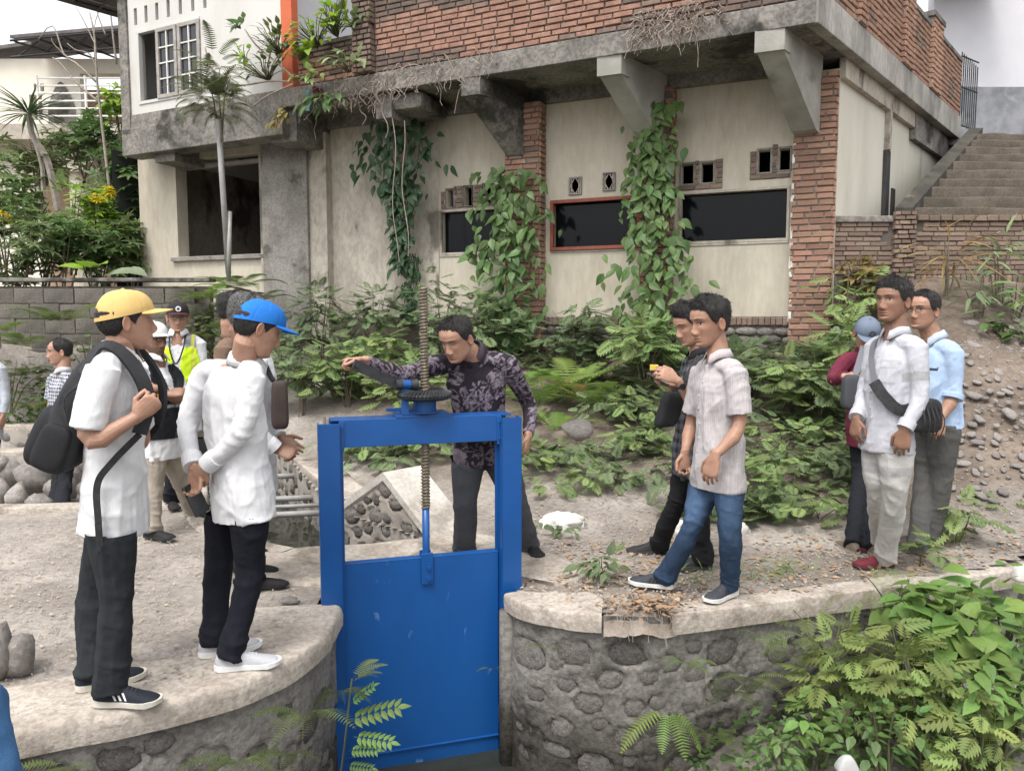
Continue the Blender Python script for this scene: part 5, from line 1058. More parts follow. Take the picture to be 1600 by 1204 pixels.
        for s, sg in (('R', 1), ('L', -1)):
            S, E, W_ = p['S'+s], p['E'+s], p['W'+s]; cap_tube(b, [NK-axis_*.05, (NK*.35+S*.65)-axis_*.012, S-rt*sg*.01], [.060*kb, .060*kb, .058*kb], 14)
            if sleeve == 'none': cap_tube(b, [S-rt*sg*.02, S-rt*sg*.02+(E-S)*.08], [.075*kb, .07*kb], 14); continue
            if sleeve == 'short': q = bez([S, E, W_], [0, .2, .45, .80]); rr = [.070, .072, .070, .072]
            elif sleeve == 'rolled': q = bez([S, E, W_], [0, .3, .6, .9, 1.12]); rr = [.066, .063, .057, .054, .057]
            else: q = bez([S, E, W_], [0, .3, .6, .85, 1.05, 1.3, 1.65, 1.93]); rr = [.066, .062, .056, .052, .051, .048, .042, .037]
            b.tube(q, np.array(rr)*kb, 18)
            if sleeve != 'short' : cap_tube(b, [S-rt*sg*.005, S-rt*sg*.005+(E-S)*.06], [.060*kb, .061*kb], 14)
        V, F = remesh(np.vstack(b.V), b.F, .0085, 5, .5); N = vnormals(V, F)
        q = V-PV; X, Y, Zl = q@rt, q@fw, q@axis_; arm = np.zeros(len(V)); el = np.zeros(len(V))
        for s in 'RL':
            S, E, W_ = p['S'+s], p['E'+s], p['W'+s]
            for A_, B_ in ((S, E), (E, W_)):
                L_ = np.linalg.norm(B_-A_); t_ = np.clip(((V-A_)@(B_-A_))/L_**2, 0, 1); dist = np.linalg.norm(V-(A_+t_[:, None]*(B_-A_)), axis=1); arm = np.maximum(arm, sstep(.10, .06, dist)*(t_ > .05))
            el = np.maximum(el, np.exp(-(np.linalg.norm(V-E, axis=1)/.09)**2)); el = np.maximum(el, .8*np.exp(-(np.linalg.norm(V-S+axis_*.06, axis=1)/.09)**2)*(np.abs(Y) < .2))
        Pl = np.stack([X, Y, Zl], 1); D = .0095*fold(Pl, seed+3.1, (1.2, 1.2, .42))*(1-arm)*sstep(Lt*1.0, Lt*.4, Zl)+.0055*fold(Pl@np.array([[.8, 0, .6], [0, 1, 0], [-.6, 0, .8]]), seed+9, (.6, .6, 1.2))*(1-arm)+.0095*fold(Pl@np.array([[.76, .2, .62], [-.3, .95, .1], [-.57, -.25, .78]]), seed+5, (.55, .55, 1.7), 1.25)*np.clip(.7*el+.16*arm, 0, 1)
        D += .0025*noise3(Pl*5+seed)+.0016*(1-np.abs(noise3(Pl*26+seed))*2)
        front = (Y > .03) & (arm < .4); D += .003*(np.abs(X) < .017)*front
        D += shirt.get('pocket', 0)*.0035*((np.abs(np.abs(X)-.075) < .047) & (np.abs(Zl-Lt*.66) < .058) & (Y > .02) & (arm < .6))
        V = V+N*(D-.004)[:, None]; col_ = np.array(shirt['c']); C = np.tile(col_, (len(V), 1)).astype(float)
        if shirt.get('fn'): C = shirt['fn'](C, X, Y, Zl, Lt, arm, V, p)
        so = obj('shirt', V, F, shirt.get('m', M_cloth), T, smooth=True, colors=C); tag(so, shirt.get('label'))
        if shirt.get('collar', True):
            cc = np.array(shirt.get('collar_c', shirt['c'])); nA = 30; A = np.linspace(.30, 2*math.pi-.30, nA); cb = NK+axis_*.012; nd = nrm(nb-NK+axis_*.12); ce = nrm(rt-nd*np.dot(rt, nd)); cf = np.cross(nd, ce); P = []
            for a in A:
                k = np.exp(-((min(a, 2*math.pi-a)-.3)/.5)**2); dr = ce*math.sin(a)+cf*math.cos(a); r0 = .062*kb
                P += [cb+dr*r0+nd*(.0-.012*k), cb+dr*(r0-.004)+nd*(.038-.022*k), cb+dr*(r0+.006)+nd*(.036-.022*k), cb+dr*(r0+.024+.012*k)+nd*(-.008-.032*k), cb+dr*(r0+.020+.012*k)+nd*(-.009-.032*k)]
            obj('collar', P, grid_faces(nA, 5), M_cloth, so, smooth=False, colors=np.tile(cc, (len(P), 1)))
        if shirt.get('buttons'):
            bb = MB()
            for t_ in np.linspace(.08, .88, 6):
                c = PV+axis_*Lt*t_; cand = V[(np.abs(X-.0) < .012) & (np.abs(Zl-Lt*t_) < .012) & (Y > .02)]
                if len(cand): q_ = cand[np.argmax((cand-PV)@fw)]; bb.tube([q_, q_+fw*.004], .006, 8)
            if bb.V: bb.build('button', mat_cache('button', (.45, .43, .4)), so)
        if shirt.get('cuff'):
            for s in 'RL':
                S, E, W_ = p['S'+s], p['E'+s], p['W'+s]; q = bez([S, E, W_], dict(long=[1.72, 1.8, 1.97], rolled=[.98, 1.02, 1.14], short=[.72, .76, .82])[sleeve]); V2, F2 = tube(q, np.array(dict(long=[.045, .0465, .045], rolled=[.061, .064, .063], short=[.076, .077, .076])[sleeve])*kb, 20); obj('cuff', V2, F2, M_cloth, so, smooth=False, colors=np.tile(col_*.98, (len(V2), 1)))
        geo = (V, F, vnormals(V, F), X, Y, Zl, arm, Lt)
    # ---- trousers
    if trousers is not None and ft:
        b = MB(); kb = build; HRp, HLp = p['HR'], p['HL']; hm_ = (HRp+HLp)/2
        b.tube([hm_-up*.07, hm_-up*.02, hm_+up*.06, PV+up*.10, PV+up*.17], np.array([(.13, .10), (.158, .120), (.158, .118), (.150, .110), (.142, .104)])*kb, 26, up=np.array([hr]*5))
        knees = []; ank = []
        for s in ft:
            h, d = ft[s]; a_ = h+d*fl*.24+up*.045; K = p['K'+s]; H_ = p['H'+s]; q = bez([H_, K, a_], [0, .25, .55, .85, 1.0, 1.2, 1.5, 1.75, 2.0]); w_ = trousers.get('w', 1.); rr = np.array([.092, .094, .083, .070, .067, .066, .064, .063, .066])*kb*w_; b.tube(q, rr, 20); cap_tube(b, [H_-up*.02, H_+up*.02], [.09*kb, .09*kb], 14); knees.append(K); ank.append(a_)
        V, F = remesh(np.vstack(b.V), b.F, .0085, 4, .5)
        if not tuck: zz_ = (V-PV)@(up*.3+axis_*.7)/1.0; F = F[(zz_[F] < -hem+.035).all(1)]
        N = vnormals(V, F); kw = sum(np.exp(-(np.linalg.norm(V-k, axis=1)/.11)**2) for k in knees); aw = sum(np.exp(-(np.linalg.norm(V-k, axis=1)/.15)**2) for k in ank); hw_ = np.exp(-((V-hm_)@up/.10)**2)
        D = .0065*fold(V, seed+1, (1.1, 1.1, .35))+.0125*fold(V@np.array([[1, 0, .35], [0, 1, 0], [-.35, 0, 1]]), seed+2, (.5, .5, 1.7))*np.clip(kw*.7+aw*1.1+hw_*.55, 0, 1.2)+.003*noise3(V*6)+.0018*(1-np.abs(noise3(V*24+seed))*2)
        V = V+N*(D-.004)[:, None]; C = np.tile(np.array(trousers['c']), (len(V), 1)).astype(float)
        if trousers.get('fn'): C = trousers['fn'](C, V, p, hm_, knees, ank, N, hf)
        tag(obj('trousers', V, F, trousers.get('m', M_cloth), T, smooth=True, colors=C), trousers.get('label'))
    for s, (h, d) in ft.items():
        if shoes: shoe(T, h, d, fl, **{k: v for k, v in shoes.items()})
    p.update(rt=rt, fw=fw, ax=axis_, NK=NK, mid=mid, Lt=Lt, T=T, toW=toW, hy=hy, hup=hup, hx=hx, feet=ft, geo=(geo if shirt is not None else None), HB=HB, hr=hr, hf=hf); return p
def garment(P, name, mask, paint, off, lab=None):
    """outer layer (vest) cut from the shirt surface and set off from it"""
    V, F, N, X, Y, Z, arm, Lt = P['geo']; m = mask(X, Y, Z, arm, Lt); keep = m[F].all(1); F2 = F[keep]; used = np.unique(F2); mp = -np.ones(len(V), int); mp[used] = np.arange(len(used)); Vo = V[used]+N[used]*off; C = paint(X[used], Y[used], Z[used], Lt)
    Fo = mp[F2]; n = len(Vo); E = {}
    for f in Fo:
        for i in range(4): a, b = int(f[i]), int(f[(i+1) % 4]); E[(a, b)] = 1
    rim = [[b, a, a+n, b+n] for (a, b) in E if (b, a) not in E]
    return tag(obj(name, np.vstack([Vo, V[used]-N[used]*.004]), Fo.tolist()+rim, M_cloth, P['T'], smooth=True, colors=np.vstack([C, C])), lab)
def strap(parent, name, pts, w, m, nrm_from, th=.004, n=40, label=None):
    """flat webbing along a curve, its face turned away from the point nrm_from"""
    Q = smooth_line(pts, n); Tn = np.gradient(Q, axis=0); Tn /= np.linalg.norm(Tn, axis=1, keepdims=True); V = []
    for i in range(n):
        o = Q[i]-np.asarray(nrm_from, float) if np.ndim(nrm_from) == 1 else np.asarray(nrm_from)[min(i, len(nrm_from)-1)]; o = nrm(o-Tn[i]*np.dot(o, Tn[i])); s = np.cross(Tn[i], o)
        V += [Q[i]+s*w/2+o*th, Q[i]-s*w/2+o*th, Q[i]-s*w/2-o*th, Q[i]+s*w/2-o*th]
    F = [[i*4+j, i*4+(j+1) % 4, (i+1)*4+(j+1) % 4, (i+1)*4+j] for i in range(n-1) for j in range(4)]+[[3, 2, 1, 0], [(n-1)*4+k for k in range(4)]]
    return tag(obj(name, V, F, m, parent), label)
def soft_box(c, ax, size, seed, vox=.012, tp=.75, name='bag', m=None, parent=None, loc=None, bulge=.25, smooth_it=6):
    """stuffed fabric volume: rounded box with noise folds"""
    nu, nv = 30, 24; U, Vv = np.meshgrid(np.linspace(0, 2*math.pi, nu, endpoint=False), np.linspace(.03, math.pi-.03, nv), indexing='ij'); e = .45
    sp = lambda x: np.sign(x)*np.abs(x)**e; x, y, z = sp(np.cos(U))*sp(np.sin(Vv)), sp(np.sin(U))*sp(np.sin(Vv)), sp(np.cos(Vv)); k = 1-(1-tp)*(z*.5+.5)**1.5
    P = np.stack([x*size[0]/2*k, y*size[1]/2*k, z*size[2]/2], -1); P *= (1+.05*noise3(P*9+seed)+.04*(1-np.abs(noise3(P*14+seed))*1.5))[..., None]
    V = np.asarray(c)+P.reshape(-1, 3)@np.asarray(ax); a = np.arange(nu)[:, None]*nv+np.arange(nv-1)[None]; b = ((np.arange(nu)+1) % nu)[:, None]*nv+np.arange(nv-1)[None]; F = np.stack([a, b, b+1, a+1], -1).reshape(-1, 4)[:, ::-1]
    F = F.tolist()+[[i*nv for i in range(nu)], [i*nv+nv-1 for i in range(nu)][::-1]]
    return obj(name, V, F, m, parent, loc, smooth=True)
def phone(p, c, d, n, label, sz=(.075, .155, .009)):
    d = nrm(d); n = nrm(n-d*np.dot(n, d)); x = np.cross(d, n); o = MB().box(c, sz, np.stack([x, d, n]), bev=.004).build('phone', M_plastic, None, c); tag(o, label, 'phone'); b = MB(); b.box(np.asarray(c)+n*.0048, (sz[0]*.92, sz[1]*.95, .001), np.stack([x, d, n])); b.build('screen', M_screen, o); return o
def watch(p, s, label=None, t_=1.88, face=None, wide=.012):
    q = bez([p['S'+s], p['E'+s], p['W'+s]], [t_-.03, t_, t_+.03]); o = MB(); o.tube(q, .031, 18); o = o.build('wristwatch', M_plastic, p['T'], smooth=False); n = nrm(face); n = nrm(n-nrm(q[2]-q[0])*np.dot(n, nrm(q[2]-q[0]))); b = MB(); b.tube([q[1]+n*.026, q[1]+n*.039], .019, 18); d = b.build('watch_face', M_black_iron, o); return o
def glasses(p, c=(.02, .02, .02)):
    b = MB(); tw = p['toW']
    for s in (-1, 1):
        A = np.linspace(0, 2*math.pi, 15); b.tube([tw([s*.033+.024*math.cos(a), .100-.004*abs(math.cos(a)), .004+.016*math.sin(a)]) for a in A], .0017, 5); b.tube([tw([s*.056, .096, .008]), tw([s*.076, .05, .008]), tw([s*.080, -.01, .002])], .0016, 5)
    b.tube([tw([-.01, .102, .008]), tw([.01, .102, .008])], .0017, 5); b.build('spectacles', mat_cache('spectacle_frame', c, .4), p['T'])
# ================================================================ the cast
def V3(*a): return np.array(a, float)
WHITE = (.66, .66, .68); BLACKT = (.013, .014, .018); DKNAVY = (.010, .011, .017)
def leaf_print(seed, base, l1, n=150, R0=.05):
    r = np.random.default_rng(seed)
    def fn(C, X, Y, Z, Lt, arm, V, p):
        U = np.where(np.abs(Y) > np.abs(X)*1.2, X, np.sign(X)*(np.abs(X)+.0)+np.sign(X)*np.abs(Y)*.8)+np.where(Y < 0, 3., 0)
        Q = np.stack([U, Z], 1)
        for k in range(n*3):
            j = r.integers(0, len(V)); c = Q[j]; sel = (np.abs(Q-c) < R0*1.4).all(1) & (np.linalg.norm(V-V[j], axis=1) < R0*1.5)
            d = Q[sel]-c; ang = np.arctan2(d[:, 1], d[:, 0]); rad = np.hypot(d[:, 0], d[:, 1]); npet = r.integers(5, 9); a0 = r.uniform(0, 6); R_ = R0*r.uniform(.6, 1.25)
            pet = np.cos((ang-a0)*npet/2)**2; m = (pet > .62+.25*rad/R_) & (rad < R_) & (rad > .006)
            if r.random() < .25: m = (rad < R_*.35) & (np.sin(ang*3+rad*200) > -.4)
            ii = np.where(sel)[0][m]; C[ii] = np.array(l1)*r.uniform(.45, 1.15)+np.array(base)*.3
        return C
    return fn
def checks(a, b, s):
    def fn(C, X, Y, Z, Lt, arm, V, p):
        U = X+.9*Y; m = ((np.floor(U/s)+np.floor(Z/s)) % 2) > .5; h = (np.floor(U/s) % 2 > .5) & (np.floor(Z/s) % 2 > .5); C[:] = np.array(a); C[m] = (np.array(a)+np.array(b))/2; C[h] = b; return C
    return fn
def pin(c1, c2, s):
    def fn(C, X, Y, Z, Lt, arm, V, p):
        U = X+.9*Y; C[:] = c1; C[(np.mod(U, s) < s*.38)] = c2; C[(np.mod(Z, s*3) < s*.4)] = (np.array(c1)+np.array(c2))/2; return C
    return fn
# ---- 1 yellow cap, backpack
P1 = person('person in a yellow cap and white shirt wearing a dark grey backpack', 3.2,
    dict(head=(197, 501, 0), SR=(163, 582, -.17), SL=(206, 585, .17), ER=(138, 686, -.24), WR=(213, 651, -.17), EL=(218, 690, .2), WL=(222, 632, .06), pelvis=(178, 768, 0), HR=(172, 795, -.09), HL=(182, 795, .09), KR=(182, 935, -.11), KL=(150, 930, .10)),
    dict(R=(147, 1100, 250, 1098), L=(118, 1080, 216, 1056)), 'mid', .275, dict(c=(.60, .60, .61), pocket=1, cuff=False, buttons=False), dict(c=(.022, .025, .028), w=1.08, m=M_denim),
    dict(face=V3(.80, .60, .03), size=1.06, hairline=0, thick=.013, cap=dict(name='yellow_cap', c=(.58, .40, .15), open=True)),
    dict(R=dict(d=V3(.62, .1, .55), n=V3(-.4, .9, .3), curl=1.25, thumb=.9), L=dict(d=V3(.3, -.2, .8), n=V3(-.5, -.7, 0), curl=1.25)),
    dict(upper_c=(.016, .019, .028), sole_c=(.55, .52, .46), stripes=mat_cache('white_stripe', (.62, .6, .57)), trim=(.02, .02, .03)), .0036, 1.0, seed=1, sleeve='short', gz=.006, hem=.17)
bc = P1['PV'] if 'PV' in P1 else P1['pelvis']
bk = P1['mid']-P1['fw']*.16-P1['ax']*.20; fw, rt, ax_ = P1['fw'], P1['rt'], P1['ax']
axb = np.stack([rt, nrm(fw-ax_*.30), nrm(ax_+fw*.30)])
M_pack = mat('charcoal_pack_fabric', (.030, .031, .035), (.022, .022, .025), 8, .8, .35, 240); M_pack2 = mat('black_pack_fabric', (.016, .017, .019), (.012, .012, .014), 8, .75, .35, 240)
bp = soft_box(bk, axb, (.28, .17, .47), 4, tp=.50, name='backpack', m=M_pack, loc=bk)
tag(bp, 'dark grey school style backpack on the back of the man in the yellow cap', 'backpack')
soft_box(bk-axb[2]*.11-axb[1]*.03, axb, (.275, .16, .26), 9, tp=.88, name='lower_panel', m=M_pack2, parent=bp)
soft_box(bk-axb[2]*.13+axb[0]*.12+axb[1]*.0, axb, (.06, .13, .19), 19, tp=.85, name='side_pocket', m=M_pack2, parent=bp)
sh = lambda s, f, u: P1['mid']+rt*s+fw*f+ax_*u
for s in (1, -1):
    e = P1['SR'] if s > 0 else P1['SL']; c0 = P1['mid']+rt*s*.115
    strap(bp, 'shoulder_strap', [c0-fw*.10-ax_*.02, c0-fw*.03+ax_*.095, c0+fw*.055+ax_*.065, c0+fw*.13-ax_*.04, c0+fw*.15-ax_*.14, c0+fw*.13+rt*s*.02-ax_*.25], .062, M_pack, P1['mid']-ax_*.15, .007)
    strap(bp, 'webbing', [c0+fw*.132+rt*s*.02-ax_*.25, c0+fw*.05+rt*s*.085-ax_*.36, c0-fw*.0+rt*s*.085-ax_*.45, c0+fw*.01+rt*s*.09-ax_*.60, c0+fw*.02+rt*s*.085-ax_*.72], .026, M_nylon, P1['mid']-ax_*.4, .002)
strap(bp, 'compression_strap', [bk+axb[0]*.13+axb[2]*.20+axb[1]*.05, bk+axb[0]*.145+axb[2]*.08-axb[1]*.02, bk+axb[0]*.16-axb[2]*.02+axb[1]*.03], .02, M_nylon, bk, .003)
b = MB(); b.tube([bk+axb[2]*.25+axb[1]*.09+rt*.03, bk+axb[2]*.30+axb[1]*.1, bk+axb[2]*.25+axb[1]*.09-rt*.03], .008, 8); b.build('grab_loop', M_nylon, bp)
# ---- 2 blue cap
P2 = person('person in a bright blue cap and white long sleeved shirt holding hands behind the back', 3.5,
    dict(neck=(384, 566, .03), head=(404, 512, 0), SR=(394, 594, -.12), SL=(322, 588, .16), ER=(377, 674, -.17), WR=(322, 728, -.13), EL=(293, 660, .10), WL=(303, 732, -.08), pelvis=(376, 748, 0), HR=(388, 785, -.08), HL=(356, 783, .08), KR=(388, 900, -.06), KL=(340, 895, .08)),
    dict(R=(336, 1047, 438, 1036), L=(310, 1027, 405, 1008)), 'mid', .285, dict(c=(.61, .61, .625), cuff=True, collar=True), dict(c=DKNAVY, w=.97, m=M_denim),
    dict(face=V3(.76, .52, -.40), size=1.06, thick=.014, cap=dict(name='blue_cap', c=(.012, .145, .50), open=True)),
    dict(R=dict(d=V3(-.75, .35, -.55), n=V3(.2, .9, -.2), curl=1.05), L=dict(d=V3(.12, -.12, -1), n=V3(-.3, -.8, 0), curl=.75)),
    dict(upper_c=(.43, .43, .45), sole_c=(.70, .70, .70), trim=(.45, .45, .47)), .0036, 1.0, belly=.012, seed=2, gz=.006, hem=.19)
watch(P2, 'L', face=V3(-.4, -1, 0))
wl_ = P2['WL']; phone(P2, wl_+V3(.01, -.015, -.135), V3(.35, .1, -.9), V3(.75, -.6, .2), 'dark smartphone held behind the back by the man in the blue cap', (.076, .15, .010))
# ---- 3 grey haired man behind him
P3 = person('person with grey hair behind the blue cap, gesturing with an open hand', 4.45,
    dict(neck=(392, 550, 0), head=(386, 496, 0), SR=(402, 566, -.17), SL=(400, 560, .17), ER=(392, 655, -.2), WR=(432, 702, -.15), EL=(408, 645, .2), WL=(438, 684, .1), pelvis=(394, 715, 0), HR=(396, 740, -.08), HL=(396, 738, .08), KR=(396, 825, -.08), KL=(390, 820, .08)),
    dict(R=(378, 918, 438, 915), L=(366, 895, 425, 893)), 'dark', .27, dict(c=(.62, .62, .64), cuff=True), dict(c=BLACKT),
    dict(face=V3(.93, .15, -.3), size=1.06, thick=.02), dict(R=dict(d=V3(.8, -.1, -.2), n=V3(-.2, .6, -.6), curl=1.2), L=dict(d=V3(.72, -.25, -.5), n=V3(.25, -.85, .4), curl=.16, spread=.03, thumb=.1, scale=1.1)),
    dict(upper_c=(.022, .021, .021), sole_c=(.018, .017, .017), kind='loafer'), .0042, 1.02, hair='grey', seed=3, sleeve='long')
b_ = at(437, 632, 4.28); sb = soft_box(b_, np.stack([V3(.9, .3, 0), V3(-.3, .9, 0), V3(0, 0, 1)]), (.10, .08, .27), 5, tp=.9, name='sling_bag', m=mat('brown_bag', (.05, .034, .03), (.04, .028, .026), 9, .7, .3, 160), loc=b_); tag(sb, 'dark brown sling bag hanging on the chest of the grey haired man', 'bag')
strap(sb, 'strap', [b_+V3(0, 0, .12), at(424, 590, 4.3), at(408, 555, 4.32)], .03, M_nylon, P3['mid'], .003)
# ---- 3b
P3b = person('person with black hair and brown shirt mostly hidden behind the grey haired man', 5.1,
    dict(head=(366, 487, 0), SR=(352, 548, -.14), SL=(376, 546, .18), ER=(345, 615, -.18), WR=(360, 665, -.1), EL=(385, 610, .2), WL=(390, 660, .15), pelvis=(366, 672, 0), HR=(362, 690, -.08), HL=(370, 690, .08), KR=(365, 775, -.08), KL=(372, 772, .08)),
    dict(R=(352, 876, 402, 874), L=(356, 866, 406, 864)), 'mid', .26, dict(c=(.16, .105, .075)), dict(c=BLACKT), dict(face=V3(.9, .35, -.1), size=1.04, thick=.016), None, dict(upper_c=(.02, .02, .02), sole_c=(.03, .03, .03), kind='loafer'), .0065, seed=4)
# ---- 4 black vest, arms crossed
def vest_paint(C, X, Y, Z, Lt, arm, V, p):
    m = (np.abs(Z-Lt*.50) < .014) & (arm < .5); C[m] = (.36, .37, .39)
    m = (np.abs(Z-Lt*.66) < .030) & (np.abs(X-.085) < .034) & (Y > 0); C[m] = (.60, .36, .02); m = (np.abs(Z-Lt*.655) < .018) & (np.abs(X-.085-.4*(Z-Lt*.655)) < .009) & (Y > 0); C[m] = (.03, .05, .16)
    m = (np.abs(Z-Lt*.66) < .012) & (np.abs(X+.085) < .04) & (Y > 0); C[m] = (.12, .22, .42); m = (np.abs(X) < .004) & (Y > 0); C[m] = (.05, .05, .055); return C
J4 = dict(head=(240, 529, 0), neck=(243, 562, 0), SR=(222, 588, -.14), SL=(268, 586, .13), ER=(226, 640, -.22), WR=(262, 616, -.36), EL=(281, 622, .02), WL=(243, 606, -.30), pelvis=(250, 682, 0), HR=(240, 700, -.09), HL=(264, 700, .08), KR=(240, 762, -.12), KL=(284, 752, .22))
P4 = person('person in a white cap and black vest with arms crossed beside the canal', 5.65, J4, dict(R=(226, 838, 256, 841), L=(291, 806, 323, 809)), 'dark', .265, dict(c=(.62, .62, .63), buttons=False), dict(c=(.33, .29, .24)),
    dict(face=V3(.86, -.45, -.1), size=1.06, beard=.8, cap=dict(name='white_cap', c=(.58, .58, .57), open=False)), dict(R=dict(d=V3(.9, .2, .2), n=V3(0, .6, -.6), curl=.5), L=dict(d=V3(-.9, -.2, 0), n=V3(0, .8, -.3), curl=.7)),
    dict(upper_c=(.022, .022, .024), sole_c=(.03, .03, .03), kind='loafer'), .006, 1.03, belly=.02, seed=5, sleeve='short', hem=.16)
watch(P4, 'L', face=V3(0, -1, .3), t_=1.85); glasses(P4)
def vmask(op, grow, lo, hi=1.12):
    def f(X, Y, Z, arm, Lt): return (((X/.186)**2+(Y/.175)**2) < 1) & (Z > lo*Lt) & (Z < hi*Lt) & ((Y < 0) | (np.abs(X) > op+np.clip(Z/Lt-.5, 0, 1)*grow)) & (np.abs(X) < .172-.03*np.clip(Z/Lt-.7, 0, 1)/.3)
    return f
garment(P4, 'vest', vmask(.003, .09, .0), lambda X, Y, Z, Lt: vest_paint(np.tile(np.array((.016, .017, .02)), (len(X), 1)), X, Y, Z, Lt, np.zeros(len(X)), None, None), .012)
# ---- 5 hi-vis vest
def hiv(C, X, Y, Z, Lt, arm, V, p):
    C[:] = (.52, .72, .02); m = Z > Lt*.93; C[m] = (.30, .31, .32); m = np.abs(Z-Lt*.14) < .028; C[m] = (.40, .41, .42); m = (np.abs(np.abs(X)-.115) < .012) & (Y > 0) & (Z > Lt*.3); C[m] = (.58, .60, .10)
    m = (np.abs(Z-Lt*.58) < .012) & (np.abs(X-.10) < .035) & (Y > 0); C[m] = (.03, .03, .03); return C
P5 = person('person in a yellow high visibility vest and black cap standing at the back', 6.4,
    dict(neck=(279, 523, 0), head=(278, 495, 0), SR=(249, 541, -.02), SL=(310, 540, .06), ER=(244, 595, 0), WR=(246, 640, -.05), EL=(316, 596, .05), WL=(312, 640, 0), pelvis=(280, 636, 0), HR=(269, 658, 0), HL=(291, 657, .02), KR=(270, 725, -.04), KL=(288, 724, .0)),
    dict(R=(264, 788, 276, 797), L=(284, 784, 298, 793)), 'mid', .27, dict(c=(.60, .60, .62), buttons=True), dict(c=BLACKT), dict(face=V3(.42, -.88, -.12), size=1.06, brow=1, cap=dict(name='black_cap', c=(.022, .018, .020), open=False, bc=(.06, .018, .03), badge=[(.0, .012, 1), (.012, .02, 0), (.02, .023, 1)])),
    None, dict(upper_c=(.02, .02, .02), sole_c=(.02, .02, .02), kind='loafer'), .0062, 1.0, seed=6)
vo = garment(P5, 'vest', vmask(.010, .085, .02), lambda X, Y, Z, Lt: hiv(np.zeros((len(X), 3)), X, Y, Z, Lt, np.zeros(len(X)), None, None), .012, 'high visibility vest with grey shoulders'); glasses(P5)
def flat_text(txt, size, parent, c, right, up_, m, name='lettering', ext=.001):
    cu = bpy.data.curves.new('t', 'FONT'); cu.body = txt; cu.size = size; cu.extrude = ext; cu.align_x = 'CENTER'; cu.align_y = 'CENTER'; cu.resolution_u = 2; o = bpy.data.objects.new('t', cu); COL.objects.link(o); dg = bpy.context.evaluated_depsgraph_get(); dg.update(); e = o.evaluated_get(dg); em = e.to_mesh(); V = np.array([v.co[:] for v in em.vertices]); F = [list(p.vertices) for p in em.polygons]; e.to_mesh_clear(); bpy.data.objects.remove(o); bpy.data.curves.remove(cu)
    n = np.cross(right, up_); return obj(name, np.asarray(c)+V[:, :1]*right+V[:, 1:2]*up_+V[:, 2:3]*n, F, m, parent)
lm = mat_cache('vest_print', (.03, .03, .025)); rr_ = P5['rt']; e_ = -rr_; cL = P5['pelvis']+P5['ax']*P5['Lt']*.72+rr_*.095+P5['fw']*.142; nn_ = nrm(P5['fw']+rr_*.45); e_ = nrm(np.cross(P5['ax'], nn_))
flat_text('PU', .058, vo, cL+nn_*.010, e_, P5['ax'], lm, ext=.0015)
b = MB()
for dx, dz, sx, sz in ((0, .036, .076, .005), (0, -.036, .076, .005), (.036, 0, .005, .076), (-.036, 0, .005, .076)): b.box(cL+nn_*.010+e_*dx+P5['ax']*dz, (sx, .003, sz), np.stack([e_, nn_, P5['ax']]))
b.build('emblem', lm, vo)
ly = MB(); n0 = P5['NK']; f5, r5, a5 = P5['fw'], P5['rt'], P5['ax']
strap(P5['T'], 'lanyard', [n0+r5*.06+f5*.05, n0+r5*.05+f5*.125-a5*.12, n0+f5*.145-a5*.24, n0-r5*.05+f5*.125-a5*.12, n0-r5*.06+f5*.05], .012, M_nylon, P5['mid']-a5*.2, .002)
# ---- 6 far man, 7 man at the frame edge
P6 = person('person in a checked short sleeved shirt standing alone far back near the block wall', 7.2,
    dict(head=(94, 549, 0), SR=(86, 594, .13), SL=(110, 594, -.13), ER=(80, 632, .16), WR=(74, 668, .08), EL=(117, 634, -.16), WL=(112, 670, -.15), pelvis=(100, 672, 0), HR=(95, 690, .07), HL=(104, 690, -.07), KR=(94, 742, .06), KL=(103, 744, -.06)),
    dict(R=(98, 796, 78, 799), L=(106, 802, 86, 806)), 'mid', .26, dict(fn=checks((.50, .51, .54), (.03, .035, .07), .016), c=(.5, .5, .54)), dict(c=BLACKT), dict(face=V3(-.86, -.5, -.08), size=1.04, hairline=.026, thick=.006, brow=.8), None, dict(upper_c=(.02, .02, .02), sole_c=(.02, .02, .02), kind='loafer'), .0068, .98, seed=7, sleeve='short', gz=-.2)
P7 = person('person in a light grey long sleeved shirt cut off by the left edge', 7.6,
    dict(head=(-24, 536, 0), SR=(0, 578, 0), SL=(-52, 578, .05), ER=(8, 616, 0), WR=(5, 648, -.04), EL=(-60, 618, 0), WL=(-58, 655, 0), pelvis=(-26, 655, 0), HR=(-16, 675, 0), HL=(-38, 675, 0), KR=(-16, 730, 0), KL=(-38, 730, 0)),
    dict(R=(-14, 780, -10, 772), L=(-38, 780, -42, 772)), 'mid', .26, dict(c=(.40, .43, .47)), dict(c=(.02, .024, .04)), dict(face=V3(-.3, .9, 0), thick=.014), None, dict(upper_c=(.02, .02, .02), sole_c=(.02, .02, .02), kind='loafer'), .008, seed=8, gz=-.2)
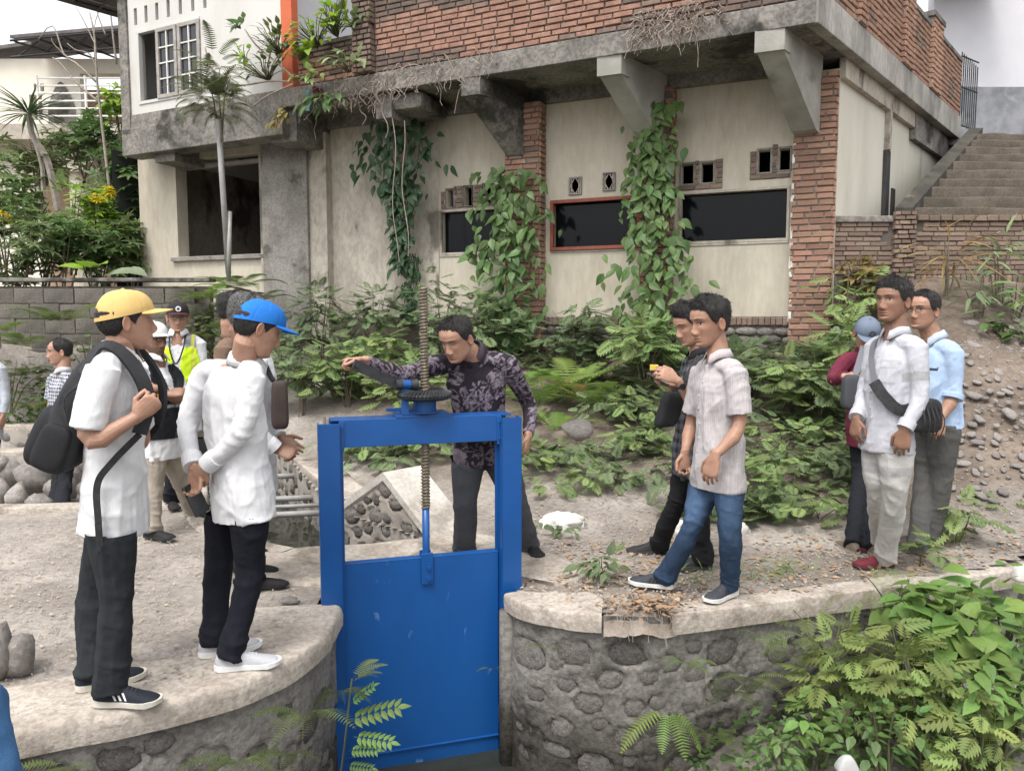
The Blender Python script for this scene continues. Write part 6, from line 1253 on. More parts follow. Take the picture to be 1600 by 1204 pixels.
# ---- 8 the man turning the crank
P8 = person('person in a dark leaf print shirt turning the crank of the blue gate', 5.0,
    dict(head=(714, 529, -.47), SR=(690, 574, -.36), SL=(790, 572, -.30), ER=(628, 584, -.58), WR=(568, 562, -.745), EL=(826, 632, -.14), WL=(825, 682, -.36), pelvis=(752, 686, -.14), HR=(731, 712, -.12), HL=(778, 708, -.10), KR=(727, 790, -.16), KL=(806, 785, -.05)),
    dict(R=(734, 866, 702, 880), L=(820, 856, 850, 876)), 'mid', .275, dict(c=(.022, .017, .024), fn=leaf_print(4, (.022, .017, .024), (.20, .165, .20), 85, .055), collar_c=(.05, .04, .05), cuff=False, buttons=False), dict(c=(.072, .076, .086), w=1.12),
    dict(face=V3(-.50, -.76, -.42), size=1.10, hairline=.012, thick=.009, wide=1.05, jaw=1.1, brow=1, closed=True), dict(R=dict(d=V3(-.95, -.2, .0), n=V3(.1, -.3, -.9), curl=1.15, thumb=.8, scale=1.08), L=dict(d=V3(-.05, -.3, -1), n=V3(-.8, .3, 0), curl=.7)),
    dict(upper_c=(.018, .017, .017), sole_c=(.025, .024, .024), trim=(.04, .04, .04)), .004, 1.05, belly=.03, seed=9, hem=.14, hair='hair')
# ---- 9 man with phone
P9 = person('person in a black vest looking at a phone behind the man in jeans', 4.8,
    dict(head=(1079, 506, 0), SR=(1080, 572, .18), SL=(1106, 576, -.12), ER=(1066, 626, .2), WR=(1048, 600, -.02), EL=(1090, 632, -.24), WL=(1058, 594, -.32), pelvis=(1086, 692, 0), HR=(1080, 712, .08), HL=(1094, 712, -.08), KR=(1056, 785, .06), KL=(1094, 792, -.08)),
    dict(R=(1042, 864, 1003, 864), L=(1112, 886, 1056, 889)), 'mid', .27, dict(c=(.02, .021, .025), fn=checks((.016, .017, .02), (.10, .105, .12), .03), buttons=False), dict(c=(.012, .012, .014), w=.96), dict(face=V3(-.88, -.34, -.36), size=1.08, thick=.02, quiff=.012, closed=True),
    dict(R=dict(d=V3(-.85, -.2, .1), n=V3(.1, -.3, .9), curl=.75), L=dict(d=V3(-.85, -.15, .45), n=V3(-.2, .8, -.3), curl=.45)), dict(upper_c=(.032, .031, .032), sole_c=(.05, .05, .05), trim=(.03, .03, .03)), .004, 1.0, seed=10, sleeve='rolled')
watch(P9, 'L', face=V3(-.2, -1, .3), t_=1.84)
ph = at(1028, 592, 4.72); phone(P9, ph, V3(-.8, .3, .45), V3(.35, -.1, .9), 'smartphone held flat in the hand of the man in the black vest', (.07, .15, .009))
ph2 = at(1022, 574, 4.56); o = MB().box(ph2, (.05, .012, .035), None, bev=.004).build('card', mat_cache('yellow_card', (.55, .42, .06)), None, ph2); tag(o, 'small yellow thing between the fingers of the man with the phone', 'card')
b_ = at(1046, 640, 4.62); sb = soft_box(b_, np.stack([V3(.9, .3, 0), V3(-.3, .9, 0), nrm(V3(.25, 0, 1))]), (.15, .09, .22), 6, tp=.85, name='sling_bag', m=M_pack2, loc=b_); tag(sb, 'black sling bag on the hip of the man with the phone', 'bag'); strap(sb, 'strap', [b_+V3(.02, 0, .10), at(1072, 590, 4.6), at(1092, 556, 4.7)], .03, M_nylon, P9['mid'], .003)
# ---- 10 man in jeans
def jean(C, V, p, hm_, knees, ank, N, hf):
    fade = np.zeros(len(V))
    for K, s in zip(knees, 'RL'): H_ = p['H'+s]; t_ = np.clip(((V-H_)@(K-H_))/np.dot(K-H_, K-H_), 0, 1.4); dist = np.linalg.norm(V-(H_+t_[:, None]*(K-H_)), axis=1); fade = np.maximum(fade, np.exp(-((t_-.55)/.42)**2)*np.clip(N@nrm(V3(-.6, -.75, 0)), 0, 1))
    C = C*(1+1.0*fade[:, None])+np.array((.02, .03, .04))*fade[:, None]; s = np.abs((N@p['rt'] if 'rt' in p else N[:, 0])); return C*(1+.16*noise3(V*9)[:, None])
def shirt10(C, X, Y, Z, Lt, arm, V, p):
    C = pin((.39, .36, .36), (.45, .42, .42), .016)(C, X, Y, Z, Lt, arm, V, p); m = (np.abs(np.abs(X-.016)) < .0035) & (Y > 0) & (arm < .4); C[m] = (.30, .28, .285); m = (X < -.02) & ((np.abs(np.abs(X+.08)-.052) < .004) & (np.abs(Z-Lt*.60) < .07) | (np.abs(Z-Lt*.60-.07) < .006) & (np.abs(X+.08) < .052)) & (Y > 0) & (arm < .5); C[m] = (.36, .34, .345); return C
P10 = person('person in a pale short sleeved shirt and blue jeans on the stone wall', 4.2,
    dict(head=(1109, 503, 0), SR=(1098, 582, .15), SL=(1148, 583, -.15), ER=(1080, 660, .22), WR=(1070, 708, .10), EL=(1155, 664, -.19), WL=(1117, 712, -.23), pelvis=(1122, 712, 0), HR=(1106, 738, .08), HL=(1137, 738, -.08), KR=(1080, 825, .03), KL=(1142, 828, -.07)),
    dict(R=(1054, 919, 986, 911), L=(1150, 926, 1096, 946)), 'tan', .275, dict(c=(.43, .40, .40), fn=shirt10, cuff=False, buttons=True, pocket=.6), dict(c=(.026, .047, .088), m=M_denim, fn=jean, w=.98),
    dict(face=V3(-.91, -.36, -.17), size=1.12, hairline=.004, thick=.018, quiff=.008, jaw=.95), dict(R=dict(d=V3(-.1, 0, -1), n=V3(.2, -.8, 0), curl=.8), L=dict(d=V3(-.28, -.05, -.95), n=V3(.6, .7, 0), curl=.42, spread=.01, scale=1.08)),
    dict(upper_c=(.045, .049, .058), sole_c=(.62, .61, .60), stripes=mat_cache('black_stripe', (.012, .012, .014)), trim=(.06, .06, .07)), .0036, .96, seed=11, sleeve='short', gz=.01, hem=.18)
k_ = P10['WR']+V3(-.01, -.02, -.12); o = MB().box(k_, (.03, .02, .07), None, bev=.008).build('key_fob', M_plastic, None, k_); tag(o, 'black key fob dangling from the far hand of the man in jeans', 'keys')
# ---- 11 maroon shirt
P11 = person('person in a maroon shirt and grey blue cap looking down behind the man in grey', 5.75,
    dict(head=(1354, 521, -.05), SR=(1322, 566, 0), SL=(1386, 564, .05), ER=(1301, 592, -.08), WR=(1322, 588, -.30), EL=(1398, 612, 0), WL=(1366, 596, -.25), pelvis=(1358, 655, 0), HR=(1347, 676, 0), HL=(1370, 676, .02), KR=(1344, 738, -.05), KL=(1368, 738, 0)),
    dict(R=(1343, 795, 1324, 804), L=(1374, 797, 1362, 806)), 'mid', .27, dict(c=(.135, .022, .042), cuff=True), dict(c=BLACKT), dict(face=V3(-.12, -.80, -.58), size=1.06, cap=dict(name='slate_cap', c=(.135, .165, .22), open=False, badge=[(.012, .022, 1)])), dict(R=dict(d=V3(.85, -.1, -.1), n=V3(0, .6, -.5), curl=.6), L=dict(d=V3(-.8, -.2, 0), n=V3(0, .6, -.5), curl=.6)),
    dict(upper_c=(.16, .13, .10), sole_c=(.3, .27, .23), trim=(.2, .17, .14)), .006, .96, seed=12)
b_ = at(1330, 612, 5.42); sb = soft_box(b_, np.eye(3), (.13, .09, .24), 7, tp=.9, name='sling_bag', m=mat_cache('grey_bag', (.055, .057, .065), .8), loc=b_); tag(sb, 'dark grey sling bag in front of the person in the maroon shirt', 'bag'); strap(sb, 'strap', [b_+V3(.02, 0, .11), at(1340, 575, 5.5), at(1350, 540, 5.6)], .045, mat_cache('grey_webbing', (.13, .13, .15), .8), P11['mid'], .003)
# ---- 12 grey uniform
def uni(C, X, Y, Z, Lt, arm, V, p):
    for s in 'RL':
        S, E = p['S'+s], p['E'+s]; t_ = ((V-S)@(E-S))/np.dot(E-S, E-S); dist = np.linalg.norm(V-(S+np.clip(t_, 0, 1)[:, None]*(E-S)), axis=1); C[(np.abs(t_-.62) < .085) & (dist < .085) & (arm > .5)] = (.31, .315, .32)
    C[(np.abs(Z-Lt*.80) < .012) & (arm < .4) & (np.abs(X) > .02)] = (.36, .365, .37); m = (np.abs(np.abs(X)-.08) < .05) & (np.abs(Z-Lt*.72) < .006) & (Y > 0) & (arm < .5); C[m] = (.36, .36, .39); C[(np.abs(np.abs(X-.0)-.019) < .004) & (Y > 0) & (arm < .4)] = (.40, .40, .43); return C
def uni_t(C, V, p, hm_, knees, ank, N, hf):
    for s in 'RL': H_, K = p['H'+s], p['K'+s]; t_ = ((V-H_)@(K-H_))/np.dot(K-H_, K-H_); C[(np.abs(t_-.52) < .085)] = (.37, .365, .36)
    return C
P12 = person('person in a light grey work uniform with reflective bands and maroon shoes', 4.55,
    dict(head=(1396, 470, 0), SR=(1368, 545, .15), SL=(1430, 545, -.14), ER=(1352, 612, .14), WR=(1338, 654, .02), EL=(1436, 620, -.2), WL=(1413, 671, -.24), pelvis=(1388, 665, 0), HR=(1375, 688, .08), HL=(1400, 688, -.08), KR=(1372, 768, .06), KL=(1398, 772, -.07)),
    dict(R=(1396, 860, 1337, 863), L=(1396, 884, 1332, 887)), 'dark', .27, dict(c=(.44, .44, .48), fn=uni, pocket=1.2, cuff=True, buttons=True), dict(c=(.47, .455, .44), fn=uni_t, w=1.08),
    dict(face=V3(-.87, -.48, .02), size=1.08, thick=.016, quiff=.004, wide=1.03), dict(R=dict(d=V3(-.15, -.1, -1), n=V3(.6, .3, 0), curl=.45), L=dict(d=V3(-.12, -.05, -1), n=V3(.5, .8, 0), curl=.4, spread=.015, scale=1.05)),
    dict(upper_c=(.13, .022, .032), sole_c=(.10, .025, .03), trim=(.3, .05, .06)), .0038, 1.02, belly=.015, seed=13, hem=.15)
n_ = P12['NK']; r_, f_, a_ = P12['rt'], P12['fw'], P12['ax']; b_ = P12['pelvis']-r_*.21-f_*.05+a_*.09
wb_ = soft_box(b_, np.stack([f_, r_, a_]), (.22, .08, .19), 8, tp=.85, name='waist_pouch', m=M_nylon, loc=b_); tag(wb_, 'black sling pouch with dangling cords at the hip of the man in grey uniform', 'bag')
strap(wb_, 'strap', [n_+r_*.10-f_*.02+a_*.005, n_+r_*.085+f_*.075-a_*.05, n_+r_*.05+f_*.118-a_*.15, n_-r_*.03+f_*.155-a_*.28], .032, mat_cache('grey_webbing', (.13, .13, .15)), P12['mid']-a_*.25, .004)
strap(wb_, 'strap_pad', [n_-r_*.03+f_*.158-a_*.28, n_-r_*.10+f_*.142-a_*.36, n_-r_*.165+f_*.08-a_*.43, b_+a_*.06+f_*.03], .065, M_nylon, P12['mid']-a_*.35, .008)
for k in range(5): strap(wb_, 'cord', [b_+f_*(.06-.03*k)-r_*.04+a_*.05, b_+f_*(.07-.035*k)-r_*.075-a_*.03, b_+f_*(.05-.03*k)-r_*.05-a_*(.11+.02*(k % 3))], .008, M_nylon, b_, .003)
# ---- 13 light blue shirt
def lb(C, X, Y, Z, Lt, arm, V, p):
    C[(np.abs(X+.10) < .03) & (np.abs(Z-Lt*.70) < .010) & (Y > 0) & (arm < .6)] = (.02, .02, .03); return C
P13 = person('person in a light blue shirt with rolled sleeves and spectacles at the far right', 5.15,
    dict(head=(1443, 485, 0), SR=(1432, 548, .15), SL=(1488, 552, -.14), ER=(1424, 612, .2), WR=(1418, 655, .12), EL=(1489, 616, -.17), WL=(1468, 655, -.22), pelvis=(1463, 642, 0), HR=(1452, 662, .08), HL=(1474, 662, -.08), KR=(1446, 738, .06), KL=(1472, 740, -.06)),
    dict(R=(1452, 819, 1404, 819), L=(1468, 839, 1412, 845)), 'tan', .275, dict(c=(.33, .43, .585), fn=lb, cuff=True, collar_c=(.45, .52, .61)), dict(c=(.085, .084, .080), w=1.06),
    dict(face=V3(-.87, -.48, 0), size=1.08, hairline=.016, thick=.010, wide=1.06, jaw=1.08), dict(R=dict(d=V3(0, 0, -1), n=V3(.6, .3, 0), curl=.5), L=dict(d=V3(-.08, -.05, -1), n=V3(.5, .8, 0), curl=.55)),
    dict(upper_c=(.06, .062, .062), sole_c=(.09, .09, .085), trim=(.12, .12, .12)), .004, 1.05, belly=.03, seed=14, sleeve='rolled', hem=.11)
glasses(P13, (.06, .055, .05))
# ---- 14 someone close by at the lower left corner
P14 = person('person in a blue denim jacket very close to the viewer at the lower left corner', 1.3,
    dict(head=(-230, 900, -.05), SR=(-58, 1112, 0), SL=(-330, 1095, .1), ER=(-2, 1300, -.02), WR=(-60, 1420, .2), EL=(-400, 1300, 0), WL=(-300, 1420, .2), pelvis=(-200, 1540, 0), HR=(-100, 1300, 0), HL=(-270, 1300, 0), KR=(-100, 1700, 0), KL=(-270, 1700, 0)),
    {}, 'mid', .27, dict(c=(.05, .13, .27), m=M_denim), None, dict(face=V3(.3, .95, 0), thick=.014), None, None, .009, 1.0, seed=15, gz=.0, hem=.25)
# ================================================================ plants
def leafmat(n, c, c2, tr=.38, rnd=.28, hue=.018, rough=.55): return mat(n, c, c2, 5, rough, 0, 30, .35, rnd=rnd, hue=hue, trans=tr)
L_MIM = leafmat('mimosa_leaf', (0.154, 0.209, 0.099), (0.117, 0.160, 0.075)); L_MIM2 = leafmat('pale_mimosa_leaf', (0.202, 0.275, 0.101), (0.157, 0.224, 0.079)); L_VINE = leafmat('vine_leaf', (0.112, 0.188, 0.059), (0.082, 0.141, 0.045), rough=.42); L_DARK = leafmat('dark_vine_leaf', (0.042, 0.089, 0.039), (0.030, 0.067, 0.029), rough=.45)
L_FERN = leafmat('fern_leaf', (0.172, 0.260, 0.062), (0.143, 0.217, 0.051)); L_FERN2 = leafmat('dull_fern_leaf', (0.128, 0.166, 0.062), (0.112, 0.145, 0.051)); L_BUSH = leafmat('bush_leaf', (0.158, 0.209, 0.088), (0.111, 0.153, 0.066), rough=.40); L_LIME = leafmat('lime_leaf', (0.240, 0.376, 0.040), (0.194, 0.319, 0.033)); L_YUC = leafmat('yucca_leaf', (0.075, 0.123, 0.051), (0.090, 0.145, 0.056), .1)
L_YEL = leafmat('yellow_flower', (.62, .50, .03), (.56, .44, .02)); L_HEART = leafmat('heart_leaf', (0.150, 0.246, 0.062), (0.128, 0.210, 0.051)); L_DRY = leafmat('dry_frond', (0.330, 0.224, 0.096), (0.255, 0.166, 0.068)); L_OCH = leafmat('reddish_leaf', (0.284, 0.217, 0.079), (0.225, 0.174, 0.056))
M_STEM = mat('green_stem', (.10, .11, .055), (.075, .075, .04), 9, .8); M_WOODY = mat('woody_stem', (.15, .12, .09), (.10, .08, .06), 12, .9, .3, 60)
def ovate(L=1., w=.5, fold_=.12, droop=.25, n=5, heart=0.):
    V, F = [], []
    for i in range(n+1):
        u = i/n; hw = w/2*math.sin(math.pi*min(1, u**.75*1.0))*(1-.25*u) if 0 < i < n else 0
        if heart and i == 1: hw = w/2*.95
        y = L*u-(heart*.12*L if i == 1 else 0); z = -droop*L*u*u; V += [(-hw, y, z+fold_*hw), (0, L*u, z-.0), (hw, y, z+fold_*hw)]
    for i in range(n): a = i*3; F += [[a, a+1, a+4, a+3], [a+1, a+2, a+5, a+4]]
    return np.array(V, float), F
def join(parts):
    V, F, o = [], [], 0
    for v, f in parts: V.append(v); F += [[i+o for i in q] for q in f]; o += len(v)
    return np.vstack(V), F
def xf(vf, M): return np.asarray(vf[0])@M[:3, :3].T+M[:3, 3], vf[1]
def dirmat(p, d, up, s=1.):
    d = nrm(d); z = np.asarray(up, float)-d*np.dot(up, d); z = nrm(z) if np.linalg.norm(z) > 1e-4 else nrm(np.cross(d, [1, .3, 0])); x = np.cross(d, z); M = np.eye(4); M[:3, 0] = x*s; M[:3, 1] = d*s; M[:3, 2] = z*s; M[:3, 3] = p; return M
def bipin(r, L=.2, n=6):     # mimosa leaf: feathery strips in pairs
    P = [(np.array([(-.002, 0, 0), (.002, 0, 0), (.001, L, -.1*L), (-.001, L, -.1*L)]), [[0, 1, 2, 3]])]
    for k in range(n):
        u = .18+.78*k/(n-1); l = L*.50*math.sin(math.pi*(.28+.62*u))*r.uniform(.85, 1.1); w = L*.082
        for s in (-1, 1):
            a = math.radians(58-22*u); b0 = np.array([0, L*u, -.1*L*u*u]); d = np.array([s*math.sin(a), math.cos(a), -.18]); side = np.array([-d[1], d[0], 0])*s
            c = b0+d*l*.5; e = b0+d*l+np.array([0, 0, -.08*l]); P.append((np.array([b0, c+side*w, e, c-side*w, c+np.array([0, 0, -.02*L])]), [[0, 4, 2, 1], [0, 3, 2, 4]] if s > 0 else [[0, 1, 2, 4], [0, 4, 2, 3]]))
    return join(P)
def fernf(r, L=.6, n=16, w=.16, arch=.5, notch=True):
    P = []; spine = [np.array([0, L*u*(1-.12*u*u), L*arch*(.55*u-u*u)]) for u in np.linspace(0, 1, n+1)]
    for i in range(n): P.append((np.array([spine[i]+[-.003, 0, 0], spine[i]+[.003, 0, 0], spine[i+1]+[.002, 0, 0], spine[i+1]+[-.002, 0, 0]]), [[0, 1, 2, 3]]))
    for i in range(2, n):
        u = i/n; l = w*(math.sin(math.pi*min(1, .22+.80*u)))**.7*r.uniform(.9, 1.08)+.004
        for s in (-1, 1):
            b0 = spine[i]; d = np.array([s*.93, .36, -.16]); b1 = b0+np.array([0, L/n*.72, 0]); e = b0+d*l; P.append((np.array([b0, b0*.45+e*.55-np.array([0, .004, 0]), e, b1*.5+e*.5+np.array([0, .002, 0]), b1]), [[0, 1, 2, 3, 4]] if s > 0 else [[4, 3, 2, 1, 0]]))
    return join(P)
def finemim(r, L=.2):   # mimosa leaf seen close: pinnae with rows of tiny leaflets
    P = [(np.array([(-.002, 0, 0), (.002, 0, 0), (.001, L, -.1*L), (-.001, L, -.1*L)]), [[0, 1, 2, 3]])]
    for k in range(4):
        u = .35+.62*k/3; l = L*.46*r.uniform(.85, 1.1)*(1-.25*abs(u-.7))
        for s in (-1, 1):
            a = math.radians(62-30*u); d = np.array([s*math.sin(a), math.cos(a), -.2]); b0 = np.array([0, L*u, -.1*L*u*u]); q = np.array([-d[1], d[0], 0])
            for j in range(7):
                c = b0+d*l*(.12+.86*j/6); w = L*.085*(1-.5*abs(j/6-.4))
                for t in (-1, 1): e = c+q*t*w+d*w*.35; P.append((np.array([c, c+(e-c)*.5+d*L*.022, e, c+(e-c)*.5-d*L*.012]), [[0, 1, 2, 3]]))
    return join(P)
def pinn(r, L=.4, n=7, lw=.05, ll=.1):
    P = [(np.array([(-.003, 0, 0), (.003, 0, 0), (.002, L, -.15*L), (-.002, L, -.15*L)]), [[0, 1, 2, 3]])]
    for k in range(n):
        u = .15+.8*k/(n-1)
        for s in (-1, 1): P.append(xf(ovate(ll*(1-.25*abs(u-.5)), lw, .15, .2, 4), dirmat([0, L*u, -.15*L*u*u], [s*.85, .5, -.1], [0, 0, 1])))
    P.append(xf(ovate(ll, lw, .15, .2, 4), dirmat([0, L, -.15*L], [0, 1, -.3], [0, 0, 1]))); return join(P)
def whorl(r, n=6, L=.12, w=.045):
    return join([xf(ovate(L*r.uniform(.8, 1.15), w, .15, .3, 4), dirmat([0, 0, 0], [math.cos(a), math.sin(a)*.9+.25, r.uniform(.0, .5)], [0, .1, 1])) for a in np.arange(n)*2*math.pi/n+r.uniform(0, 1)])
VAR = {}
def variants(key, fn, m, n=4):
    k = (key, m.name)
    if k not in VAR: r = np.random.default_rng(len(VAR)+3); VAR[k] = [mesh(key, *fn(r), m, smooth=False) for _ in range(n)]
    return VAR[k]
FN = dict(mimosa_frond=lambda r: bipin(r), mimosa_leaf=lambda r: finemim(r), fern_frond=lambda r: fernf(r, 1., 18, .20, .5), pinnate_leaf=lambda r: pinn(r, 1., 7, .13, .27), leaf_whorl=lambda r: whorl(r, 6, 1., .38), leaf=lambda r: ovate(1., r.uniform(.5, .62), .15, r.uniform(.15, .4)), heart_leaf=lambda r: ovate(1., .85, .12, .3, 6, 1.), long_leaf=lambda r: ovate(1., .2, .3, .25), blade=lambda r: ovate(1., .06, .4, .35, 4))
def mm4(M):
    q = Matrix([list(map(float, row)) for row in M]); return q
def plant(name, label, cat, base, pts, dirs, ups, sizes, kind, m, stems=None, stem_m=None, group=None, part=None, cap_=300):
    """thing with woody stems and every leaf a part of its own (shared meshes)"""
    t = thing(name, label, cat, base, group)
    if stems:
        b = MB()
        for P, r_ in stems: b.tube(P, np.asarray(r_)*(.62 if name in ('shrub', 'low_weed') else 1.), 5)
        b.build('stem', stem_m or M_WOODY, t)
    vs = variants(kind, FN[kind], m); ks = np.random.default_rng(len(pts)).integers(0, 4, len(pts))
    big = np.argsort(-np.asarray(sizes)); ind = set(big[:cap_].tolist()); rest = []
    for i in range(len(pts)):
        M = dirmat(pts[i], dirs[i], ups[i], sizes[i])
        if i in ind: link(part or kind, vs[ks[i]], t, mm4(M))
        else: rest.append((ks[i], M))
    if rest: tag(merge(part or kind, [(vs[k], M) for k, M in rest], m, t), None, None, None, 'stuff')
    return t
def merge(name, items, m, parent=None, loc=None):
    V, F, o = [], [], 0
    cache = {}
    for me, M in items:
        if me not in cache: cache[me] = (np.array([v.co[:] for v in me.vertices]), [list(p.vertices) for p in me.polygons])
        v, f = cache[me]; V.append(v@M[:3, :3].T+M[:3, 3]); F += [[i+o for i in q] for q in f]; o += len(v)
    return obj(name, np.vstack(V), F, m, parent, loc)
def shrub(label, base, h, sx, sy, n, size, kind, m, seed, cat='shrub', name='shrub', group=None, droop=.25, nst=5, stem_m=None, low=.15, lean=(0, 0), cap_=300, part=None):
    r = np.random.default_rng(seed); base = np.asarray(base, float); P, D, U, S = [], [], [], []; tips = []
    for k in range(nst):
        a = r.uniform(0, 2*math.pi); q = r.uniform(.2, .8); tips.append(base+np.array([math.cos(a)*sx*q+lean[0], math.sin(a)*sy*q+lean[1], h*r.uniform(.6, .98)]))
    lobes = [(base+np.array([r.uniform(-.6, .6)*sx+lean[0]*.6, r.uniform(-.6, .6)*sy+lean[1]*.6, h*r.uniform(.35, .8)]), r.uniform(.35, .65)) for _ in range(7)]
    for i in range(n):
        c, q = lobes[r.integers(0, 7)]; a = r.uniform(0, 2*math.pi); e = math.asin(r.uniform(-.55, 1)); o = np.array([math.cos(a)*math.cos(e), math.sin(a)*math.cos(e), math.sin(e)]); rad = r.uniform(.45, 1)**.5
        p = c+o*np.array([sx, sy, h*.55])*q*rad; p[2] = max(p[2], base[2]+low*h*r.uniform(.2, 1)); P.append(p); D.append(o*np.array([1, 1, .5])+np.array([r.uniform(-.4, .4), r.uniform(-.4, .4)-.1, r.uniform(-.35, .35)-droop])); U.append(o*.6+np.array([r.uniform(-.3, .3), r.uniform(-.5, .1), .9])); S.append(size*r.uniform(.65, 1.25))
    st = [(bez([base+np.array([r.uniform(-.05, .05), r.uniform(-.05, .05), -.05]), (base+t_)/2+np.array([0, 0, .1*h]), t_], [0, .5, 1, 1.5, 2]), np.array([.012, .010, .008, .006, .003])*(h/.8)**.5) for t_ in tips]
    return plant(name, label, cat, base, P, D, U, S, kind, m, st, stem_m, group, part, cap_)
def gz(x, y): return float(zt(x, y))
# ---- vines on the facade
def vine(label, px0, px1, py0, py1, n, size, m, seed, b0=.12, shape=lambda v: 1., hang=True):
    r = np.random.default_rng(seed); P, D, U, S = [], [], [], []; st = []
    for i in range(n):
        v = r.uniform(0, 1); q = r.normal(0, .42); q = max(-1, min(1, q)); w = shape(v); px = (px0+px1)/2+(px1-px0)/2*q*w; py = py0+(py1-py0)*v; a, z = FW.px(px, py); bb = b0+.20*w*(1-q*q)*r.uniform(.3, 1.)
        bb *= 1.15; P.append(FW.w(a, bb, z)); D.append(FW.t*r.uniform(-.7, .7)+FW.n*r.uniform(.0, .5)+np.array([0, 0, -r.uniform(.25, 1)])); U.append(FW.n*r.uniform(.6, 1)+FW.t*r.uniform(-.4, .4)+np.array([0, 0, r.uniform(.1, .9)])); S.append(size*r.uniform(.55, 1.25))
    for k in range(7):
        xs = r.uniform(-.5, .5, 4); pts = []
        for j, v in enumerate(np.linspace(-.04, 1.05, 5)): px = (px0+px1)/2+(px1-px0)/2*xs[min(j, 3)]*.8*shape(min(max(v, 0), 1)); a, z = FW.px(px, py0+(py1-py0)*v); pts.append(FW.w(a, b0*.5+.03*r.uniform(0, 1), z))
        st.append((smooth_line(pts, 14), .006))
    a, z = FW.px((px0+px1)/2, py1); return plant('climbing_vine', label, 'vine', FW.w(a, 0, z), P, D, U, S, 'leaf', m, st, M_WOODY)
vine('dark green climbing vine hanging from the slab left of the windows', 576, 702, 185, 420, 420, .165, L_DARK, 1, .15, lambda v: .55+.75*math.exp(-((v-.28)/.2)**2)-.25*(v > .6))
vine('thin lower tail of creeper on the wall above the threaded stem', 608, 690, 400, 500, 110, .12, L_DARK, 12, .08, lambda v: .5)
vine('bright green climbing vine covering the foot of the middle brick pillar', 738, 880, 268, 540, 430, .165, L_VINE, 2, .14, lambda v: .45+.6*math.sin(math.pi*min(1, .25+v*.75)))
vine('tall green climbing vine smothering the brick pillar right of the middle', 948, 1108, 165, 600, 620, .155, L_VINE, 3, .16, lambda v: .60+.45*sstep(.35, .6, v))
# ---- undergrowth along the foot of the wall
def onw(px, wq, dz=0):   # ground point on a sight column at facade distance wq
    for y in np.linspace(3.5, 14, 400):
        x = ray(px, 500)[0]*y
        if (x-OB[0])*NB[0]+(y-OB[1])*NB[1] < wq: return np.array([x, y, gz(x, y)+dz])
sh_list = [(446, 1.3, .95, 'tall feathery shrub at the left end of the undergrowth beside the grey panel', L_MIM, 0), (500, .7, 1.1, 'tall feathery shrub against the stained wall left of the stem', L_MIM, 0), (470, 1.9, .85, 'feathery shrub in front behind the blue cap brim', L_MIM, 0), (540, 1.6, .85, 'dense feathery shrub directly under the crank handle', L_MIM2, 0), (598, 1.4, .85, 'light green feathery shrub between the crank and the gear', L_MIM2, 0), (585, .5, 1.1, 'tall feathery shrub below the thin creeper tail', L_MIM, 0), (690, .5, 1.25, 'feathery shrub behind the head of the man at the crank', L_MIM, 0), (760, .6, 1.0, 'feathery shrub behind the right shoulder of the man at the crank', L_MIM, 0), (640, 1.9, .7, 'low light green feathery shrub seen above the gate beam', L_MIM2, 0), (900, .5, .75, 'feathery shrub left of the tall vine', L_MIM, 0), (1010, .9, .75, 'feathery shrub at the foot of the tall vine', L_MIM2, 0), (1180, 1.2, .6, 'feathery shrub right of the man in jeans in front of the stone plinth', L_MIM, 0), (1240, 1.4, .62, 'feathery shrub left of the nearest brick pillar', L_MIM2, 0), (1290, 1.5, .7, 'broad feathery shrub in front of the nearest brick pillar', L_MIM, 0), (1340, .9, .7, 'feathery shrub right of the nearest brick pillar above the cap', L_MIM2, 0)]
for i, (px, wq, h, lab, m, k) in enumerate(sh_list):
    b = onw(px, wq); shrub(lab, b, h, .46*h**.3, .38, 125, .92, 'mimosa_frond', m, 100+i, group='feathery shrubs along the wall', cap_=130)
low = [(860, 2.6, .34), (930, 2.5, .38), (1000, 2.2, .42), (1060, 2.7, .36), (890, 3.0, .28), (1180, 2.3, .40), (1250, 2.5, .38), (1320, 2.35, .34), (1210, 2.9, .32), (1160, 3.1, .28), (1290, 3.1, .30), (990, 2.9, .3), (700, 2.5, .4), (780, 2.7, .35), (560, 2.7, .4), (610, 2.9, .34), (1240, 2.0, .45), (1150, 1.8, .5), (1030, 1.7, .45), (950, 1.6, .4)]
low_lab = ['beside the big grey rock', 'between the two grey rocks', 'behind the phone holder', 'behind the black sling bag', 'above the white sack', 'right of the pale shirt', 'left of the dirt mound', 'left of the maroon shirt', 'in the middle of the right hand patch', 'behind the knees of the man in jeans', 'at the lower right end of the patch', 'in front of the man with the phone', 'seen through the gate frame', 'seen between the gate man and the post', 'seen at the upper left inside the gate frame', 'behind the pointed wing wall', 'higher up behind the dirt mound', 'high up behind the pale shirt', 'behind the two hands with the phone', 'behind the left grey rock near the big fern']
for i, (px, wq, h) in enumerate(low): b = onw(px, wq); shrub('low feathery weed '+low_lab[i], b, h*.72, .46, .34, 58, .66, 'mimosa_frond', L_MIM if i % 2 else L_MIM2, 200+i, 'weed', 'low_weed', 'low feathery weeds', cap_=80, low=.05)
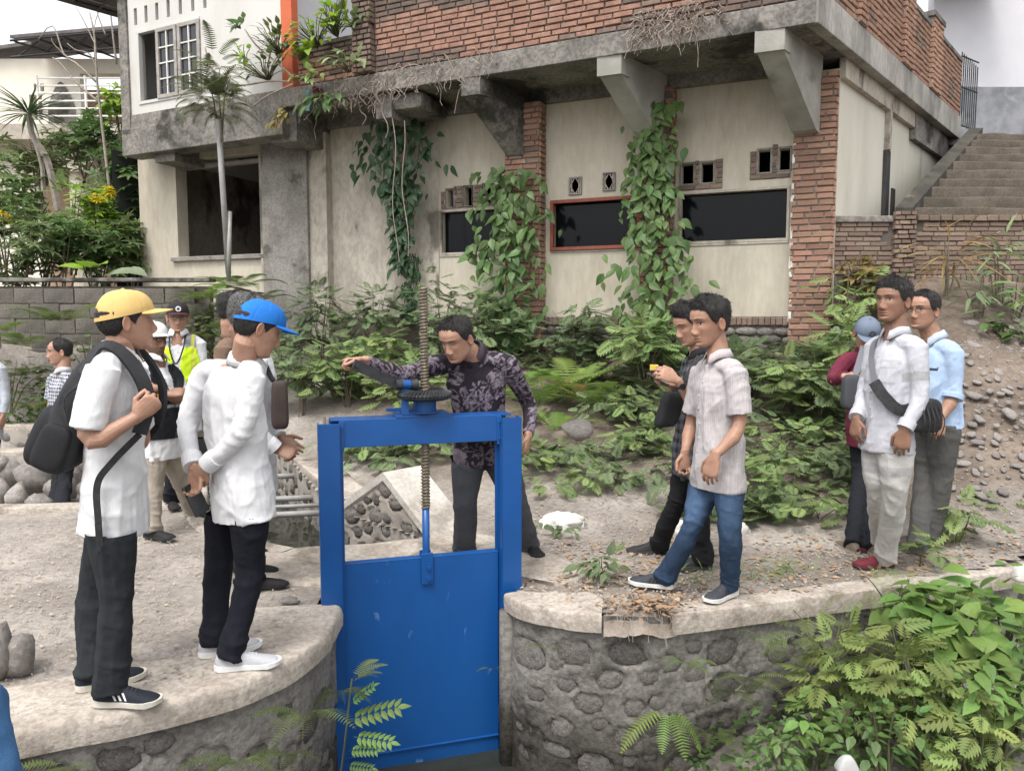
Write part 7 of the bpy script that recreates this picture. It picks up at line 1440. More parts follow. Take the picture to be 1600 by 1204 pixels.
# ground cover (uncountable)
r = np.random.default_rng(77); it = []; vs = variants('mimosa_frond', FN['mimosa_frond'], L_MIM)
n = 0
while n < 4200:
    px = r.uniform(520, 1345); wq = r.uniform(.1, 3.3); 
    x = 0
    yy = r.uniform(5.6, 11); x = ray(px, 500)[0]*yy; wv = (x-OB[0])*NB[0]+(yy-OB[1])*NB[1]
    if not (0 < wv < 3.35) or inpoly(np.array([x]), np.array([yy]), CANAL)[0] or (x < -.3 and yy < 6.6): continue
    if noise3(np.array([x*1.4, yy*1.4, 3.]))+.5*noise3(np.array([x*4, yy*4, 3.])) < .02+.5*(wv-1.4)/1.7 : 
        n += 1 if r.random() < .3 else 0; continue
    n += 1; z = gz(x, yy)+r.uniform(0, .10); a = r.uniform(0, 6.3); it.append((vs[r.integers(0, 4)], dirmat([x, yy, z], [math.cos(a), math.sin(a), r.uniform(.0, .7)], [r.uniform(-.4, .4), r.uniform(-.4, .2), 1], r.uniform(.4, .9))))
tag(merge('ground_cover', it, L_MIM, None, (0, 7, .3)), 'low leafy ground cover on the slope below the house', None, None, 'stuff')
# ---- big bright fern clump behind the gate man and dry fronds
def ferns(label, base, n, L, seed, m=L_FERN, spread=1., up_=.9, name='fern', toward=None, dry=0, group=None, fr='fern_frond', arc=(0, 2*math.pi)):
    r = np.random.default_rng(seed); P, D, U, S = [], [], [], []; base = np.asarray(base, float)
    for i in range(n):
        a = arc[0]+(arc[1]-arc[0])*(i+r.uniform(0, .8))/n; e = r.uniform(.25, 1.1)*up_; o = np.array([math.cos(a)*spread, math.sin(a)*spread, e]); P.append(base+np.array([math.cos(a), math.sin(a), 0])*.03); D.append(o); U.append(np.array([-math.cos(a)*.4, -math.sin(a)*.4, 1])); S.append(L*r.uniform(.7, 1.15))
    return plant(name, label, 'fern', base, P, D, U, S, fr, m, None, None, group)
for i, (px, wq, n, L, lab) in enumerate(((842, 1.5, 13, .75, 'large bright fern clump left of the big rock behind the gate man'), (895, 1.2, 13, .85, 'large bright fern clump right of the middle brick pillar'), (925, 1.5, 9, .6, 'smaller bright fern clump left of the tall vine'), (815, 1.2, 9, .7, 'bright fern fronds just behind the shoulder of the gate man'), (870, 2.0, 9, .55, 'yellow green low fern in front of the large fern clumps'))):
    ferns(lab, onw(px, wq, .05), n, L, 40+i)
ferns('withered brown fern fronds inside the bright fern clump', onw(905, 1.45, .1), 6, .5, 60, L_DRY)
# ferns at the foot of the block wall and above it
for i, (px, py, dd, n, L, m, lab) in enumerate(((95, 505, 10.1, 10, .75, L_FERN2, 'tall grey green fern high on the block wall behind the far man'), (40, 540, 10.1, 9, .6, L_FERN, 'yellow green fern on the block wall left of the far man'), (25, 590, 10.0, 9, .6, L_FERN2, 'drooping dark fern low on the block wall at the left edge'), (120, 590, 10.1, 8, .5, L_FERN2, 'dull fern behind the backpack'), (330, 470, 10.3, 10, .7, L_FERN, 'fern at the right end of the block wall'), (370, 452, 10.9, 10, .75, L_FERN, 'fern at the foot of the metal pole'), (325, 530, 10.2, 10, .7, L_FERN2, 'dark fern behind the man in the yellow vest'), (60, 640, 9.9, 9, .5, L_FERN2, 'low fern above the distant stone kerb wall'), (405, 470, 10.8, 8, .6, L_FERN2, 'fern below the grey panel'), (8, 520, 10.1, 8, .5, L_FERN, 'fern cut by the left edge of the view'), (340, 600, 9.4, 8, .6, L_FERN2, 'dark fern hidden behind the men in vests'))):
    b = at(px, py, dd); ferns(lab, b, n, L, 300+i, m, arc=(math.pi, 2*math.pi), up_=.6)
for i, (px, py, dd, h) in enumerate(((60, 625, 9.9, .5), (120, 640, 9.9, .45), (20, 655, 9.8, .35), (160, 600, 10, .6), (350, 560, 9.9, .8), (310, 560, 10., .6))):
    shrub(['leafy green weed at the foot of the block wall left of the far man', 'leafy green weed at the foot of the block wall right of the far man', 'small leafy weed at the left edge below the block wall', 'leafy weed on the block wall behind the yellow cap', 'leafy shrub behind the man in the black vest', 'leafy shrub behind the yellow safety vest'][i], at(px, py, dd)-np.array([0, 0, h*.5]), h, .35, .15, 60, .11, 'leaf', L_BUSH if i % 2 else L_VINE, 330+i, 'weed', 'leafy_weed', cap_=60)
# ---- garden behind the block wall
gard = [(30, 405, 11.2, 1.0, .7, 'dark broad leaved bush at the left edge above the block wall', L_BUSH, 'leaf_whorl', .16), (95, 400, 11.6, 1.1, .75, 'glossy bush behind the block wall left of the lime leaf', L_VINE, 'leaf_whorl', .17), (150, 390, 12.2, 1.2, .7, 'dark bush behind the block wall near the house corner', L_BUSH, 'leaf_whorl', .16), (205, 395, 12.6, 1.1, .5, 'green bush touching the cream house corner', L_MIM2, 'leaf_whorl', .15), (40, 320, 13.2, 1.5, .8, 'bush with pale young leaves on the far left', L_MIM2, 'leaf_whorl', .17), (110, 330, 13.5, 1.4, .8, 'feathery light green bush below the arched balcony', L_MIM2, 'mimosa_frond', 1.3), (190, 275, 13.6, 1.4, .8, 'leafy small tree crowding the house corner', L_VINE, 'leaf_whorl', .2), (160, 220, 14.5, 1.2, .7, 'bright leafy climber below the white balcony railing', L_VINE, 'leaf_whorl', .18), (185, 170, 14.2, .8, .3, 'thin leafy sprig beside the upper house corner', L_LIME, 'leaf', .17), (150, 335, 12.8, 1.0, .7, 'olive green bush carrying yellow flowers', L_LIME, 'leaf_whorl', .15), (5, 350, 12.4, 1.2, .6, 'olive bush with yellow flowers at the left edge', L_VINE, 'leaf_whorl', .15), (60, 250, 14.5, .9, .8, 'creeper spilling over the balcony edge of the cream house', L_FERN2, 'leaf_whorl', .17), (130, 235, 15.2, .8, .9, 'dry looking creeper along the balcony edge', L_FERN2, 'leaf_whorl', .16), (65, 365, 11.9, 1.0, .7, 'leafy light bush in the middle of the garden', L_MIM2, 'leaf_whorl', .17)]
for i, (px, py, dd, h, sx, lab, m, kd, sz) in enumerate(gard): b = at(px, py, dd)-np.array([0, 0, h*.75]); shrub(lab, b, h*1.25, sx, sx*.7, 130, sz, kd, m, 400+i, 'bush', 'garden_bush', 'bushes in the garden behind the block wall', cap_=130)
for i, (px, py, dd, lab) in enumerate(((150, 312, 12.2, 'cluster of yellow flowers on the olive bush'), (8, 345, 11.8, 'cluster of yellow flowers at the left edge'), (170, 304, 12.2, 'small cluster of yellow flowers near the house corner'))):
    shrub(lab, at(px, py, dd)-np.array([0, 0, .12]), .26, .14 if i < 2 else .06, .1, 22, .075, 'leaf_whorl', L_YEL, 450+i, 'flowers', 'yellow_flowers', cap_=22, nst=2)
b = at(142, 420, 10.75); plant('taro', 'single bright lime green taro leaf above the block wall', 'plant', b-np.array([0, 0, .3]), [b+np.array([.1*k-.1, 0, .02*k]) for k in range(3)], [[-.5+.5*k, -.5, .25] for k in range(3)], [[0, -.5, 1]]*3, [.3, .34, .28], 'heart_leaf', L_LIME, [([b-np.array([0, 0, .3]), b], .008)], M_STEM)
b = at(205, 424, 10.7); plant('taro', 'pale grey green taro leaf lying on the block wall', 'plant', b-np.array([0, 0, .3]), [b, b+np.array([-.1, .05, .02])], [[-.7, -.2, .05], [.7, -.2, .0]], [[0, -.4, 1]]*2, [.36, .34], 'heart_leaf', leafmat('grey_taro', (0.240, 0.289, 0.180), (0.194, 0.246, 0.146)), [([b-np.array([0, 0, .3]), b], .008)], M_STEM)
# yucca with forked pale trunks
b0 = at(92, 330, 14.0); tp = at(45, 178, 14.0); r = np.random.default_rng(6); P, D, U, S = [], [], [], []
for i in range(70): a = r.uniform(0, 6.28); e = r.uniform(-.25, 1.2); o = np.array([math.cos(a), math.sin(a), e]); P.append(tp); D.append(o); U.append([0, 0, 1]); S.append(r.uniform(.55, .85))
plant('yucca_tree', 'spiky yucca tree with a thin pale trunk in front of the cream house', 'tree', b0, P, D, U, S, 'blade', L_YUC, [(smooth_line([b0, at(74, 250, 14), at(52, 215, 14.0), tp], 12), np.linspace(.07, .05, 12)), (smooth_line([at(68, 300, 14), at(66, 260, 14), at(55, 220, 14)], 8), .04)], M_bark)
# bare pale branches
tb = thing('bare_tree', 'leafless pale tree leaning in front of the cream house balcony', 'tree', at(170, 300, 13.2))
for P_, r0 in (([(172, 300), (160, 200), (152, 130), (148, 60), (140, 20)], .05), ([(152, 130), (120, 100), (100, 85), (82, 40), (60, 62)], .03), ([(155, 160), (120, 130), (95, 100), (82, 90)], .03), ([(149, 70), (132, 35), (118, 10)], .02), ([(152, 110), (140, 85), (118, 78), (105, 68)], .022), ([(165, 55), (152, 20), (150, -10)], .02), ([(182, 100), (176, 50), (170, -5)], .035), ([(110, 95), (85, 70), (80, 60)], .014), ([(148, 90), (148, 40), (155, 15), (150, 0)], .018)):
    b = MB(); pts = smooth_line([at(x, y, 13.2) for x, y in P_], 14); b.tube(pts, np.linspace(r0, r0*.45, 14)*.62, 6); b.build('branch', M_bark, tb, smooth=True)
# ---- pole with a fern on its head
pb, pt_ = at(357, 428, 10.35), at(341, 186, 9.9); po = thing('pole', 'thin grey metal pole leaning in front of the big unglazed opening', 'pole', pb); b = MB(); b.tube([pb, pt_], .036, 14); b.build('shaft', M_galv, po, smooth=True); b = MB(); b.tube([at(359, 330, 10.2), at(357, 440, 10.3)], .03, 10); b.build('sleeve', M_galv, po, smooth=True)
L_POLE = leafmat('pole_fern_leaf', (0.146, 0.169, 0.075), (0.117, 0.136, 0.062))
shrub('bushy dull green fern growing on top of the metal pole', pt_+np.array([0, 0, -.22]), .95, .30, .28, 110, .40, 'fern_frond', L_POLE, 70, 'fern', 'fern', droop=.15, nst=3, low=.0)
ferns('upright young fronds at the crown of the fern on the metal pole', pt_+np.array([0, 0, .25]), 16, .48, 72, L_POLE, up_=2.8)
# ---- plants and dry roots on the balcony edge
def sprig(label, px, py, b_, n, size, m, seed, sp=.25, h=.5, kind='leaf'):
    n = int(n*1.9); a, z = FF.px(px, py); c = FF.w(a, b_, z); r = np.random.default_rng(seed); P, D, U, S, st = [], [], [], [], []
    for k in range(n):
        o = FF.t*r.uniform(-1, 1)*sp+FF.n*r.uniform(0, .8)*sp+np.array([0, 0, r.uniform(.1, 1)*h]); P.append(c+o); D.append(o+FF.n*.15+np.array([0, 0, r.uniform(-.35, .1)])); U.append(FF.n*.5+np.array([0, 0, 1])); S.append(size*r.uniform(.7, 1.2)); st.append((smooth_line([c, c+o*.5+FF.n*.04, c+o], 6), .005))
    return plant('wall_plant', label, 'plant', c, P, D, U, S, kind, m, st, M_STEM)
sprig('leafy sprig with lime green leaves at the top of the broken parapet', 530, 60, .02, 22, .15, L_LIME, 1, .25, .45); sprig('leafy sprig on the parapet left of the sooty brick pier', 558, 45, .02, 14, .12, L_VINE, 2, .25, .15); sprig('lime green three leaf sprig left of the bricks', 486, 100, .12, 9, .17, L_LIME, 3, .2, .2); sprig('big round leaved sprig hanging on the brick parapet', 556, 118, .12, 11, .19, leafmat('dusty_leaf', (0.255, 0.304, 0.158), (0.209, 0.260, 0.124)), 4, .28, .2)
sprig('small sprig with two leaves in front of the white upper wall', 405, 105, .2, 6, .14, L_LIME, 5, .2, .25); sprig('young sprig with upright leaves high on the white wall', 398, 55, .25, 6, .15, L_VINE, 6, .15, .1); sprig('yellow green hanging sprig at the left end of the parapet', 452, 170, .12, 10, .14, L_OCH, 7, .18, -.25); sprig('grey green tuft at the foot of the orange column', 448, 90, .1, 26, .14, L_FERN2, 8, .28, .35); sprig('pale leafy sprig in the middle of the parapet foot', 500, 135, .15, 9, .16, leafmat('pale_leaf', (0.300, 0.391, 0.146), (0.255, 0.332, 0.113)), 9, .2, .1)
sprig('light green leafy plant rooted at the broken left end of the brick parapet', 505, 75, .08, 20, .16, L_LIME, 21, .32, .3); sprig('leafy plant spilling down the left end of the balcony edge', 520, 150, .12, 16, .15, L_VINE, 22, .3, -.2); sprig('pale weedy tuft growing on the floor beam left of the teal rag', 430, 130, .1, 22, .13, L_FERN2, 23, .35, .3)
tb = thing('woody_creeper', 'pale bare woody creeper looping across the foot of the white upper wall', 'creeper', FF.w(FF.px(470, 135)[0], .1, FF.px(470, 135)[1]))
for P_ in ([(345, 100), (352, 118), (372, 135), (400, 140), (440, 134), (470, 135)], [(402, 55), (420, 80), (450, 105), (478, 130)], [(478, 138), (440, 155), (415, 172)], [(345, 100), (340, 82)]):
    b = MB(); b.tube(smooth_line([FF.w(FF.px(*q)[0], .22, FF.px(*q)[1]) for q in P_], 16), .012, 6); b.build('branch', M_root, tb, smooth=True)
r = np.random.default_rng(12); b = MB()
for k in range(520):
    px = r.choice([r.uniform(470, 780), r.uniform(520, 700), r.uniform(985, 1130), r.uniform(990, 1090)]); y0 = np.interp(px, [470, 760, 1200], [158, 92, -2])+r.uniform(-22, 22); a, z = FF.px(px, y0); c = FF.w(a, .02+r.uniform(0, .05), z); L_ = r.uniform(.05, .30)*(1.5 if r.random() < .12 else .8); pts = [c]
    for j in range(4): pts.append(pts[-1]+np.array([r.uniform(-.05, .05), r.uniform(-.03, .03), -L_/4*r.uniform(.2, 1.3)]))
    b.tube(pts, .0035, 3, cap=False)
tag(b.build('dry_roots', M_root, None, FF.w(4, 0, 4.6)), 'tangle of dry hanging roots along the balcony edge', None, None, 'stuff')
for k, (x0, y0, y1) in enumerate(((612, 185, 410), (628, 190, 400), (598, 150, 215), (564, 165, 195))):
    b = MB(); b.tube(smooth_line([FF.w(FF.px(x0+4*math.sin(j*1.3+k), 0)[0], .02-.06*j/6, FF.px(x0, y0+(y1-y0)*j/6)[1]) for j in range(7)], 20), .005, 5)
    tag(b.build('aerial_root', M_root, None, FF.w(FF.px(x0, y0)[0], 0, FF.px(x0, y0)[1])), ['long pale aerial root dangling in front of the dark vine', 'second long aerial root dangling right of the first one', 'short aerial root left of the dark vine', 'shortest aerial root under the parapet left end'][k], 'root', 'aerial roots hanging from the balcony')
a_, z_ = FF.px(486, 155); q = [FF.w(a_+x, .06+.02*math.sin(y*30), z_+y) for y in np.linspace(.10, -.17, 9) for x in (-.035+.012*math.sin(y*40), .035+.014*math.sin(y*55+1))]; tag(obj('torn_cloth', q, [[2*i, 2*i+1, 2*i+3, 2*i+2] for i in range(8)], mat('teal_rag', (.12, .27, .24), (.09, .2, .18), 12, .9), None, FF.w(a_, .06, z_)), 'torn teal rag hanging from the parapet end', 'rag')
a_, z_ = FF.px(500, 142); q = [FF.w(a_+x, .05+.02*math.sin(x*40), z_+y+.02*math.sin(x*30)) for x in np.linspace(-.10, .10, 9) for y in (.03, -.03)]; tag(obj('torn_cloth', q, [[2*i, 2*i+1, 2*i+3, 2*i+2] for i in range(8)], mat('maroon_rag', (.09, .012, .02), (.06, .01, .015), 12, .9), None, FF.w(a_, .05, z_)), 'dark red rag beside the teal rag on the parapet', 'rag')
# ---- right: plants by the garden wall
for i, (px, py, dd, h, m, kd, sz, lab) in enumerate(((1345, 470, 8.2, .7, L_OCH, 'leaf_whorl', .12, 'yellowish weed at the foot of the garden wall beside the brick pillar'), (1320, 500, 8.0, .8, L_MIM2, 'mimosa_frond', .9, 'green weed right of the brick pillar'), (1380, 480, 8.0, .6, L_VINE, 'leaf', .11, 'leafy weed behind the head of the man in grey'), (1560, 445, 8.0, .75, leafmat('oleander', (0.225, 0.304, 0.146), (0.180, 0.246, 0.113)), 'long_leaf', .22, 'oleander like shrub with long pale leaves at the garden wall'), (1525, 480, 7.7, .55, leafmat('oleander_low', (0.194, 0.275, 0.136), (0.165, 0.232, 0.113)), 'long_leaf', .22, 'lower rosette of long pale leaves right of the spectacled man'), (1585, 480, 7.7, .5, L_MIM2, 'leaf', .12, 'light green bush at the right edge below the garden wall'), (1555, 510, 7.4, .3, L_VINE, 'heart_leaf', .10, 'low creeping plant at the top of the cobble slope'), (1480, 450, 8.0, .8, L_DRY, 'blade', .5, 'dry straw coloured grass clump against the garden wall'), (1310, 450, 8.35, .5, L_BUSH, 'leaf', .10, 'small dark weed in the corner of the pillar and garden wall'))):
    b = at(px, py+30, dd); b[2] = min(b[2], gz(b[0], b[1])+.25); shrub(lab, b, h, .28, .2, 46 if kd != 'blade' else 40, sz, kd, m, 500+i, 'weed', 'leafy_weed', cap_=80, low=.1, droop=.0 if kd in ('long_leaf', 'blade') else .25)
# ---- weeds in front of the right wall
L_NEAR = leafmat('near_mimosa_leaf', (0.187, 0.238, 0.070), (0.143, 0.188, 0.056), .3)
fw_ = [(1285, 1145, 3.72, .36, L_HEART, 'leaf', .08, 90), (1345, 1060, 3.85, .5, L_NEAR, 'mimosa_frond', .72, 60), (1445, 975, 4.10, .42, L_HEART, 'heart_leaf', .12, 60), (1500, 1010, 3.95, .55, L_HEART, 'heart_leaf', .13, 70), (1565, 985, 4.15, .50, L_HEART, 'heart_leaf', .12, 60), (1450, 1110, 3.6, .55, L_NEAR, 'mimosa_frond', .78, 80), (1560, 1120, 3.6, .6, L_HEART, 'leaf', .10, 110), (1380, 1165, 3.5, .4, L_VINE, 'leaf', .065, 110), (1300, 1000, 4.15, .30, L_NEAR, 'mimosa_leaf', .7, 40), (1530, 1180, 3.4, .4, L_NEAR, 'mimosa_frond', .7, 60), (1585, 1050, 3.8, .5, L_VINE, 'leaf', .09, 90), (1220, 1170, 3.6, .25, L_VINE, 'leaf', .055, 100), (1420, 1035, 3.95, .50, L_NEAR, 'mimosa_frond', .7, 60), (1400, 935, 4.3, .22, L_NEAR, 'mimosa_leaf', .6, 30)]
fl_ = ['leafy weed at the left edge of the weeds below the right wall', 'feathery weed leaning on the right wall under the cap end', 'heart leaved creeper climbing over the wall cap', 'heart leaved creeper hanging below the cap end', 'heart leaved creeper at the right edge of the view near the white bag', 'big feathery weed in the middle of the lower right corner', 'big oval leaved weed at the right edge of the lower corner', 'low broad leaved weed in front beside the knotted plastic bag', 'feathery weed spilling over the cap', 'feathery weed at the very bottom right', 'broad leaved weed at the right edge', 'small leaved weed at the wall foot right of the yellow fern', 'feathery weed between the heart leaved creepers', 'thin feathery weed lying on the cap']
for i, (px, py, dd, h, m, kd, sz, n_) in enumerate(fw_):
    b = at(px, py, dd)-np.array([0, 0, h*.6]); shrub(fl_[i], b, h*1.2, .28, .20, n_, sz, kd, m, 600+i, 'weed', 'tall_weed', cap_=120, stem_m=M_STEM, nst=6)
r = np.random.default_rng(5); it = []; vl = variants('leaf', FN['leaf'], L_VINE); n = 0
while n < 2600:
    x, y = r.uniform(.55, 2.9), r.uniform(2.6, 4.15)
    if noise3(np.array([x*2.2, y*2.2, 1.]))+.9*sstep(.5, 1.6, x) < .12: n += .2; continue
    z = -1.25+.55*float(sstep(.25, 1.5, x))*(1-.3*float(sstep(0, 3, 3.6-y)))+r.uniform(.02, .16); a = r.uniform(0, 6.3); n += 1; it.append((vl[r.integers(0, 4)], dirmat([x, y, z], [math.cos(a), math.sin(a), r.uniform(-.2, .5)], [r.uniform(-.4, .4), r.uniform(-.6, .2), 1], r.uniform(.025, .06))))
tag(merge('ground_cover', it, L_VINE, None, (1.6, 3.5, -.7)), 'small leaved creeping weeds on the channel bank', None, None, 'stuff')
# wall ferns growing from joints
wf = [(1045, 1105, 3.93, 4, .17, L_FERN, 'bright yellow fern hanging low on the right wall'), (1140, 1075, 3.98, 9, .13, L_FERN2, 'dull fern tuft in the middle of the right wall'), (1170, 1055, 4.0, 8, .12, L_FERN2, 'small fern tuft right of the middle of the right wall'), (1070, 1030, 3.95, 6, .11, L_FERN, 'small bright fern high on the right wall'), (1190, 990, 4.08, 8, .10, L_MIM, 'mossy tuft just below the cap of the right wall'), (1260, 1060, 4.1, 8, .12, L_FERN2, 'fern tuft beside the feathery weeds'), (860, 1010, 4.0, 5, .08, L_FERN2, 'tiny fern left on the right wall'), (1240, 1020, 4.1, 7, .10, L_FERN2, 'tiny fern near the feathery weeds'), (1110, 1140, 3.9, 7, .10, L_FERN2, 'small fern low on the right wall'), (480, 1110, 3.3, 8, .14, L_FERN2, 'fern tuft on the left wall below the man with white shoes'), (110, 1190, 2.85, 8, .12, L_FERN2, 'fern tuft at the lower left corner of the left wall'), (380, 1180, 3.1, 7, .12, L_FERN2, 'fern low on the left wall'), (455, 1170, 3.25, 7, .12, L_FERN2, 'second low fern on the left wall nearer the gate'), (530, 1075, 3.85, 8, .12, L_FERN2, 'fern at the gate end of the left wall'), (770, 1040, 4.2, 4, .06, L_FERN2, 'tiny fern at the water edge of the gate')]
for i, (px, py, dd, n, L, m, lab) in enumerate(wf): ferns(lab, at(px, py, dd), n, L*1.9, 700+i, m, arc=(math.pi*1.1, math.pi*1.9), up_=.5 if i else -.8, name='wall_fern')
# leafy sprig in front of the gate at lower left
c = at(538, 1165, 3.75); r = np.random.default_rng(3); P, D, U, S = [], [], [], []
for k, (px, py) in enumerate(((545, 1125), (552, 1150), (545, 1172), (548, 1098), (543, 1195))): P.append(at(px, py, 3.74)); D.append([[1., -.15, .45], [.9, -.3, .1], [.7, -.3, .25], [.7, -.2, .75], [.6, -.3, .15]][k]); U.append([-.2, -.7, 1]); S.append([.26, .2, .16, .15, .14][k])
plant('leafy_sprig', 'sprig with rows of oval leaflets in front of the lower left of the blue plate', 'plant', c-np.array([.05, 0, .3]), P, D, U, S, 'pinnate_leaf', L_HEART, [(smooth_line([c-np.array([.06, 0, .4]), c, at(545, 1100, 3.75), at(550, 1060, 3.77)], 10), .005)], M_STEM)
for i, (px, py, dd, h, sx, lab) in enumerate(((15, 600, 10.0, .7, .5, 'dark leafy mass on the block wall at the left edge'), (75, 600, 10.0, .6, .4, 'dark leafy mass on the block wall behind the far man'), (140, 560, 10.05, .8, .4, 'dark leafy mass on the block wall beside the yellow cap'), (300, 520, 10.1, .9, .35, 'dark leafy mass at the end of the block wall'), (350, 500, 10.2, .7, .4, 'dark leafy mass left of the grey panel foot'))):
    shrub(lab, at(px, py, dd)-np.array([0, 0, h*.5]), h, sx, .12, 110, .5, 'mimosa_frond', L_FERN2 if i % 2 else L_BUSH, 900+i, 'weed', 'leafy_weed', cap_=110)
ferns('grey green fern spray above the oval leaved sprig', at(545, 1062, 3.77), 5, .2, 88, L_FERN2, arc=(-.6, 1.2), up_=.8, name='wall_fern')
# ---- plants on the path
for i, (px, py, h, n, sz, kd, m, lab) in enumerate(((940, 905, .16, 34, .09, 'leaf', L_MIM, 'leafy weed on the ground right of the gate post'), (1505, 850, .32, 34, .75, 'mimosa_frond', L_MIM2, 'feathery weed right of the maroon shoes'), (1585, 830, .26, 30, .7, 'mimosa_frond', L_MIM2, 'feathery weed at the right edge on the path'), (1440, 880, .2, 22, .5, 'mimosa_frond', L_MIM2, 'thin feathery weed in front of the maroon shoes'), (1080, 905, .05, 40, .09, 'blade', L_FERN, 'small grass tuft between the jeans shoes'), (1180, 900, .05, 50, .09, 'blade', L_FERN, 'small grass tuft right of the jeans'), (1240, 892, .06, 80, .09, 'blade', L_FERN, 'bright grass patch on the path'), (868, 834, .10, 16, .07, 'leaf', L_MIM, 'leafy weed beside the white sack'), (1300, 690, .12, 14, .6, 'mimosa_frond', L_MIM, 'single feathery weed on the dirt mound'), (1560, 700, .2, 26, .5, 'mimosa_frond', L_FERN2, 'thin weed on the slope right of the spectacled man'))):
    b = gp(px, py, 0); 
    for _ in range(4): b = gp(px, py, gz(b[0], b[1]))
    shrub(lab, b, h, .17, .14, n, sz, kd, m, 800+i, 'weed', 'path_weed', cap_=60, nst=2, low=.02, droop=-.1 if kd == 'blade' else .2, stem_m=M_STEM)
# ================================================================ rocks, sacks, litter
def rock_mesh(seed, n=14, m=9):
    r = np.random.default_rng(seed); U, Vv = np.meshgrid(np.linspace(0, 2*math.pi, n, endpoint=False), np.linspace(.0, math.pi, m), indexing='ij'); D = np.stack([np.cos(U)*np.sin(Vv), np.sin(U)*np.sin(Vv), np.cos(Vv)], -1); k = 1+.34*fbm(D*1.3+seed*3.1, 4); 
    pl__ = [nrm(r.normal(size=3)) for _ in range(10)]
    for q in pl__: h = D@q*k; k = np.where(h > .70, k*.70/np.maximum(h, 1e-3), k)
    V = (D*k[..., None]).reshape(-1, 3); a = np.arange(n)[:, None]*m+np.arange(m-1)[None]; b = ((np.arange(n)+1) % n)[:, None]*m+np.arange(m-1)[None]; return mesh('rock', V, np.stack([a, a+1, b+1, b], -1).reshape(-1, 4), M_rock, smooth=True)
ROCKS = [rock_mesh(k) for k in range(8)]; r = np.random.default_rng(21)
M_cob = mat('cobble', (.25, .225, .21), (.17, .155, .145), 5, .9, .6, 30, rnd=.25); COB = [rock_mesh(k+30, 10, 7) for k in range(6)]
for m_ in COB: m_.materials[0] = M_cob
def rock(px, py, wpx, hpx, label, group=None, z=None, seed=0, name='rock'):
    b = gp(px, py, 0)
    for _ in range(5): b = gp(px, py, gz(b[0], b[1]) if z is None else z)
    s = wpx*b[1]/FPX/2; h = hpx*b[1]/FPX/2; q = np.random.default_rng(seed); a = q.uniform(0, 6.28); M = basis(np.array([math.cos(a), math.sin(a), 0])*s, np.array([-math.sin(a), math.cos(a), 0])*s*.85, np.array([0, 0, 1.])*h*1.15, b+np.array([0, s*.4, h*.75])); o = link(name, ROCKS[seed % 8], None, M); tag(o, label, 'rock', group); return o
rock(905, 682, 66, 26, 'big rounded brown grey rock left on the weedy slope', None, None, 1); rock(985, 668, 48, 24, 'smaller angular grey rock right of the big one on the slope', None, None, 2); rock(10, 1060, 90, 80, 'large boulder cut by the left edge beside the black shoes', None, None, 3); rock(-12, 1065, 80, 90, 'second boulder behind the large one at the left edge', None, None, 5); rock(450, 945, 38, 12, 'flat grey stone lying left of the blue post', None, None, 4)
rp = [(12, 760, 55, 50), (48, 768, 72, 58), (92, 785, 66, 48), (20, 795, 52, 40), (60, 800, 50, 30), (105, 765, 52, 40), (20, 728, 50, 34), (62, 735, 52, 36), (-8, 785, 50, 45), (115, 745, 45, 34), (135, 780, 40, 38), (40, 748, 40, 30), (85, 748, 40, 26), (0, 745, 44, 34), (150, 795, 45, 30), (175, 790, 40, 30), (5, 715, 42, 28), (98, 722, 38, 24), (-20, 755, 50, 44), (130, 720, 40, 26)]
rl = ['upper left big rounded rock of the pile', 'big rounded rock in the middle of the pile', 'large angular rock at the front right of the pile', 'pinkish rock at the front left of the pile', 'low flat rock at the very front of the pile', 'rock behind the backpack at the right of the pile', 'dark rock at the back left of the pile', 'dark slab rock at the back of the pile', 'rock at the left edge of the pile', 'rock peeping out behind the lower backpack', 'rock hidden behind the white shirt', 'small rock wedged in the middle of the pile', 'small grey rock at the back right of the pile', 'rock against the left frame edge at the back', 'rock near the kerb behind the shirt hem', 'rock near the kerb beside the tan trousers', 'rearmost rock of the pile at the left', 'rearmost small rock in the middle', 'outer rock beyond the left frame edge', 'rearmost rock at the right of the pile']
for i, (px, py, w, h) in enumerate(rp): rock(px, py, w, h, rl[i], 'rocks piled behind the kerb', -.2+.10*(i % 3 == 1), 10+i)
# river cobbles on the right slope
n = 0; qs = []
while n < 150:
    x, y = r.uniform(3.0, 6.2), r.uniform(5.6, 7.7); px = 800+1200*x/y
    if px < 1500 or px > 1640: 
        continue
    k = float(noise3(np.array([x*1.3, y*1.3, 5.])))
    if y < 6.2 and r.random() < .55: continue
    s = r.uniform(.022, .055)*(1.5 if r.random() < .15 else 1)
    if any((x-a)**2+(y-b)**2 < ((s+c)*.72)**2 for a, b, c in qs): n += .05; continue
    qs.append((x, y, s)); n += 1; a = r.uniform(0, 6.28); z = gz(x, y); nn_ = nrm([0, -.55, 1]); e1 = nrm(np.cross([0, 1, 0], nn_)*math.cos(a)+nrm(np.cross(nn_, [1, 0, 0]))*math.sin(a)); e2 = np.cross(nn_, e1)
    o = link('cobble', COB[r.integers(0, 6)], None, basis(e1*s*1.15, e2*s*.8, nn_*s*.5, np.array([x, y, z+s*.12]))); tag(o, 'rounded grey river cobble on the slope behind the man in light blue', 'cobble', 'river cobbles on the right slope')
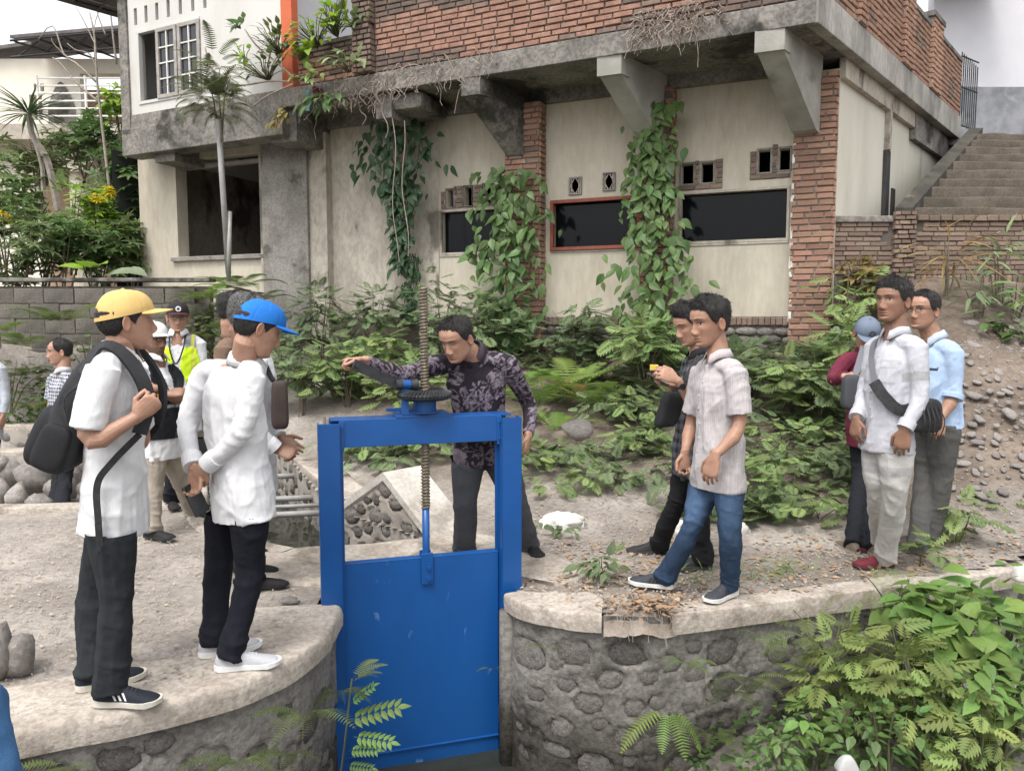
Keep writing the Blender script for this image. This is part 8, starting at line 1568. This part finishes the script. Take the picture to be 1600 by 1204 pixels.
# white sacks and scraps
def sack(px, py, w, h, label, seed):
    b = gp(px, py, 0)
    for _ in range(4): b = gp(px, py, gz(b[0], b[1]))
    n, m = 40, 22; U, Vv = np.meshgrid(np.linspace(0, 2*math.pi, n, endpoint=False), np.linspace(.0, math.pi*.62, m), indexing='ij'); D = np.stack([np.cos(U)*np.sin(Vv), np.sin(U)*np.sin(Vv), np.cos(Vv)], -1); k = 1+.35*noise3(D*2+seed)+.16*(1-2*np.abs(noise3(D*3.2+seed)))
    V = b+(D*k[..., None]*np.array([w, w*.6, h])).reshape(-1, 3)+np.array([0, 0, -h*.1]); a = np.arange(n)[:, None]*m+np.arange(m-1)[None]; c = ((np.arange(n)+1) % n)[:, None]*m+np.arange(m-1)[None]; tag(obj('sack', V, np.stack([a, a+1, c+1, c], -1).reshape(-1, 4), M_sack, None, b, smooth=True), label, 'sack')
sack(880, 820, .16, .085, 'crumpled white sack lying right of the gate man', 1); sack(1060, 832, .11, .09, 'white sack behind the legs of the man with the phone', 2); sack(1150, 832, .08, .08, 'small white plastic scrap right of the jeans', 3); sack(845, 700, .12, .08, 'pale plastic sheet by the hand of the gate man', 4); sack(470, 690, .14, .10, 'pale crumpled plastic beside the gesturing hand', 5)
bb = at(1324, 1192, 3.35); sk_ = soft_box(bb, np.eye(3), (.11, .08, .075), 3, tp=.35, name='plastic_bag', m=mat('thin_plastic', (.55, .55, .54), (.45, .45, .44), 9, .35, trans=.3), loc=bb); tag(sk_, 'small knotted white plastic bag among the weeds at the bottom', 'bag')
bb = at(1598, 895, 4.55); sk_ = soft_box(bb, np.eye(3), (.12, .08, .1), 5, tp=.7, name='plastic_bag', m=M_sack, loc=bb); tag(sk_, 'white plastic scrap at the right edge on the wall end', 'bag')
bb = at(1525, 303, 10.2); tag(soft_box(bb, np.eye(3), (.22, .1, .07), 5, tp=.7, name='plastic_bag', m=M_sack, loc=bb), 'tiny white litter on the stair', 'litter')
# dead leaves, gravel and straw on the ground (uncountable)
def scatter(name, n, kind, m, seed, region, size, label, lift=.004):
    r = np.random.default_rng(seed); Q = np.array([region(r) for _ in range(int(n*1.5))]); Q = Q[~(inpoly(Q[:, 0], Q[:, 1], CANAL) | inpoly(Q[:, 0], Q[:, 1], FRONT))][:n]; n = len(Q); x, y = Q.T
    z = np.maximum(zn(x, y), np.where(y > 4.4, -.004, 0.)); s = size*r.uniform(.5, 1.5, n)[:, None]; a = r.uniform(0, 6.28, n); d = np.stack([np.cos(a), np.sin(a), r.uniform(-.15, .25, n)], 1); t = np.stack([-np.sin(a), np.cos(a), r.uniform(-.4, .4, n)], 1); p = np.stack([x, y, z+lift], 1); e = np.array([[0, 0, 1.]])
    if kind == 'leaf': v = [p, p+d*s*.5+t*s*.28+e*s*.12, p+d*s+e*s*.1, p+d*s*.5-t*s*.28+e*s*.12]; f = [[0, 1, 2, 3]]
    elif kind == 'straw': v = [p, p+t*.003, p+d*s*2.5+t*.003+e*.004, p+d*s*2.5+e*.004]; f = [[0, 1, 2, 3]]
    else: v = [p+d*s*.6, p+t*s*.5, p-d*s*.6, p-t*s*.5, p+e*s*.6+d*s*.1]; f = [[0, 1, 4], [1, 2, 4], [2, 3, 4], [3, 0, 4]]
    k = len(v); V = np.stack(v, 1).reshape(-1, 3); F = (np.arange(n)[:, None, None]*k+np.array(f)[None]).reshape(-1, len(f[0]))
    tag(obj(name, V, F, m, None, (0, 5, 0)), label, None, None, 'stuff')
def reg_left(r): x = r.uniform(-3.9, -.9); return x, r.uniform(2.6, 6.2)
def reg_right(r): y = 3.9+3.6*r.random()**1.4; return r.uniform(-.2, .75*y), y
M_peb = mat('pebble', (.33, .30, .275), (.22, .2, .185), 40, .9); M_lit2 = mat('pale_dead_leaf', (.42, .34, .25), (.30, .22, .15), 14, .9)
scatter('leaf_litter', 1300, 'leaf', M_lit2, 1, reg_left, .022, 'small pale dead leaves on the left platform'); scatter('leaf_litter', 2600, 'leaf', M_lit2, 2, reg_right, .026, 'dead leaves scattered over the right bank'); scatter('leaf_litter', 700, 'leaf', M_litter, 3, lambda r: (r.uniform(.3, 3.6), r.uniform(4.05, 5.4)), .04, 'brown dead leaves on the path edge')
scatter('gravel', 3600, 'peb', M_peb, 4, reg_left, .010, 'gravel on the left platform'); scatter('gravel', 4200, 'peb', M_peb, 5, reg_right, .012, 'gravel on the right bank'); scatter('straw', 900, 'straw', M_root, 6, lambda r: (r.uniform(-3.5, 3.5), r.uniform(3.2, 6.5)), .03, 'bits of straw on the ground')
r = np.random.default_rng(9); V, F = [], []
for k in range(260):
    x, y = cR[0]+r.normal(0, .09), cR[1]+.10+r.normal(0, .07); z = .03*math.exp(-((x-cR[0])/.2)**2)+r.uniform(-.01, .03); s = r.uniform(.02, .05); a = r.uniform(0, 6.28); d = np.array([math.cos(a), math.sin(a), r.uniform(-.3, .3)]); t = np.array([-math.sin(a), math.cos(a), r.uniform(-.6, .6)]); p = np.array([x, y, z]); o = len(V); V += [p, p+d*s*.5+t*s*.3, p+d*s, p+d*s*.5-t*s*.3]; F.append([o, o+1, o+2, o+3])
tag(obj('leaf_litter', np.array(V), F, M_litter, None, (cR[0], cR[1], 0)), 'heap of brown leaves in the broken gap of the wall cap', None, None, 'stuff')
b = MB(); r = np.random.default_rng(14)
for k in range(26):
    s0 = r.uniform(.70, 1.04); x, y = np.interp(s0, sR, R_EDGE[:, 0]), np.interp(s0, sR, R_EDGE[:, 1])+r.uniform(-.01, .12); p = np.array([x, y, .03*r.random()]); q = p+np.array([r.uniform(-.05, .05), -r.uniform(.03, .10), r.uniform(-.02, .05)]); e = q+np.array([r.uniform(-.03, .03), -.01, -r.uniform(.04, .15)]); b.tube([p, q, e], .0016, 3, cap=False)
tag(b.build('dry_grass', M_root, None, (cR[0], cR[1], 0)), 'dry grass hanging from the broken gap of the wall cap', None, None, 'stuff')
